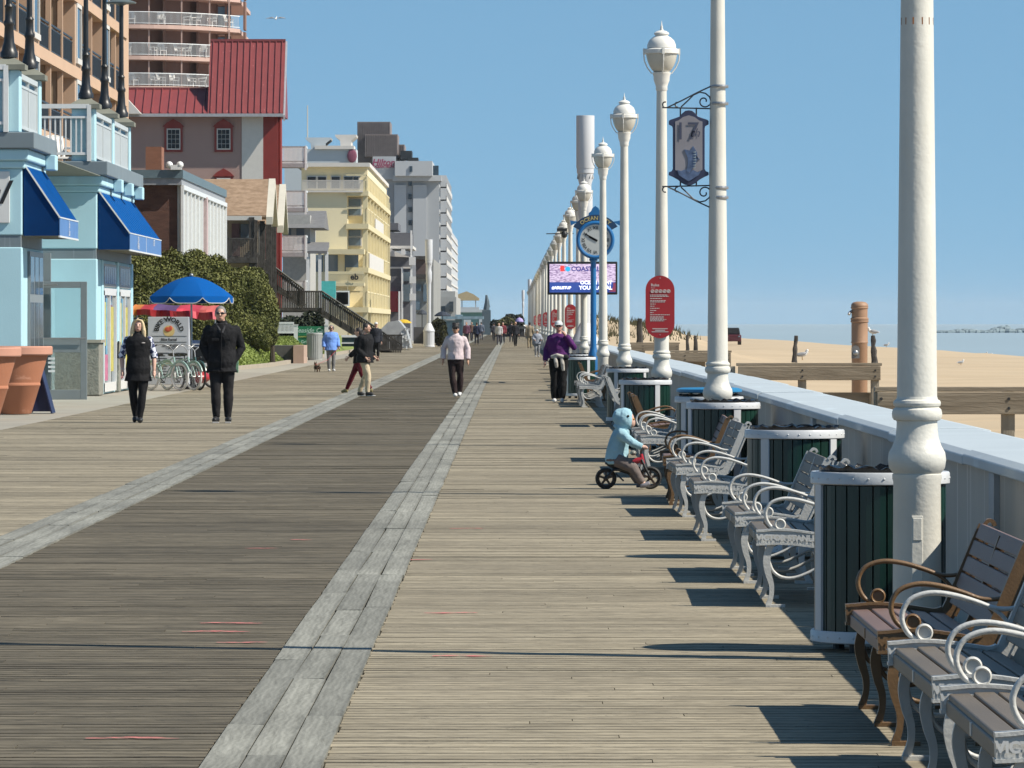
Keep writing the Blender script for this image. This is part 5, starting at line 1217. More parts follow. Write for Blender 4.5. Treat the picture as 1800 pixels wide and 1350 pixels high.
tag(ab.build('sandwich_board', mat('navy_board', (.012,.018,.075), .5), None), 'navy blue folding sandwich board beside the terracotta pot', 'sign')
# ================================================================== umbrella, sign board, tarp, bikes
Yu = 134.0
um = thing('umbrella', 'bright blue scalloped market umbrella beside the bike rental board', 'umbrella', (XX(335,Yu), Yu, 0))
M_umb = mat('umbrella_blue', (.002,.095,.36), .85, .05, 2, spec=.08); M_umbt = mat('umbrella_trim', (.7,.68,.62), .7)
c_, zt, zr = Vector((XX(336.5,Yu), Yu, 0)), ZZ(486,Yu), ZZ(521,Yu); Ru = 75*Yu/F
u = MB(); tr = MB(); nP = 8
for k in range(nP):
    a0 = 2*math.pi*k/nP + .32; prev = None; M_ = 10
    rows = []
    for j in range(9):
        t = j/8; row = []
        for i in range(M_+1):
            s = i/M_; a = a0 + s*2*math.pi/nP
            bow = 1 - .05*math.sin(math.pi*s)*t
            r = Ru*t*bow; z = zt - (zt-zr)*(t**1.75)
            row.append((c_.x+r*math.cos(a), c_.y+r*math.sin(a), z))
        rows.append(row)
    sc = []
    for i in range(M_+1):                        # hanging scallop
        s = i/M_; x, y, z = rows[-1][i]; sc.append((c_.x+(x-c_.x)*1.012, c_.y+(y-c_.y)*1.012, z - .04 - .13*min(1, 4.5*min(s, 1-s))**.6))
    rows.append(sc)
    vs = [p for r in rows for p in r]
    u.add(vs, [(j*(M_+1)+i, j*(M_+1)+i+1, (j+1)*(M_+1)+i+1, (j+1)*(M_+1)+i) for j in range(len(rows)-1) for i in range(M_)])
    tr.tube(sc, .010, 5)
uo = u.build('canopy', M_umb, um, world=True, smooth=25); tr.build('trim', M_umbt, uo, world=True)
v = MB(); v.tube([(c_.x, c_.y, 0), (c_.x, c_.y, zt+.06)], .024, 8); v.ell((c_.x, c_.y, zt+.03), .05); v.build('pole', M_steel, um, world=True)
v = MB()
for k in range(nP): a = 2*math.pi*k/nP+.32; v.tube([(c_.x+.05*math.cos(a), c_.y+.05*math.sin(a), zr+.12), (c_.x+Ru*.6*math.cos(a), c_.y+Ru*.6*math.sin(a), zr+.27)], .009, 4)
v.build('rib', M_steel, um, world=True)
MB().lathe([(.26,0),(.26,.06),(.06,.1),(.05,.3)], (c_.x, c_.y, 0), 20).build('base', M_black, um, world=True)
Yb = 133.0
bs = thing('rental_board', 'white bike rental price board with an arched title and orange emblem', 'sign', (XX(297,Yb), Yb, 0))
b_ = MB(); pbox(b_, 260, 332, 557, 676, Yb, Yb+.5); bo = b_.build('board', mat('board_white', (.55,.57,.62), .5, .03, 2), bs, world=True, bevel=.01)
t = MB(); t.text('BIKE WORLD', .155, PX(297, 561.5, Yb-.005), arc=.30, bold=.006)
t.text('Bike Rental', .085, PX(297, 597, Yb-.005), bold=.003)
for i, (tx, py) in enumerate((('SINGLE BIKES', 608), ('1 HOUR', 612.5))): t.text(tx, .07, PX(300, py, Yb-.005), bold=.002)
for i in range(9):
    z = 620+i*4.6; w_ = (26, 18, 22, 24, 15, 23, 20, 24, 17)[i]; pbox(t, 309, 309+w_*.55, z, z+1.4, Yb-.006, Yb); pbox(t, 276, 276+w_*.8, z, z+1.2, Yb-.006, Yb)
pbox(t, 264, 328, 590.5, 591.2, Yb-.006, Yb); pbox(t, 264, 328, 601, 601.7, Yb-.006, Yb); t.build('lettering', M_ink, bo, world=True)
e = MB(); e.prism(circ(.14, 20, XX(297,Yb), ZZ(582,Yb)), 'y', Yb-.004, Yb); e.m = 1; e.ell((XX(295,Yb), Yb-.01, ZZ(579,Yb)), .075, .01, .06); e.ell((XX(300,Yb), Yb-.01, ZZ(577,Yb)), .045, .01, .06)
e.build('emblem', [mat('emblem_yellow', (.70,.52,.22), .6), mat('emblem_orange', (.60,.10,.04), .6)], bo, world=True)
Yt = 138.0
tp = MB(); ns = 26; rr = random.Random(2)
top, bot = [], []
for i in range(ns+1):
    t = i/ns; px = 230+150*t; top.append(PX(px, 541+3*t+1.2*math.sin(t*17)+rr.uniform(-.5,.5), Yt+.3*math.sin(t*20))); bot.append(PX(px, 553+10*t+1.5*math.sin(t*23+1), Yt-.25+.25*math.sin(t*24)))
mids = [(a+b)/2 + Vector((0,-.22,.06)) for a, b in zip(top, bot)]; back = [a + Vector((0,1.6,.10)) for a in top]
cols_ = [mat('tarp_'+k, c, .6, .1, 3) for k, c in (('orange',(.62,.20,.02)), ('red',(.50,.02,.03)), ('purple',(.10,.04,.14)), ('crimson',(.55,.03,.06)), ('coral',(.62,.12,.10)))]
for i in range(ns):
    f_ = i/ns
    tp.m = 0 if f_ < .1 else 1 if f_ < .25 else 2 if f_ < .52 else 3 if f_ < .8 else 4
    tp.face(back[i], back[i+1], top[i+1], top[i]); tp.face(top[i], top[i+1], mids[i+1], mids[i])
    tp.m = 0 if f_ < .07 else 1 if f_ < .55 else 3
    tp.face(mids[i], mids[i+1], bot[i+1], bot[i])
ct_ = thing('canopy_tarp', 'low canopy of red, purple and orange cloth behind the bike rental board', 'canopy', (XX(305,Yt), Yt, 0))
tp.build('cloth', cols_, ct_, world=True, smooth=40)
v = MB()
for px in (234, 378): v.tube([(XX(px,Yt), Yt, 0), (XX(px,Yt), Yt, ZZ(556,Yt))], .02, 6); v.tube([(XX(px,Yt), Yt+1.5, 0), (XX(px,Yt), Yt+1.5, ZZ(545,Yt))], .02, 6)
v.build('post', M_steel, ct_, world=True)
M_tyre = mat('white_tyre', (.72,.71,.68), .6); M_mint = mat('mint_frame', (.32,.47,.43), .35, .05, 3); M_dkf = mat('dark_green_frame', (.03,.10,.10), .35, .05, 3); M_redp = mat('red_paint', (.45,.02,.025), .35)
M_spoke = mat('spoke_metal', (.5,.5,.5), .4, metal=.6)
def wheel(mb_t, mb_s, cx, cz, r, y=0.0, tr=.026, n=28):
    mb_t.torus((cx, y, cz), r-tr, tr, 'y', 36, 8); mb_s.torus((cx, y, cz), r-2*tr-.004, .009, 'y', 36, 6)
    for i in range(n):
        a = 2*math.pi*i/n; b = a + (.28 if i % 2 else -.28)
        mb_s.tube([(cx+.02*math.cos(b), y+(.025 if i % 2 else -.025), cz+.02*math.sin(b)), (cx+(r-2*tr)*math.cos(a), y, cz+(r-2*tr)*math.sin(a))], .0022, 3, cap=False)
    mb_s.tube([(cx, y-.04, cz), (cx, y+.04, cz)], .02, 8)
def cruiser(label, loc, rz, fm, tm, steer=0.0):
    t = thing('bicycle', label, 'bicycle', loc, rz, group='rental bicycles beside the price board'); r = .335
    for cx, nm in ((0, 'rear'), (1.12, 'front')):
        a, b = MB(), MB(); wheel(a, b, cx, r, r); wo = a.build('wheel', tm, t, smooth=60); b.build('spokes', M_spoke, wo)
        m_ = MB(); m_.tube([(cx+(r+.03)*math.cos(q), 0, r+(r+.03)*math.sin(q)) for q in [R(20)+R(150)*i/14 for i in range(15)]], .028, 6, flat=.9); m_.build('mudguard', fm, t, smooth=60)
    f = MB(); bb_ = (.47, 0, .29); hd0, hd1 = (.93,0,.62), (.88,0,.80); st = (.33,0,.68)
    f.tube([bb_, (.72,0,.40), hd0], .02, 8); f.tube([st, (.55,0,.74), (.75,0,.74), hd1], .018, 8); f.tube([st, (.6,0,.62), hd0], .016, 8); f.tube([bb_, st], .018, 8); f.tube([hd0, hd1], .024, 8)
    for y in (-.05, .05): f.tube([bb_, (.2,y,.31), (0,y,r)], .011, 6); f.tube([st, (.15,y,.52), (0,y,r)], .011, 6); f.tube([hd0, (.99,y,.58), (1.06,y,.46), (1.12,y,r)], .014, 6)
    f.build('frame', fm, t, smooth=60)
    h = MB(); h.tube([hd1, (.85,0,.95)], .014, 8); h.tube([(.85,0,.95), (.88,.12,1.06), (.80,.28,1.12), (.60,.34,1.08)], .012, 8); h.tube([(.85,0,.95), (.88,-.12,1.06), (.80,-.28,1.12), (.60,-.34,1.08)], .012, 8)
    ho = h.build('handlebar', M_spoke, t, smooth=60)
    g_ = MB(); g_.tube([(.66,.33,1.10), (.54,.345,1.06)], .018, 8); g_.tube([(.66,-.33,1.10), (.54,-.345,1.06)], .018, 8); g_.build('grip', M_black, ho)
    s = MB(); s.tube([st, (.30,0,.84)], .014, 8); s.ell((.22,0,.86), .15, .11, .045); s.ell((.38,0,.865), .10, .045, .03); s.build('saddle', M_black, t, smooth=60)
    p = MB(); p.torus(bb_, .09, .006, 'y', 20, 5); p.bar((.47,-.07,.29), (.60,-.07,.20), .012, .022); p.bar((.47,.07,.29), (.34,.07,.38), .012, .022); p.box(.56,.64,-.16,-.07,.185,.21); p.box(.30,.38,.07,.16,.37,.395); p.build('pedal_crank', M_black, t)
    return t
cruiser('mint bicycle with a white tyred front wheel, nearest the blonde woman', (XX(262,131), 131.7, 0), R(-48), M_mint, M_tyre)
cruiser('second bicycle with white tyres and red spokes, just behind the mint one', (XX(292,131.6), 132.1, 0), R(-52), M_mint, M_tyre)
cruiser('dark green bicycle with dark tyres leaning against the rental board', (XX(312,132), 132.5, 0), R(-60), M_dkf, M_rubber)
sy = thing('surrey_cart', 'small red and black pedal cart behind the man in black', 'pedal cart', (XX(352,136), 136, 0))
a, b = MB(), MB()
for x in (XX(338,136), XX(373,136)): wheel(a, b, x, .24, .24, 136.2, .03, 16)
wo = a.build('wheel', M_rubber, sy, world=True, smooth=60); b.build('spokes', M_spoke, wo, world=True)
v = MB(); v.ell((XX(353,135.8), 135.8, .27), .24, .5, .15); v.build('body', M_redp, sy, world=True, smooth=60)
v = MB(); v.bar((XX(336,136), 136, .62), (XX(372,136), 136, .62), .5, .08); v.bar((XX(336,136), 136.3, .85), (XX(372,136), 136.3, .85), .08, .35); v.tube([(XX(344,136), 135.8, .3), (XX(350,136), 135.5, .75), (XX(356,136), 135.4, .78)], .02, 6); v.build('seat', M_black, sy, world=True)
pl = MB(); pbox(pl, 355, 364, 638, 644, 135.4, 135.43); pl.build('number_plate', M_sign, sy, world=True)
pb = thing('poster_stand', 'blue poster leaning behind the bike rental board', 'poster', (XX(345,137), 137, 0))
v = MB(); pbox(v, 335, 366, 598, 624, 137, 137.05); po = v.build('panel', mat('poster_navy', (.08,.13,.26), .5), pb, world=True)
v = MB()
for a_, b_, y_ in ((338,352,604), (338,347,609), (337,358,614.5), (338,352,618)): pbox(v, a_, b_, y_, y_+2, 136.99, 137)
pbox(v, 335, 366, 624, 634, 136.98, 137); v.build('lettering', M_txtw, po, world=True)
gs_ = MB(); pbox(gs_, 414, 418.5, 634, 655, 128, 128.2); tag(gs_.build('striped_marker', mat('green_white_stripe', (.15,.30,.20), .6, .6, 9, stretch=(1,1,3)), None), 'small green and white striped marker beside the man in black', 'marker')
# ================================================================== hedge, lawn, planter, sign
def leafmat(name, dark, light, isl=.45):
    m = mat(name, dark, .7, .25, .9, col2=light, island=isl, spec=.25); return m
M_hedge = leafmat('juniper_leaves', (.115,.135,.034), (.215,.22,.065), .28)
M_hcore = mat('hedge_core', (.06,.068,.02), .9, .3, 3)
M_bark = mat('bark', (.06,.045,.03), .9, .3, 8, .6, 20)
def shrub(label, blobs, n, leaf, seed, name='juniper_bush', cat='bush', group='clipped juniper bushes on the lawn', lm=None, core=.86, upright=False):
    rr = random.Random(seed); b0 = blobs[0]
    t = thing(name, label, cat, (b0[0], b0[1], 0), group=group)
    k = MB()
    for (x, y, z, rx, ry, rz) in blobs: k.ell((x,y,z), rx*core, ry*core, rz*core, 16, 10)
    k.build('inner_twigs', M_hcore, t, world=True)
    l = MB(); tot = sum(b[3]*b[5] for b in blobs)
    for (x, y, z, rx, ry, rz) in blobs:
        lump = [(Vector((rr.gauss(0,1), rr.gauss(0,1), rr.gauss(0,1))).normalized(), rr.uniform(.04,.10)) for _ in range(40)]
        for _ in range(int(n*rx*rz/tot)):
            d = Vector((rr.gauss(0,1), rr.gauss(0,1)-.35, rr.gauss(0,1))).normalized()
            s = .93 + sum(h*max(0, d.dot(c)-.82)/.18 for c, h in lump) + rr.gauss(0,.025) - abs(rr.gauss(0,.05))
            q = (x+d.x*rx*s, y+d.y*ry*s, max(.02, z+d.z*rz*s))
            l.leaf(q, leaf*rr.uniform(.6,1.35), rr)
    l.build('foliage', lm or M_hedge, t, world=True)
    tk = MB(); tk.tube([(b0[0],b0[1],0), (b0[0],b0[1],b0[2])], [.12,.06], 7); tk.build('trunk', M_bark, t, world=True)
    return t
def hb(px, py, rpx, rpy, Y, dy=1.0): return (XX(px,Y), Y, ZZ(py,Y), rpx*Y/F, rpx*Y/F*dy, rpy*Y/F)
shrub('tall dark juniper bush directly behind the blue shop', [hb(262,545,52,98,174), hb(300,550,50,92,176), hb(236,510,36,64,173), hb(270,600,60,50,172)], 42000, .055, 1)
shrub('tall rounded juniper bush rising above the blue umbrella', [hb(352,540,48,90,178), hb(330,540,40,86,177), hb(378,530,40,72,179), hb(356,600,60,50,175)], 42000, .055, 2)
shrub('large dense juniper bush at the right end of the hedge', [hb(434,543,50,64,210), hb(408,545,44,76,212), hb(460,562,27,50,210), hb(440,522,38,46,213), hb(430,583,54,30,209)], 44000, .055, 3)
shrub('low bush at the foot of the large juniper on the lawn', [hb(479,592,9,14,208), hb(466,598,12,12,207)], 1500, .05, 4)
M_grass = mat('lawn_base', (.19,.24,.05), .95, .25, 1.5, .3, 8)
M_blade = leafmat('grass_blades', (.19,.25,.05), (.33,.40,.10), .2)
lg_ = MB(); rl_ = random.Random(6)
def lawn_z(x, y): return .03 + min(.85, max(0, (-9.15-x))*.85) + .03*math.sin(y*.3)
xs_ = [-9.15-.5*i for i in range(14)]; ys_ = [168+6*i for i in range(27)]
def lx(x, y): return x + max(0, 205-y)*-.035
lg_.add([(lx(x,y), y, lawn_z(x,y)) for y in ys_ for x in xs_], [(j*14+i, j*14+i+1, (j+1)*14+i+1, (j+1)*14+i) for j in range(26) for i in range(13)])
struct('lawn_ground', lg_, M_grass)
gl_ = MB()
for _ in range(26000):
    y = 170 + 110*rl_.random()**1.3; x0 = -9.2-4.2*rl_.random()**1.2; x = lx(x0, y); z = lawn_z(x0, y); h_ = rl_.uniform(.03,.075); w_ = .02+.0001*y; d = rl_.uniform(-.05,.05)
    gl_.add([(x-w_,y,z), (x+w_,y,z), (x+d,y+rl_.uniform(-.05,.05),z+h_)], [(0,1,2)])
struct('grass', gl_, M_blade, kind='stuff')
kb = MB()
for i in range(26): y = 168+6*i; kb.prism([(lx(-9.12,y), y), (lx(-8.96,y), y), (lx(-8.96,y+6), y+5.98), (lx(-9.12,y+6), y+5.98)], 'z', -.02, .13)
struct('kerb', kb, mat('pale_kerb', (.42,.36,.28), .9, .12, 2, .2, 8))
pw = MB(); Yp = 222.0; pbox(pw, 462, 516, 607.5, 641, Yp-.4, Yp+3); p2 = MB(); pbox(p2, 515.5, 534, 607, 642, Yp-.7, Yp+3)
pt = thing('planter_wall', 'low planter wall with shaded front and sunlit end painted in, beside the lawn', 'wall', (XX(515,Yp), Yp, 0))
pw.build('wall', mat('shaded_block', (.10,.095,.095), .9), pt, world=True); p2.build('sunlit_end', mat('sunlit_block', (.50,.35,.27), .85, .06, 3), pt, world=True)  # front coloured dark for its shade, end coloured light for the sun
Yg = 255.0
gs2 = thing('cafe_sign', 'green cafe sign board with pale script between white posts', 'sign', (XX(548,Yg), Yg, 0))
v = MB(); pbox(v, 524, 571, 573.5, 590, Yg, Yg+.12); pbox(v, 523, 571, 593, 609, Yg+.05, Yg+.14); vo = v.build('board', mat('sign_green', (.012,.20,.085), .5), gs2, world=True)
t = MB(); t.text('Seaside Cafe', .30, PX(547, 581, Yg-.01), shear=.3, bold=.004); t.text('& Grill', .2, PX(532, 601, Yg+.03), bold=.004); t.build('lettering', mat('pale_green_script', (.50,.68,.58), .6), vo, world=True)
for px in (520, 574):
    v = MB(); x = XX(px,Yg); v.box(x-.09, x+.09, Yg-.06, Yg+.12, 0, ZZ(572,Yg)); v.box(x-.11, x+.11, Yg-.08, Yg+.14, ZZ(572,Yg), ZZ(570.5,Yg)); v.build('post', M_whitem, gs2, world=True)
Yk2 = 240.0; q = Yk2/F
bl = thing('litter_barrel', 'ribbed pale grey litter barrel in front of the green cafe sign', 'barrel', (XX(553,Yk2), Yk2, 0))
v = MB().lathe([(13*q,0),(13.4*q,.1),(13.4*q,ZZ(587,Yk2)-.04)], (XX(553,Yk2), Yk2, 0), 28); v.build('drum', mat('galvanised', (.45,.46,.44), .5, .1, 4, .0, 10, stretch=(8,8,.3)), bl, world=True)
v = MB()
for i in range(28): a = 2*math.pi*i/28; x, y = XX(553,Yk2)+13.4*q*math.cos(a), Yk2+13.4*q*math.sin(a); v.box(x-.015, x+.015, y-.015, y+.015, .08, ZZ(589,Yk2))
v.lathe([(13.5*q,ZZ(588.5,Yk2)),(14.2*q,ZZ(588,Yk2)),(14.2*q,ZZ(585.5,Yk2)),(12*q,ZZ(585,Yk2))], (XX(553,Yk2), Yk2, 0), 28); v.build('rib', mat('galvanised_rim', (.5,.51,.49), .45), bl, world=True)
v = MB(); lattice(v, 484, 516, 566, 586, 262, 14, .022); tag(v.build('white_railing', M_whitem, None), 'low white railing below the stair landing', 'railing')
v = MB(); pbox(v, 600, 636, 589, 593, 262, 262.3); pbox(v, 600, 636, 602, 604, 262, 262.2); v.m = 1; pbox(v, 601, 636, 593, 602, 262.05, 262.2); pbox(v, 601, 636, 604, 609, 262.05, 262.2)
tag(v.build('banner_fence', [M_whitem, mat('dark_teal_banner', (.02,.05,.05), .7)], None), 'dark banner on white rails behind the walking pair', 'fence')
shrub('dark shrub under the stair landing', [hb(520,580,30,22,285), hb(548,575,22,24,286)], 1500, .14, 9, name='dark_shrub', group='shrubs by the staircase', lm=leafmat('dark_leaves', (.012,.02,.008), (.035,.05,.018)))
tr_ = thing('grey_tarp_stall', 'stall wrapped in grey tarpaulin beyond the dark fence', 'stall', (XX(700,330), 330, 0))
v = MB(); Yx = 330
v.prism([(XX(668,Yx),ZZ(580,Yx)), (XX(682,Yx),ZZ(566,Yx)), (XX(700,Yx),ZZ(563,Yx)), (XX(714,Yx),ZZ(580,Yx)), (XX(722,Yx),ZZ(612,Yx)), (XX(668,Yx),ZZ(612,Yx))], 'y', Yx, Yx+6); v.build('tarpaulin', mat('grey_tarp', (.46,.47,.47), .5, .15, 2, .8, 3), tr_, world=True)
v = MB(); rr = random.Random(12)
for i in range(26): px, py = rr.uniform(704,724), rr.uniform(575,610); pbox(v, px, px+rr.uniform(1,4), py, py+rr.uniform(1,5), Yx-.2, Yx)
v.build('goods', M_whitem, tr_, world=True)
yu = thing('yellow_umbrella', 'yellow umbrella top above the grey stall', 'umbrella', (XX(709,345), 345, 0))
MB().lathe([(.0,ZZ(561,345)),(.22,ZZ(562,345)),(.5,ZZ(566,345)),(.52,ZZ(568,345))], (XX(709,345), 345, 0), 14, cap=False).build('canopy', mat('umbrella_yellow', (.70,.45,.02), .7), yu, world=True)
MB().tube([(XX(709,345), 345, 0), (XX(709,345), 345, ZZ(562,345))], .025, 6).build('pole', M_steel, yu, world=True)
for i, (px, py, w_, Y) in enumerate(((742, 549, 17, 420), (778, 552, 26, 440))):
    t = thing('patio_umbrella', ('dark patio umbrella left of the white mast with the round base', 'wide navy patio umbrella right of the white mast with the round base')[i], 'umbrella', (XX(px,Y), Y, 0), group='dark patio umbrellas')
    r_ = w_*Y/F*.55; MB().lathe([(.02,ZZ(py-5,Y)),(r_*.5,ZZ(py-3,Y)),(r_,ZZ(py+2,Y)),(r_*1.01,ZZ(py+4,Y))], seg=12, cap=False).build('canopy', mat('umbrella_navy', (.02,.03,.05), .7), t); MB().tube([(0,0,0),(0,0,ZZ(py-4,Y))], .04, 6).build('pole', M_black, t)
v = MB(); pbox(v, 727, 745, 575, 604, 400, 401); pbox(v, 745, 750, 580, 604, 399, 400); tag(v.build('kiosk', mat('dark_kiosk', (.07,.07,.08), .6), None), 'small dark kiosk just left of the round base of the white mast', 'kiosk')
v = MB(); pbox(v, 764, 812, 563, 600, 470, 474); pbox(v, 800, 812, 553, 563, 470, 474); pbox(v, 775, 850, 556, 561, 469, 473); tag(v.build('beach_stand', mat('pale_blue_stand', (.25,.36,.42), .7, .3, 3), None), 'pale blue stand behind the woman in the pink jacket', 'stand')
shrub('round dark bush behind the woman in the pink jacket', [hb(772,584,13,21,380), hb(768,575,10,14,381), hb(778,590,9,15,379)], 1600, .12, 15, name='round_bush', group='far bushes', lm=leafmat('olive_leaves', (.03,.032,.012), (.07,.07,.03)))
shrub('olive crowned tree at the very end of the boardwalk', [hb(890,570,14,11,640), hb(884,572,10,9,642)], 1400, .2, 16, name='tree', cat='tree', group='trees at the end of the boardwalk', lm=leafmat('pale_olive_leaves', (.09,.095,.03), (.16,.155,.06)))
shrub('dark tree behind the olive crowned one at the end of the boardwalk', [hb(872,574,9,10,700), hb(900,562,14,8,700), hb(912,566,9,12,700)], 1400, .22, 17, name='tree', cat='tree', group='trees at the end of the boardwalk', lm=leafmat('deep_leaves', (.02,.026,.016), (.05,.06,.035)))
lu = thing('lavender_umbrella', 'small lavender umbrella far down the boardwalk', 'umbrella', (XX(913,560), 560, 0))
MB().lathe([(.02,ZZ(558,560)),(.28,ZZ(560,560)),(.42,ZZ(564,560)),(.42,ZZ(566,560))], seg=12, cap=False).build('canopy', mat('lavender', (.42,.34,.66), .7), lu); MB().tube([(0,0,0),(0,0,ZZ(559,560))], .03, 6).build('pole', M_black, lu)
v = MB(); pbox(v, 868, 922, 577, 592, 590, 594); v.m = 1; pbox(v, 866, 924, 574, 578, 589, 595)
tag(v.build('tram_shelter', [mat('shelter_shade', (.05,.05,.055), .8), mat('shelter_roof', (.09,.09,.09), .8)], None), 'dark low shelter closing the far end of the boardwalk', 'shelter')
# ================================================================== beach side
M_rail = mat('weathered_rail_timber', (.235,.185,.125), .9, .22, 2.2, .4, 10, stretch=(.5,4,4), col2=(.36,.30,.22))
M_rail2 = mat('weathered_post_timber', (.25,.215,.16), .9, .22, 2.2, .4, 10, stretch=(4,4,.5), col2=(.36,.32,.25))
def rail(label, Y, x0, x1, ztop, posts, second=None):
    t = thing('beach_railing', label, 'railing', (x0, Y, sand_z(x0, Y)), group='timber railings of the beach paths')
    v = MB(); v.box(x0, x1, Y-.07, Y+.07, ztop-.04, ztop); v.build('top_rail', M_rail, t, world=True, bevel=.006)
    v = MB(); v.box(x0+.02, x1-.02, Y-.075, Y-.035, ztop-.23, ztop-.043); v.build('side_board', M_rail, t, world=True, bevel=.006)
    for px in posts:
        v = MB(); v.box(px-.055, px+.055, Y-.034, Y+.066, sand_z(px, Y)-.3, ztop-.043); po = v.build('post', M_rail2, t, world=True, bevel=.008)
        for z in (ztop-.10, ztop-.18): MB().tube([(px, Y-.082, z), (px, Y-.07, z)], .013, 8).build('bolt', M_black, po, world=True)
    if second:
        v = MB(); a, c, zz = second; v.box(a, c, Y+.1, Y+.14, zz-.2, zz); v.build('lower_board', M_rail, t, world=True)
    return t
def rz(py, Y): return ZZ(py, Y)
rail('nearest timber beach railing, behind the nearest lamp post', 46.0, 3.05, 6.2, rz(680,46), [XX(1548,46), XX(1772,46), 5.2, 6.1])
rail('second timber beach railing, running to the brown shower post', 73.0, 3.0, XX(1550,73), rz(638,73), [XX(1285,73), XX(1410,73), XX(1538,73)], (XX(1440,73), XX(1537,73), rz(690,73)))
rail('third timber beach railing, right of the pole with the street sign', 108.0, 2.98, XX(1286,108), rz(616,108), [XX(1204,108), XX(1280,108)], (XX(1165,108), XX(1240,108), rz(634,108)))
rail('farthest timber beach railing, behind the large red oval sign', 150.0, 2.95, XX(1195,150), rz(602,150), [XX(1130,150), XX(1190,150)])
Yw_ = 76.0; qx = XX(1511, Yw_); q = Yw_/F
sh = thing('shower_post', 'domed tan shower post with a shower head and a push button, behind the second railing', 'shower post', (qx, Yw_, sand_z(qx,Yw_)))
M_tanp = mat('tan_plastic', (.40,.235,.14), .6, .08, 3, .1, 20)
r = 15.2*q; zt = ZZ(530,Yw_)
def zz(p): return ZZ(p, Yw_)
MB().lathe([(r*.92,-.7),(r*.92,zz(604)),(r*1.0,zz(602)),(r*.95,zz(600)),(r*.95,zz(567)),(r*1.05,zz(566)),(r*1.05,zz(564)),(r*.97,zz(563)),(r*1.05,zz(562)),(r*1.05,zz(559.5)),(r*.93,zz(558)),(r*.93,zz(543)),(r*1.02,zz(542)),(r*1.02,zz(540)),(r*.95,zz(539)),(r*1.0,zz(538)),(r*.97,zz(535)),(r*.75,zz(531.5)),(r*.3,zt)], (qx, Yw_, 0), 28).build('body', M_tanp, sh, world=True, smooth=35)
v = MB(); v.tube([(qx-r*.9, Yw_-.03, zz(547)), (qx-r*1.15, Yw_-.06, zz(549)), (qx-r*1.28, Yw_-.08, zz(553))], .02, 8); v.build('shower_head', M_steel, sh, world=True)
v = MB(); v.prism([(XX(px,Yw_), zz(py)) for px, py in ((1496,612),(1499,608),(1504,607),(1508,609),(1510,613),(1510,630),(1496,630))], 'y', Yw_-r*1.12, Yw_-r*.7); vo = v.build('button_plate', mat('grey_plate', (.20,.19,.18), .5), sh, world=True)
v = MB(); v.ell((XX(1503,Yw_), Yw_-r*1.15, zz(620)), .04, .03, .04); v.build('push_button', M_steel, vo, world=True)
rw_ = random.Random(21)
def driftpost(px, ptop, pbot, Y, lean, label, w=.055):
    x = XX(px, Y); z0, z1 = sand_z(x, Y)-.2, ZZ(ptop, Y); pts = []; rs_ = []
    for i in range(8):
        t = i/7; pts.append((x + lean*t + rw_.uniform(-.02,.02), Y + rw_.uniform(-.02,.02), z0+(z1-z0)*t)); rs_.append(w*(1.25-.5*t)*rw_.uniform(.75,1.2))
    v = MB(); v.tube(pts, rs_, 7); return tag(v.build('driftwood_post', M_oldw, None, smooth=50), label, 'post', 'gnarled posts on the beach')
driftpost(1538, 590, 640, 290, -.12, 'gnarled dark post with a gull perched on top, right of the shower post', .16)
driftpost(1396, 590, 634, 300, .1, 'gnarled dark post left of a gull on the beach', .13)
driftpost(1208, 589, 625, 200, .0, 'dark post on the dune slope, left of its twin', .08); driftpost(1222, 590, 625, 205, .0, 'dark post on the dune slope, right of its twin', .08)
driftpost(1123, 560, 605, 190, .03, 'thick dark post in front of the grassy dune, left of the red oval sign', .13)
M_gw, M_gg = mat('gull_white', (.78,.78,.76), .6), mat('gull_grey', (.30,.31,.33), .6)
def gull(loc, rzz, label, s=1.0, flying=False):
    t = thing('gull', label, 'gull', loc, rzz, group='gulls'); t.scale = (s,)*3
    b = MB()
    b.ell((0,0,.17), .17, .075, .075, 12, 8, Matrix.Rotation(R(-12), 3, 'Y')); b.ell((.15,0,.25), .05, .045, .07); b.ell((.17,0,.30), .05, .043, .043); b.tube([(-.12,0,.16), (-.27,0,.15)], [.045,.012], 8, flat=1.4)
    remesh(b, 'body', M_gw, t, .012, 3)
    if not flying:
        w = MB()
        for y in (-.062, .062): w.ell((-.04,y,.185), .17, .022, .055, 12, 7, Matrix.Rotation(R(-10), 3, 'Y'))
        w.build('wing', M_gg, t, smooth=60)
        l = MB()
        for y in (-.025, .025): l.tube([(.0,y,.10), (.01,y,0)], .007, 5); l.box(-.01,.05,y-.015,y+.015,0,.008)
        l.build('leg', mat('gull_leg', (.5,.3,.1), .6), t)
    else:
        for sg in (-1, 1):
            w = MB(); P = [(.08,.05*sg,.2),(.14,.30*sg,.31),(.08,.62*sg,.24),(-.10,.74*sg,.16),(-.05,.60*sg,.19),(-.02,.32*sg,.25),(-.08,.05*sg,.19)]
            w.add([(x,y,z) for x,y,z in P] + [(x,y,z-.012) for x,y,z in P], [tuple(range(7)), tuple(range(13,6,-1))] + [(i,(i+1)%7,7+(i+1)%7,7+i) for i in range(7)]); w.build('wing', M_gg, t)
    bk = MB(); bk.tube([(.21,0,.30), (.27,0,.285)], [.014,.004], 6); bk.build('beak', mat('beak_yellow', (.6,.38,.05), .5), t)
    return t
gull((XX(485,384), 384, ZZ(37,384)), R(80), 'gull gliding high in the sky above the red roofed building', 1.0, True)
gull((XX(1537.5,290)-.1, 290, ZZ(591.5,290)), R(200), 'white gull perched on the gnarled post beside the shower post', 1.5)
def sandgull(px, py, Y, rzz, lbl, s=1.0):
    x = XX(px, Y); gull((x, Y, sand_z(x, Y)), rzz, lbl, s)
sandgull(1410, 604, 330, R(10), 'white gull standing on the sand right of a gnarled post', 1.9)
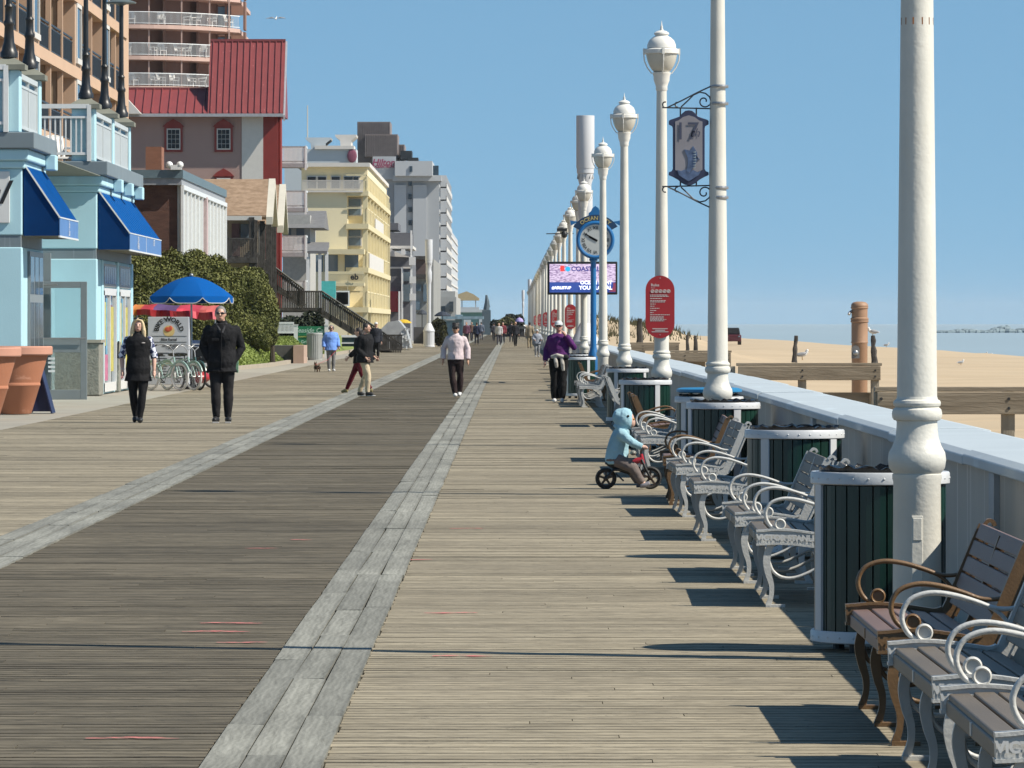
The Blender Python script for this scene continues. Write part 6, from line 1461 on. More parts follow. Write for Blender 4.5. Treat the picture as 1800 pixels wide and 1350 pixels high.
sandgull(1689, 650, 300, R(25), 'gull with dark wings standing alone on the open sand', 1.0)
sandgull(1731, 622, 520, R(0), 'small far gull near the water, left one of a pair', 1.2); sandgull(1747, 622, 520, R(180), 'small far gull near the water, right one of a pair', 1.2)
sandgull(1558, 618, 500, R(10), 'small far gull on the sand right of the shower post', 1.3)
Yj = 560.0; xj = XX(1287, Yj); zj = sand_z(xj, Yj)
jp = thing('beach_buggy', 'dark red beach truck parked far off on the sand', 'truck', (xj, Yj, zj))
M_dkred = mat('dark_red_paint', (.10,.012,.02), .4)
v = MB(); v.box(xj-.85, xj+.85, Yj-2.2, Yj+2.2, zj+.45, zj+1.15); v.build('body', M_dkred, jp, world=True, bevel=.1)
v = MB(); v.prism([(xj-.78, zj+1.15), (xj+.78, zj+1.15), (xj+.66, zj+1.85), (xj-.66, zj+1.85)], 'y', Yj-1.4, Yj+.8); v.build('cab', M_black, jp, world=True, bevel=.08)
for sx in (-.75, .75):
    for sy_ in (-1.4, 1.4): v = MB(); v.prism([(Yj+sy_+.38*math.cos(2*math.pi*i/18), zj+.38+.38*math.sin(2*math.pi*i/18)) for i in range(18)], 'x', xj+sx-.12, xj+sx+.12); v.build('wheel', M_rubber, jp, world=True)
v = MB(); v.ell((xj-.6, Yj-2.2, zj+.95), .1, .05, .08); v.ell((xj+.6, Yj-2.2, zj+.95), .1, .05, .08); v.build('headlight', M_glassb, jp, world=True)
# dune grass, jetty in the distance
dg_ = MB(); rd = random.Random(31)
M_dune = leafmat('dune_grass_blades', (.07,.07,.03), (.17,.15,.075), .4)
for _ in range(5200):
    y = rd.uniform(270, 400); x = 4.6 + 8.2*rd.random(); z = sand_z(x, y)
    if z < .55 + rd.random()*.7: continue
    h_ = rd.uniform(.15,.5); d = rd.uniform(-.2,.2)
    dg_.add([(x-.03,y,z-.03), (x+.03,y,z-.03), (x+d,y,z+h_)], [(0,1,2)])
struct('dune_grass', dg_, M_dune, kind='stuff')
jt = MB(); rj = random.Random(9); 
for i in range(190):
    t = rj.random(); Yq_ = 1900; px = 1650+170*t; h_ = (.7+1.5*t*abs(math.sin(px*.09)+.35*math.sin(px*.31)+.6))
    jt.ell((XX(px,Yq_)+rj.uniform(-1,1), Yq_+rj.uniform(-6,6), -1.6), rj.uniform(1.2,3.2), 3, h_*rj.uniform(.6,1.1), 7, 5)
tag(jt.build('far_breakwater', mat('hazy_far_rocks', (.22,.29,.32), .9, .2, .3), None), kind='structure')  # distance haze mixed into the rock colour, paler and bluer
# ================================================================== people
M_shoe_b = mat('black_shoe', (.02,.02,.022), .5); M_shoe_w = mat('white_shoe', (.72,.72,.72), .5); M_sole = mat('pale_sole', (.55,.54,.52), .7)
M_lip = mat('lips', (.30,.09,.08), .5); M_eye = mat('eye_dark', (.02,.015,.012), .2); M_lens = mat('dark_lens', (.008,.008,.01), .1, spec=.8)
def cloth(name, c, rough=.85, var=.18, bump=.5, bs=14): return mat(name, c, rough, var, 5, bump, bs, spec=.2)
DEF = dict(head=(0,-.008,.932), neck=(0,.012,.85), shL=(-.104,.012,.792), elL=(-.135,.02,.635), wrL=(-.14,-.02,.490), hipL=(-.05,0,.52), knL=(-.053,-.012,.285), anL=(-.05,.012,.048), toeL=(-.062,-.085,.018),
           shR=(.104,.012,.792), elR=(.135,.02,.635), wrR=(.14,-.02,.490), hipR=(.05,0,.52), knR=(.053,-.012,.285), anR=(.05,.012,.048), toeR=(.062,-.085,.018))
TORSO = [(.47,.084,.064),(.52,.092,.070),(.57,.088,.064),(.62,.080,.058),(.68,.084,.060),(.74,.095,.065),(.785,.096,.060),(.81,.082,.052),(.828,.060,.046),(.85,.040,.040)]
def person(label, loc, h, yaw=0.0, J=None, top=None, bottom=None, shoes=None, hair=None, head_rot=(0,0), g=1.0, skin=None, glasses=False, hat=None, lean=0.0, detail=1.0, mouth=True, legw=1.0, group=None):
    j = dict(DEF); j.update(J or {}); V = {k: Vector(v)*h for k, v in j.items()}
    sk = skin or M_skin
    t = thing('person', label, 'person', loc, yaw, group=group)
    HM = Matrix.Rotation(head_rot[0], 3, 'Z') @ Matrix.Rotation(head_rot[1], 3, 'X')
    hc = V['head']
    def hp(x, y, z): return hc + HM @ (Vector((x, y, z))*h)
    def tz(z): return lean*h*max(0, z-.5)
    b = MB()
    b.loft([(0, tz(z), z*h, rx*h*g*.93, ry*h*g*.93) for z, rx, ry in TORSO], 16)
    b.ell(hc, .043*h, .052*h, .062*h, 18, 14, HM); b.ell(hp(0,-.016,-.034), .031*h, .034*h, .030*h, 14, 10, HM)
    b.tube([hp(0,-.046,.012), hp(0,-.060,-.012)], [.006*h,.010*h], 8); b.ell(hp(0,-.058,-.013), .0095*h, .009*h, .007*h, 8, 6)
    for s in (-1, 1): b.ell(hp(.044*s,.004,-.004), .007*h, .012*h, .018*h, 8, 6, HM)
    b.tube([V['neck']-Vector((0,0,.03*h)), (V['neck']+hc)/2, hc-Vector((0,-.012*h,.02*h))], [.036*h,.030*h,.030*h], 12)
    for S_ in 'LR':
        s = -1 if S_ == 'L' else 1
        b.tube([V['sh'+S_], V['sh'+S_].lerp(V['el'+S_],.45), V['el'+S_], V['el'+S_].lerp(V['wr'+S_],.4), V['wr'+S_]], [.030*h,.028*h,.022*h,.0225*h,.0145*h], 12); b.ell(V['sh'+S_], .034*h)
        d = (V['wr'+S_]-V['el'+S_]).normalized(); side = d.orthogonal().normalized()
        fw = Vector((0,-1,0)); fw = (fw - d*fw.dot(d)); fw = fw.normalized() if fw.length > .1 else side; out = d.cross(fw)
        w = V['wr'+S_]; b.tube([w-d*.01*h, w+d*.03*h, w+d*.052*h], [.0145*h,.020*h,.017*h], 10, flat=.62)
        for i in range(4):
            o = w + d*.048*h + fw*(.017-.0115*i)*h; L = (.036,.042,.040,.031)[i]*h
            b.tube([o, o+d*L*.5 - out*s*.004*h, o+d*L*.95 - out*s*.012*h], [.0066*h,.0060*h,.0048*h], 7)
        o = w + d*.018*h + fw*.016*h; b.tube([o, o+fw*.016*h+d*.018*h, o+fw*.020*h+d*.040*h], [.0078*h,.007*h,.0055*h], 7)
        b.tube([V['hip'+S_], V['hip'+S_].lerp(V['kn'+S_],.5), V['kn'+S_], V['kn'+S_].lerp(V['an'+S_],.35), V['an'+S_]], [.056*h,.046*h,.032*h,.032*h,.020*h], 12)
        b.tube([V['an'+S_]+Vector((0,.015*h,-.02*h)), V['an'+S_].lerp(V['toe'+S_],.55)-Vector((0,0,.002*h)), V['an'+S_].lerp(V['toe'+S_],.85)], [.020*h,.017*h,.010*h], 10)
    remesh(b, 'body', sk, t, .0085/detail, 2)
    e = MB()
    for s in (-1, 1): e.ell(hp(.0165*s,-.0475,.006), .0068*h, .004*h, .0038*h, 10, 6, HM)
    e.build('eye', M_eye, t, smooth=60)
    if mouth: m_ = MB(); m_.ell(hp(0,-.0485,-.036), .0135*h, .005*h, .0042*h, 12, 6, HM); m_.build('mouth', M_lip, t, smooth=60)
    if glasses:
        q = MB()
        for s in (-1, 1): q.ell(hp(.018*s,-.053,.007), .0155*h, .006*h, .0105*h, 12, 8, HM); q.tube([hp(.033*s,-.048,.009), hp(.046*s,-.01,.009), hp(.045*s,.005,.005)], .0028*h, 6)
        q.tube([hp(-.006,-.057,.010), hp(.006,-.057,.010)], .0026*h, 6); q.build('sunglasses', M_lens, t, smooth=60)
    if hair:
        q = MB(); hm, style = hair
        q.ell(hp(0,.010,.014), .0485*h, .054*h, .058*h, 16, 12, HM)
        if style == 'long':
            for s in (-1, 1):
                q.tube([hp(.022*s,-.030,.058), hp(.043*s,-.022,.02), hp(.051*s,-.016,-.03), hp(.056*s,-.02,-.075), hp(.064*s,-.03,-.118)], [.014*h,.017*h,.021*h,.022*h,.009*h], 10)
                q.tube([hp(.03*s,.02,.0), hp(.045*s,.03,-.06), hp(.05*s,.03,-.11)], [.03*h,.03*h,.016*h], 10)
            q.tube([hp(-.032,-.040,.040), hp(-.012,-.052,.050), hp(.010,-.051,.054), hp(.032,-.040,.044)], .0085*h, 8)
            for k in range(26):
                rk = random.Random(k); s = rk.choice((-1,1)); a0 = rk.uniform(.030,.052)
                q.tube([hp(a0*s, rk.uniform(-.03,.03), .02), hp((a0+.012)*s, rk.uniform(-.035,.03), -.05), hp((a0+rk.uniform(.008,.026))*s, rk.uniform(-.04,.025), rk.uniform(-.135,-.10))], [.010*h,.009*h,.004*h], 6)
        elif style == 'bob':
            for s in (-1, 1): q.tube([hp(.03*s,-.02,.045), hp(.046*s,-.012,.01), hp(.048*s,.0,-.035)], [.018*h,.02*h,.014*h], 10)
            q.tube([hp(0,.045,.03), hp(0,.05,-.04)], [.035*h,.028*h], 10)
        elif style == 'back':
            q.ell(hp(0,.03,-.012), .042*h, .034*h, .045*h, 12, 8, HM)
        # open the face: the cap is pushed back by a blunt nose-side cut
        hv = [HM.inverted() @ ((Vector(v)-hc)/h) for v in q.v]
        for k, p in enumerate(hv):
            if p.y < -.030 and p.z < .034 and abs(p.x) < .034 and style != 'x':
                p.y = -.030 + (p.y+.030)*.1; q.v[k] = tuple(hc + HM @ (p*h))
        remesh(q, 'hair', hm, t, .008/detail, 2)
    if hat:
        q = MB(); hm, kind = hat
        q.ell(hp(0,.004,.030), .050*h, .058*h, .046*h, 18, 10, HM)
        if kind == 'cap': q.prism([(0,0)], 'z', 0, 0) if False else q.ell(hp(0,-.060,.026), .040*h, .040*h, .006*h, 16, 6, HM)
        q.v = [tuple(v) if (HM.inverted() @ (Vector(v)-hc)).z > .018*h else tuple(hc + HM @ Vector(((HM.inverted() @ (Vector(v)-hc)).x, (HM.inverted() @ (Vector(v)-hc)).y, .018*h))) for v in q.v]
        q.build('cap', hm, t, smooth=50)
    if top:
        m_, sleeve, hem, pad = top[:4]; extra = top[4] if len(top) > 4 else {}
        q = MB(); rings = [(hem, TORSO[1][1]*extra.get('flare',1.0)*.98, TORSO[1][2]*1.08)] + [r for r in TORSO if r[0] > hem+.015]
        gg = g*extra.get('g', 1.0)
        q.loft([(0, tz(z), z*h, rx*h*gg+pad, ry*h*gg+pad) for z, rx, ry in rings], 18)
        if sleeve:
            for S_ in 'LR':
                a, c, d = V['sh'+S_], V['el'+S_], V['wr'+S_]
                r0, r1, r2 = .031*h+pad*1.1, .025*h+pad*1.1, .019*h+pad*1.1
                if sleeve == 'wrist': q.tube([a, a.lerp(c,.5), c, c.lerp(d,.5), c.lerp(d,.96)], [r0,r0*.95,r1,r1*.93,r2], 14)
                else: q.tube([a, a.lerp(c,.5), c.lerp(d,.1)], [r0,r0,r1*1.1], 14)
                q.ell(a, r0*.98)
        if extra.get('collar'): q.tube([V['neck']-Vector((0,0,.03*h)), V['neck']+Vector((0,-.006*h,.026*h))], [.052*h,.046*h], 14)
        remesh(q, extra.get('name', 'jacket'), m_, t, .011/detail, 2, folds=.022)
        if extra.get('under'):                   # shirt sleeves under a vest
            q = MB(); um_ = extra['under']
            for S_ in 'LR':
                a, c, d = V['sh'+S_], V['el'+S_], V['wr'+S_]; q.tube([a, a.lerp(c,.5), c, c.lerp(d,.18)], [.036*h,.036*h,.036*h,.034*h], 14); q.ell(a, .037*h)
            q.tube([V['neck']-Vector((0,0,.03*h)), V['neck']+Vector((0,-.01*h,.018*h))], [.044*h,.040*h], 12)
            remesh(q, 'shirt', um_, t, .011/detail, 2)
    if bottom:
        m_, pad, flare = bottom
        q = MB(); q.loft([(0, 0, z*h, rx*h*g+pad*.6, ry*h*g+pad*.6) for z, rx, ry in ((.455,.080,.062),(.49,.090,.068),(.54,.089,.066),(.585,.084,.062))], 16)
        for S_ in 'LR':
            a, c, d = V['hip'+S_], V['kn'+S_], V['an'+S_]
            q.tube([a, a.lerp(c,.5), c, c.lerp(d,.35), c.lerp(d,.98)], [(.058*h)*legw+pad*.8,(.048*h)*legw+pad*.8,(.034*h)*legw+pad,(.034*h)*legw+pad*flare,(.021*h)+pad*flare*1.15], 14)
        remesh(q, 'trousers', m_, t, .011/detail, 2, folds=.016)
    if shoes:
        for S_ in 'LR':
            q = MB(); a, c = V['an'+S_], V['toe'+S_]; gz = min(c.z, a.z-.03*h)
            q.tube([a+Vector((0,.02*h,-.018*h)), a.lerp(c,.45)+Vector((0,0,-.002*h)), c+Vector((0,0,.002*h))], [.029*h,.027*h,.0185*h], 12); q.tube([a, a-Vector((0,0,.02*h))], .026*h, 10)
            so = remesh(q, 'shoe', shoes, t, .010/detail, 2)
    return t
CL = {}
def cl(name, c, **k):
    if name not in CL: CL[name] = cloth(name, c, **k)
    return CL[name]
def at(px, py, dz=0): Y = GY(py); return Vector((XX(px, Y), Y, 0))
if True:
    # blonde woman in black vest
    M_blond = mat('blond_hair', (.80,.62,.36), .5, .25, 12, .4, 60, stretch=(6,6,.6))
    M_gh = mat('short_grey_hair', (.24,.22,.21), .7, .2, 30, .4, 120)
    M_dkhair = mat('dark_hair', (.022,.016,.013), .55, .25, 20, .4, 80)
    M_ghair = mat('grey_bob_hair', (.22,.20,.19), .7, .25, 20, .4, 80)
    chk = mat('blue_white_plaid', (.035,.05,.13), .8, .1, 1); 
    n_, l_ = chk.node_tree.nodes, chk.node_tree.links; ck_ = n_.new('ShaderNodeTexChecker'); ck_.inputs['Scale'].default_value = 15; ck_.inputs['Color1'].default_value = (.62,.64,.72,1); ck_.inputs['Color2'].default_value = (.025,.035,.10,1)
    tt = n_.new('ShaderNodeTexCoord'); mm = n_.new('ShaderNodeMapping'); mm.inputs['Rotation'].default_value = (.4,.5,.6); l_.new(tt.outputs['Object'], mm.inputs['Vector']); l_.new(mm.outputs[0], ck_.inputs['Vector']); l_.new(ck_.outputs['Color'], n_['Principled BSDF'].inputs['Base Color'])
    p1 = person('blonde woman in a black vest over rolled plaid sleeves, walking past the bikes', at(243,743.5), 1.70, .0,
        J=dict(elL=(-.158,.03,.64), wrL=(-.150,-.015,.50), elR=(.150,.03,.64), wrR=(.152,-.02,.50), knL=(-.050,.005,.285), anL=(-.030,.045,.060), toeL=(-.034,-.03,.018), knR=(.045,-.045,.290), anR=(.020,-.055,.045), toeR=(.030,-.145,.020)),
        top=(cl('black_vest', (.013,.013,.015)), None, .40, .016, dict(name='vest', under=chk, g=1.12, flare=1.15, collar=True)), bottom=(cl('black_leggings', (.012,.012,.014)), .008, 1.0), shoes=M_shoe_b, hair=(M_blond, 'long'), g=1.10, legw=1.05, skin=mat('fair_flushed_skin', (.70,.42,.32), .5, .08, 25))
    q = MB(); hy = 1.70
    for s in (-1,1): q.ell((.024*s*hy, -.045*hy, .995*hy), .020*hy, .010*hy, .010*hy)
    q.build('sunglasses', M_lens, p1, smooth=60)
    q = MB(); q.torus((-.150*hy, -.012*hy, .515*hy), .017*hy, .005*hy, 'z', 14, 6); q.build('bracelet', M_signtxt, p1)
    q = MB(); q.ell((.055*hy, -.088*hy, .765*hy), .018*hy, .006, .006*hy); q.build('vest_logo', M_signtxt, p1)
    # man in black coat, hands in pockets
    M_coat = cl('black_coat', (.013,.013,.015), bump=.7); 
    p2 = person('tall man with short grey hair and sunglasses in a black coat, hands in his pockets', at(390,743.5), 1.90, .0,
        J=dict(head=(-.012,-.006,.930), elL=(-.163,.03,.650), wrL=(-.098,-.012,.53), elR=(.168,.03,.64), wrR=(.100,-.012,.525), hipL=(-.05,0,.51), knL=(-.052,-.03,.29), anL=(-.045,-.015,.045), toeL=(-.062,-.105,.02), knR=(.055,.005,.285), anR=(.050,.02,.045), toeR=(.068,-.07,.018), shL=(-.118,.012,.793), shR=(.118,.012,.793)),
        top=(M_coat, 'wrist', .435, .022, dict(name='coat', g=1.20, flare=1.1, collar=True)), bottom=(cl('charcoal_trousers', (.022,.021,.023)), .014, 1.15), shoes=M_shoe_b, hair=(M_gh, 'short'), glasses=True, g=1.08, legw=1.05)
    hy = 1.90; q = MB()
    for s in (-1,1): q.box((.052*s-.03)*hy, (.052*s+.03)*hy, -.101*hy, -.094*hy, .70*hy, .725*hy)
    q.box(-.002*hy, .004*hy, -.106*hy, -.09*hy, .45*hy, .80*hy); q.build('pocket_flap', M_coat, p2, bevel=.006)
    q = MB(); q.tube([(-.045*hy,-.035*hy,.85*hy), (-.02*hy,-.075*hy,.80*hy), (0,-.088*hy,.77*hy)], .012*hy, 8); q.tube([(.04*hy,-.035*hy,.85*hy), (.02*hy,-.075*hy,.80*hy), (.004*hy,-.088*hy,.77*hy)], .012*hy, 8); q.build('lapel', cl('grey_scarf', (.06,.06,.065)), p2, smooth=60)
    q = MB(); q.box(-.075*hy, -.02*hy, -.115*hy, -.09*hy, .0, .012*hy); q.box(.03*hy,.08*hy,-.08*hy,-.055*hy,0,.012*hy); q.build('shoe_toe', M_sole, p2, bevel=.005)
    # woman in pale pink jacket
    p3 = person('woman in a pale pink zip jacket and dark flared trousers walking on the tram lane', at(801,698), 1.60, -.08,
        J=dict(elL=(-.168,.03,.66), wrL=(-.172,-.01,.515), elR=(.160,.03,.66), wrR=(.168,-.01,.51), knL=(-.045,-.03,.29), anL=(.0,-.05,.045), toeL=(.005,-.14,.02), knR=(.062,.01,.29), anR=(.05,.06,.07), toeR=(.048,-.01,.02)),
        top=(cl('pale_pink_fleece', (.70,.585,.60), bs=9), 'wrist', .515, .026, dict(g=1.12, collar=True)), bottom=(cl('dark_plum_trousers', (.035,.022,.022)), .014, 1.5), shoes=M_shoe_w, hair=(M_dkhair, 'back'), hat=(mat('black_visor', (.02,.017,.016), .7), 'cap'), glasses=True, skin=mat('tan_skin', (.50,.28,.18), .5))
    q = MB(); hy = 1.60
    rr = random.Random(3)
    for i in range(14): a = rr.uniform(0,6.28); q.ell((.03*math.cos(a)*hy, .012*hy+.03*math.sin(a)*hy, (.985+rr.uniform(0,.022))*hy), .022*hy)
    remesh(q, 'hair_bun', M_dkhair, p3, .01, 2); q = MB(); q.box(-.003*hy,.003*hy,-.104*hy,-.09*hy,.53*hy,.85*hy); q.build('zip', M_steel, p3)
    # woman in purple with white cap
    p4 = person('woman in a purple top, white cap and black trousers, one hand raised to her face', at(982,708), 1.66, .0,
        J=dict(elL=(-.150,.03,.65), wrL=(-.165,-.03,.51), shR=(.106,.012,.795), elR=(.19,-.05,.675), wrR=(.080,-.105,.83), knL=(-.05,-.01,.285), knR=(.05,-.02,.285), anL=(-.048,.0,.045), toeL=(-.055,-.095,.018), anR=(.038,-.01,.045), toeR=(.045,-.10,.02)),
        top=(cl('purple_top', (.105,.022,.135), bump=.6), 'wrist', .545, .018, dict(name='blouse', g=1.22)), bottom=(cl('black_wide_trousers', (.012,.012,.013)), .022, 1.4), shoes=M_shoe_w, hair=(M_dkhair, 'back'), hat=(mat('white_cap', (.72,.75,.76), .7), 'cap'), glasses=True, g=1.18, legw=1.1, skin=mat('ruddy_skin', (.60,.33,.25), .5))
    hy = 1.66; q = MB()
    for x0, L in ((-.045,.13),(.035,.17)): q.tube([((x0)*hy,-.10*hy,.56*hy), ((x0+.012)*hy,-.122*hy,(.56-L*.5)*hy), ((x0+.022)*hy,-.112*hy,(.56-L)*hy)], [.022*hy,.026*hy,.020*hy], 10, flat=.7)
    q.tube([(-.09*hy,-.07*hy,.56*hy), (-.02*hy,-.105*hy,.585*hy), (.05*hy,-.105*hy,.565*hy), (.10*hy,-.05*hy,.56*hy)], .024*hy, 10)
    remesh(q, 'tied_sweater', cl('cream_sweater', (.52,.48,.42)), p4, .011, 2)
    q = MB(); q.ell((.085*hy,-.10*hy,.56*hy), .045*hy, .03*hy, .035*hy); q.build('waist_bag', cl('dark_bag', (.03,.03,.035)), p4, smooth=60)
    # woman in blue jacket with the dog
    p5 = person('grey haired woman in a light blue jacket standing with a small dog', at(582,653), 1.56, .25,
        J=dict(elL=(-.155,.02,.66), wrL=(-.165,-.03,.52), elR=(.15,.02,.66), wrR=(.155,-.05,.53), anL=(-.045,.0,.045), toeL=(-.055,-.085,.018)),
        top=(cl('light_blue_jacket', (.19,.36,.84), bs=10), 'wrist', .455, .03, dict(g=1.15, flare=1.1)), bottom=(cl('grey_trousers', (.22,.22,.22)), .012, 1.2), shoes=M_shoe_w, hair=(M_ghair, 'bob'), glasses=True, g=1.08, skin=mat('shaded_skin', (.46,.25,.18), .5))
    # pair walking: man in black with beige trousers, woman in maroon leggings
    y6 = at(641,696.5)
    p6 = person('person in a black jacket and beige trousers in front of one in maroon leggings', y6, 1.62, R(70),
        J=dict(head=(0,-.03,.932), elL=(-.12,.05,.64), wrL=(-.11,-.06,.53), elR=(.13,.03,.64), wrR=(.125,-.09,.54), knL=(-.05,-.07,.29), anL=(-.05,-.06,.05), toeL=(-.055,-.15,.02), knR=(.05,.0,.285), anR=(.05,.10,.055), toeR=(.055,.02,.018)),
        top=(cl('black_parka', (.014,.014,.016)), 'wrist', .46, .03, dict(g=1.25)), bottom=(cl('beige_trousers', (.64,.53,.37)), .014, 1.0), shoes=M_shoe_b, hair=(M_dkhair, 'short'), g=1.1, lean=-.06)
    q = MB(); q.ell((.05*1.62,.0,.015), .04, .13, .014); q.ell((-.05*1.62,-.11*1.62,.015), .04, .12, .014); q.build('shoe_sole', M_shoe_w, p6)
    p7 = person('person in maroon leggings and black top striding behind the one in beige trousers', at(630,692.5)+Vector((0,.35,0)), 1.52, R(-100),
        J=dict(knL=(-.05,-.10,.29), anL=(-.05,-.20,.06), toeL=(-.055,-.28,.025), knR=(.05,.06,.29), anR=(.05,.20,.07), toeR=(.055,.12,.02), hipL=(-.05,-.01,.5), hipR=(.05,.01,.5), elL=(-.13,.08,.65), wrL=(-.11,.02,.53), elR=(.13,-.02,.65), wrR=(.12,-.12,.56)),
        top=(cl('black_hoodie', (.015,.015,.017)), 'wrist', .46, .022, {}), bottom=(cl('maroon_leggings', (.13,.012,.022)), .008, .95), shoes=cl('khaki_shoes', (.28,.24,.12)), hair=(M_dkhair, 'back'), g=1.0)
    p8 = person('man in a dark jacket and white cap walking beside the dark fence', at(661,633.5), 1.66, .1,
        J=dict(elL=(-.15,.03,.64), wrL=(-.14,-.05,.52), knL=(-.05,.03,.29), anL=(-.05,.10,.07), toeL=(-.055,.02,.02)),
        top=(cl('navy_black_jacket', (.025,.028,.038)), 'wrist', .47, .022, dict(g=1.15)), bottom=(cl('black_trousers', (.014,.014,.016)), .012, 1.1), shoes=M_shoe_b, hair=(M_dkhair, 'back'), hat=(mat('white_cap_cloth', (.72,.72,.72), .7), 'cap'), detail=.7)
    p9 = person('person in pale grey leaning forward on the sea side beyond the woman in purple', at(944,627.5), 1.32, R(12),
        J=dict(elL=(-.16,-.03,.66), wrL=(-.12,-.14,.62), elR=(.16,-.03,.66), wrR=(.12,-.14,.62), knL=(-.06,-.05,.29), knR=(.06,-.02,.29)),
        top=(cl('pale_grey_jacket', (.33,.35,.40)), 'wrist', .46, .03, dict(g=1.3)), bottom=(cl('light_trousers', (.30,.31,.33)), .012, 1.2), shoes=M_shoe_w, hair=(M_ghair, 'short'), hat=(mat('pale_cap', (.62,.63,.66), .7), 'cap'), detail=.6)
    far = [(931,613,'tan','far walker in tan clothes left of the leaning person in grey',(.36,.29,.2),(.33,.27,.18)), (906,609,'black','far walker in black left of the one in tan',(.02,.02,.025),(.02,.02,.02)),
           (899,602,'charcoal','far walker in charcoal below the lavender umbrella',(.05,.05,.06),(.04,.04,.05)), (884,604,'dark red','far walker in a dark red top under the olive tree',(.20,.04,.05),(.05,.05,.06)),
           (868,600,'dark grey','far walker in dark grey at the left end of the far group',(.06,.06,.07),(.04,.04,.04)), (877,607,'pale shirt','far walker in a pale shirt in the middle of the far group',(.5,.5,.5),(.08,.08,.1)),
           (838,606,'navy','far walker in navy right of the woman in the pink jacket',(.03,.04,.08),(.03,.03,.04)), (829,600,'brown','far walker in brown just beside the woman in the pink jacket',(.13,.08,.06),(.05,.05,.06)),
           (846,598,'blue grey','far walker in blue grey right of the one in navy',(.17,.2,.26),(.1,.1,.12)), (820,605,'plum','far walker in plum, partly hidden by the woman in the pink jacket',(.14,.06,.10),(.05,.05,.06))]
    for k, (px, py, nm, lb_, ct, cbm) in enumerate(far):
        person(lb_, at(px, py), 1.7 + .05*math.sin(k), (.0 if k % 2 else math.pi) + .3*math.sin(k*2), J=dict(knL=(-.05,-.05,.29), anL=(-.05,-.07,.05), toeL=(-.055,-.15,.02), knR=(.05,.03,.29), anR=(.05,.09,.06), toeR=(.055,.01,.02)),
               top=(cl('far_top_'+nm.replace(' ','_'), ct), 'wrist', .46, .03, {}), bottom=(cl('far_trousers_'+nm.replace(' ','_'), cbm), .014, 1.1), shoes=M_shoe_b, hair=(M_dkhair, 'back'), detail=.4, mouth=False, group='walkers far down the boardwalk')
    # dog
    a = at(557.5, 654); dg = thing('dog', 'small brown and black long haired dog with pricked ears beside the woman in blue', 'dog', a, R(-65)); k = 1.0
    b = MB()                                     # local: faces -x
    b.tube([(-.10,0,.17),(-.02,0,.165),(.07,0,.165),(.12,0,.17)], [.062,.066,.056,.05], 10); b.tube([(-.10,0,.19),(-.14,0,.25)], [.05,.042], 10); b.ell((-.155,0,.275), .05,.045,.045); b.tube([(-.18,0,.265),(-.225,0,.255)], [.026,.015], 8)
    for y in (-.028,.028): b.tube([(-.145,y,.305),(-.135,y*1.3,.355)], [.018,.006], 6)
    for y in (-.035,.035):
        b.tube([(-.10,y,.15),(-.105,y,.08),(-.10,y,.015),(-.115,y,.01)], [.026,.017,.014,.016], 8)
        b.tube([(.10,y,.16),(.085,y,.11),(.125,y,.065),(.115,y,.015),(.10,y,.01)], [.036,.026,.015,.014,.016], 8)
    b.tube([(.13,0,.19),(.17,0,.25),(.15,0,.29)], [.018,.016,.008], 8)
    remesh(b, 'body', mat('dog_fur', (.095,.04,.018), .9, .6, 9, .9, 60, col2=(.16,.07,.03)), dg, .008, 2)
    q = MB(); q.ell((-.228,0,.258), .008); q.ell((-.195,-.022,.285), .006); q.ell((-.195,.022,.285), .006); q.build('nose', M_eye, dg)
    q = MB()
    for i in range(200):
        rr = random.Random(i); x = rr.uniform(-.12,.14); yy = rr.choice((-1,1))*rr.uniform(.045,.065); q.tube([(x,yy,.17+rr.uniform(-.05,.05)),(x+rr.uniform(-.01,.02),yy*1.1,.10+rr.uniform(-.02,.03))], [.006,.001], 3)
    q.build('long_hair', mat('dog_long_hair', (.05,.03,.02), .8, .4, 20), dg)
    q = MB(); w = Vector((p5.location.x+.15*1.56, p5.location.y-.08, .50*1.56)); q.tube([Vector((a.x-.05,a.y-.05,.24)), (Vector((a.x,a.y,.25))+w)/2-Vector((0,0,.12)), w], .006, 5)
    tag(q.build('dog_leash', M_redp, None), 'thin red leash from the small dog to the woman in blue', 'leash')
# ---------------------------------------------------------------- child on a balance bike
Yc_ = 53.3; k = Yc_/F
def K(px, py, d=0.0): return Vector((XX(px, Yc_), Yc_+d, ZZ(py, Yc_)))
bk = thing('balance_bike', 'small red and black balance bike with chunky spoked wheels under the child', 'bicycle', (XX(1104,Yc_), Yc_, 0))
M_trim = mat('bike_rim_brown', (.055,.035,.025), .5)
def bwheel(px, r, nm):
    c_ = (XX(px,Yc_), Yc_, r); a = MB(); a.torus(c_, r-.016, .016, 'y', 32, 8, flat=1.4); o = a.build('wheel', M_rubber, bk, world=True, smooth=60)
    s = MB(); s.torus(c_, r-.034, .008, 'y', 28, 6, flat=1.4); s.ell(c_, .026, .034, .026)
    for i in range(5): t = 2*math.pi*i/5+.3; s.bar((c_[0]+.02*math.cos(t), Yc_, c_[2]+.02*math.sin(t)), (c_[0]+(r-.035)*math.cos(t), Yc_, c_[2]+(r-.035)*math.sin(t)), .022, .02, (0,1,0))
    s.build('rim', M_trim, o, world=True); return c_
c1 = bwheel(1065, .104, 'rear'); c2_ = bwheel(1143, .112, 'front')
f = MB()
for d in (-.04, .04):
    f.tube([Vector(c1)+Vector((0,d,0)), K(1078,826,d), K(1092,824,d)], [.010,.014,.014], 8); f.tube([Vector(c2_)+Vector((0,d,0)), K(1134,822,d), K(1128,808,d*.6)], [.012,.013,.013], 8)
f.tube([K(1068,815), K(1085,823), K(1105,830), K(1126,824)], [.02,.026,.026,.022], 10); f.tube([K(1082,832,-.03), K(1096,845,-.06)], .009, 6)
f.build('frame', M_black, bk, world=True, smooth=60)
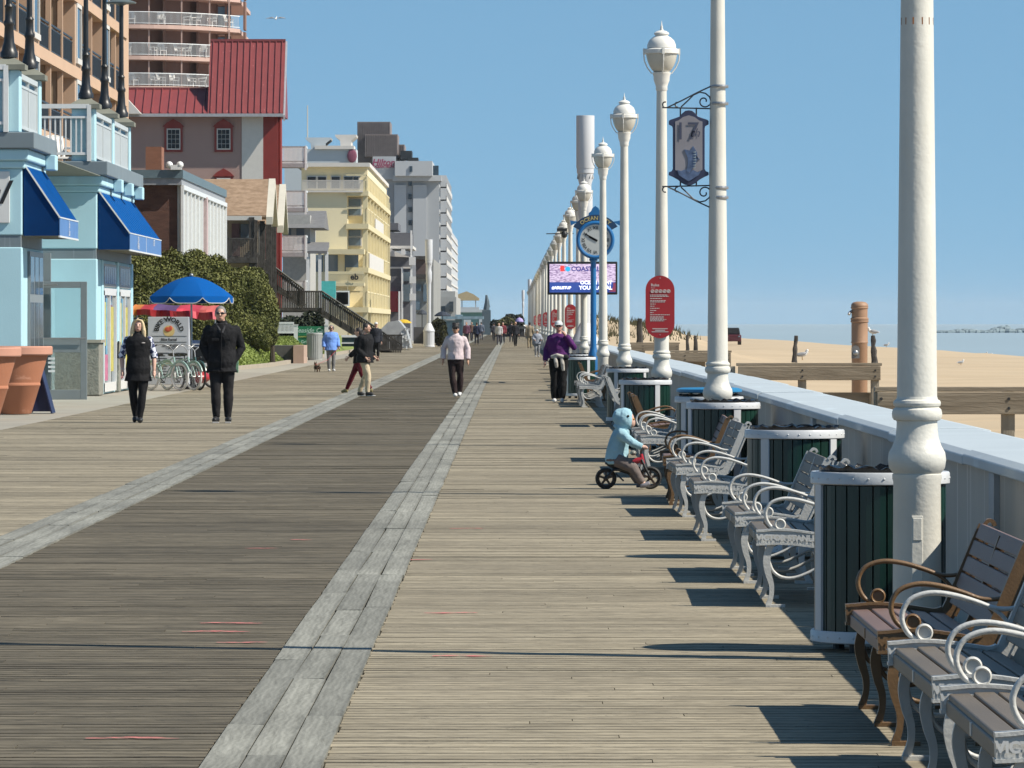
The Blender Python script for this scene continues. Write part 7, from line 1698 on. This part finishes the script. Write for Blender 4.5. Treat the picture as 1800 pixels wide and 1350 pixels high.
f = MB(); f.tube([K(1110,813), K(1120,810), K(1130,806)], [.018,.032,.024], 10, flat=.9); f.tube([K(1130,816), K(1127,798)], [.024,.018], 10); f.build('body_panel', mat('coral_red_plastic', (.50,.035,.055), .35), bk, world=True, smooth=60)
f = MB(); f.tube([K(1127,800), K(1127,790)], .012, 8); f.tube([K(1129,789,-.15), K(1127,791,-.06), K(1127,791,.06), K(1129,789,.15)], .010, 8); f.build('handlebar', M_black, bk, world=True, smooth=60)
f = MB(); f.tube([K(1129,789,-.17), K(1128,789,-.10)], .014, 8); f.tube([K(1129,789,.17), K(1128,789,.10)], .014, 8); f.build('grip', M_rubber, bk, world=True)
f = MB(); f.ell(K(1078,814), .085, .055, .028); f.build('saddle', M_black, bk, world=True, smooth=60)
f = MB(); f.ell(K(1113,796,-.02), .032, .05, .026); f.build('basket', mat('grey_bell', (.25,.25,.22), .4), bk, world=True, smooth=60)
kd = thing('person', 'toddler in a pale blue duck hooded jacket riding the balance bike', 'person', (XX(1095,Yc_), Yc_, 0))
M_ks = mat('child_skin', (.72,.46,.36), .5)
b = MB()
b.ell(K(1100,738), .085, .078, .095, 16, 12); b.ell(K(1109,743), .045, .055, .055); b.ell(K(1114.5,740), .012)
b.loft([(K(1086,0).x, Yc_, K(0,812).z, .075,.065), (K(1086,0).x, Yc_, K(0,790).z, .078,.066), (K(1090,0).x, Yc_, K(0,768).z, .075,.065), (K(1094,0).x, Yc_, K(0,752).z, .045,.042)], 14); b.tube([K(1094,757), K(1099,745)], .035, 10)
for d in (-1, 1):
    sh, el, wr = K(1093,762,.085*d), K(1112,778,.14*d), K(1130,786,.14*d)
    b.tube([sh, el, wr], [.034,.027,.021], 10); b.tube([wr, wr+Vector((.03,0,-.004))], [.02,.022], 8)
    for i in range(4): o = wr+Vector((.028,(i-1.5)*.011,.004)); b.tube([o, o+Vector((.016,0,-.004)), o+Vector((.014,0,-.022))], [.0068,.0062,.005], 6)
    o = wr+Vector((.018,-.02*d,.0)); b.tube([o, o+Vector((.014,-.006*d,-.014))], [.007,.005], 6)
    hip, kn, an = K(1084,808,.05*d), K(1112 if d < 0 else 1108,822,.085*d), K(1128 if d < 0 else 1122,849,.075*d)
    b.tube([hip, hip.lerp(kn,.5), kn, an], [.056,.050,.040,.027], 12); b.tube([an, an+Vector((.055,0,-.012))], [.026,.02], 8)
remesh(b, 'body', M_ks, kd, .0075, 2, world=False)
def fixloc(o): o.location = -o.parent.location; return o
for o in list(kd.children): fixloc(o)
M_kj = cloth('pale_blue_fleece', (.36,.58,.67), bump=.6, bs=22); M_kp = cloth('grey_brown_trousers', (.20,.165,.155), bs=20)
b = MB(); x = lambda p: XX(p,Yc_)
b.loft([(x(1085), Yc_, K(0,816).z, .105,.085), (x(1084), Yc_, K(0,806).z, .112,.09), (x(1086), Yc_, K(0,788).z, .108,.088), (x(1090), Yc_, K(0,768).z, .10,.088), (x(1094), Yc_, K(0,755).z, .075,.068), (x(1096), Yc_, K(0,747).z, .05,.05)], 16)
for d in (-1, 1):
    sh, el, wr = K(1093,763,.085*d), K(1112,778,.14*d), K(1130,786,.14*d); b.tube([sh, sh.lerp(el,.5), el, el.lerp(wr,.9)], [.050,.046,.041,.032], 12); b.ell(sh, .052)
b.tube([K(1088,756), K(1093,748)], [.075,.07], 12)
fixloc(remesh(b, 'jacket', M_kj, kd, .008, 2, folds=.022))
b = MB(); b.ell(K(1097,737), .103, .095, .112, 18, 14); b.ell(K(1091,733), .085, .08, .085, 14, 10); b.tube([K(1086,752), K(1096,748), K(1104,752)], [.07,.08,.06], 12); b.tube([K(1104,722), K(1112,732), K(1112,744), K(1106,754)], [.03,.024,.024,.03], 10)

# hood opening towards +x: pull the front in so the face shows
b.v = [((v[0] if v[0] < x(1111.5) else x(1111.5)), v[1], v[2]) for v in b.v]
fixloc(remesh(b, 'hood', M_kj, kd, .007, 1, folds=.017))
b = MB(); b.prism([(x(1108),K(0,733).z),(x(1117.5),K(0,737).z),(x(1108),K(0,740.5).z)], 'y', Yc_-.045, Yc_+.045); b.build('beak_peak', mat('orange_felt', (.65,.30,.05), .8), kd, world=True, bevel=.01)
b = MB()
for d in (-1,1): b.ell(K(1104,731,.09*d), .012, .006, .012)
b.build('hood_eye', M_eye, kd, world=True)
b = MB()
for d in (-1, 1):
    hip, kn, an = K(1084,808,.05*d), K(1112 if d < 0 else 1108,822,.085*d), K(1128 if d < 0 else 1122,848,.075*d); b.tube([hip, hip.lerp(kn,.5), kn, kn.lerp(an,.5), an], [.072,.064,.054,.046,.040], 12)
b.ell(K(1082,808), .10, .09, .05); fixloc(remesh(b, 'trousers', M_kp, kd, .008, 2, folds=.016))
M_kshoe = mat('grey_child_shoe', (.24,.24,.28), .6)
for d in (-1, 1):
    an = K(1128 if d < 0 else 1122,851,.075*d); b = MB(); b.tube([an+Vector((-.02,0,-.008)), an+Vector((.03,0,-.006)), an+Vector((.078,0,.012 if d < 0 else .0))], [.030,.030,.022], 10); fixloc(remesh(b, 'shoe', M_kshoe, kd, .008, 2))
# ================================================================== sea haze
hz = MB().box(-9500, 9500, -260, 16500, -6, 62)
M_haze = bpy.data.materials.new('sea_haze'); M_haze.use_nodes = True
_n, _l = M_haze.node_tree.nodes, M_haze.node_tree.links; _n.clear()
_o = _n.new('ShaderNodeOutputMaterial'); _v = _n.new('ShaderNodeVolumePrincipled')
_v.inputs['Color'].default_value = (.80,.90,.97,1); _v.inputs['Density'].default_value = .00004; _v.inputs['Anisotropy'].default_value = .0
_l.new(_v.outputs[0], _o.inputs['Volume'])
struct('haze', hz, M_haze, kind='stuff')
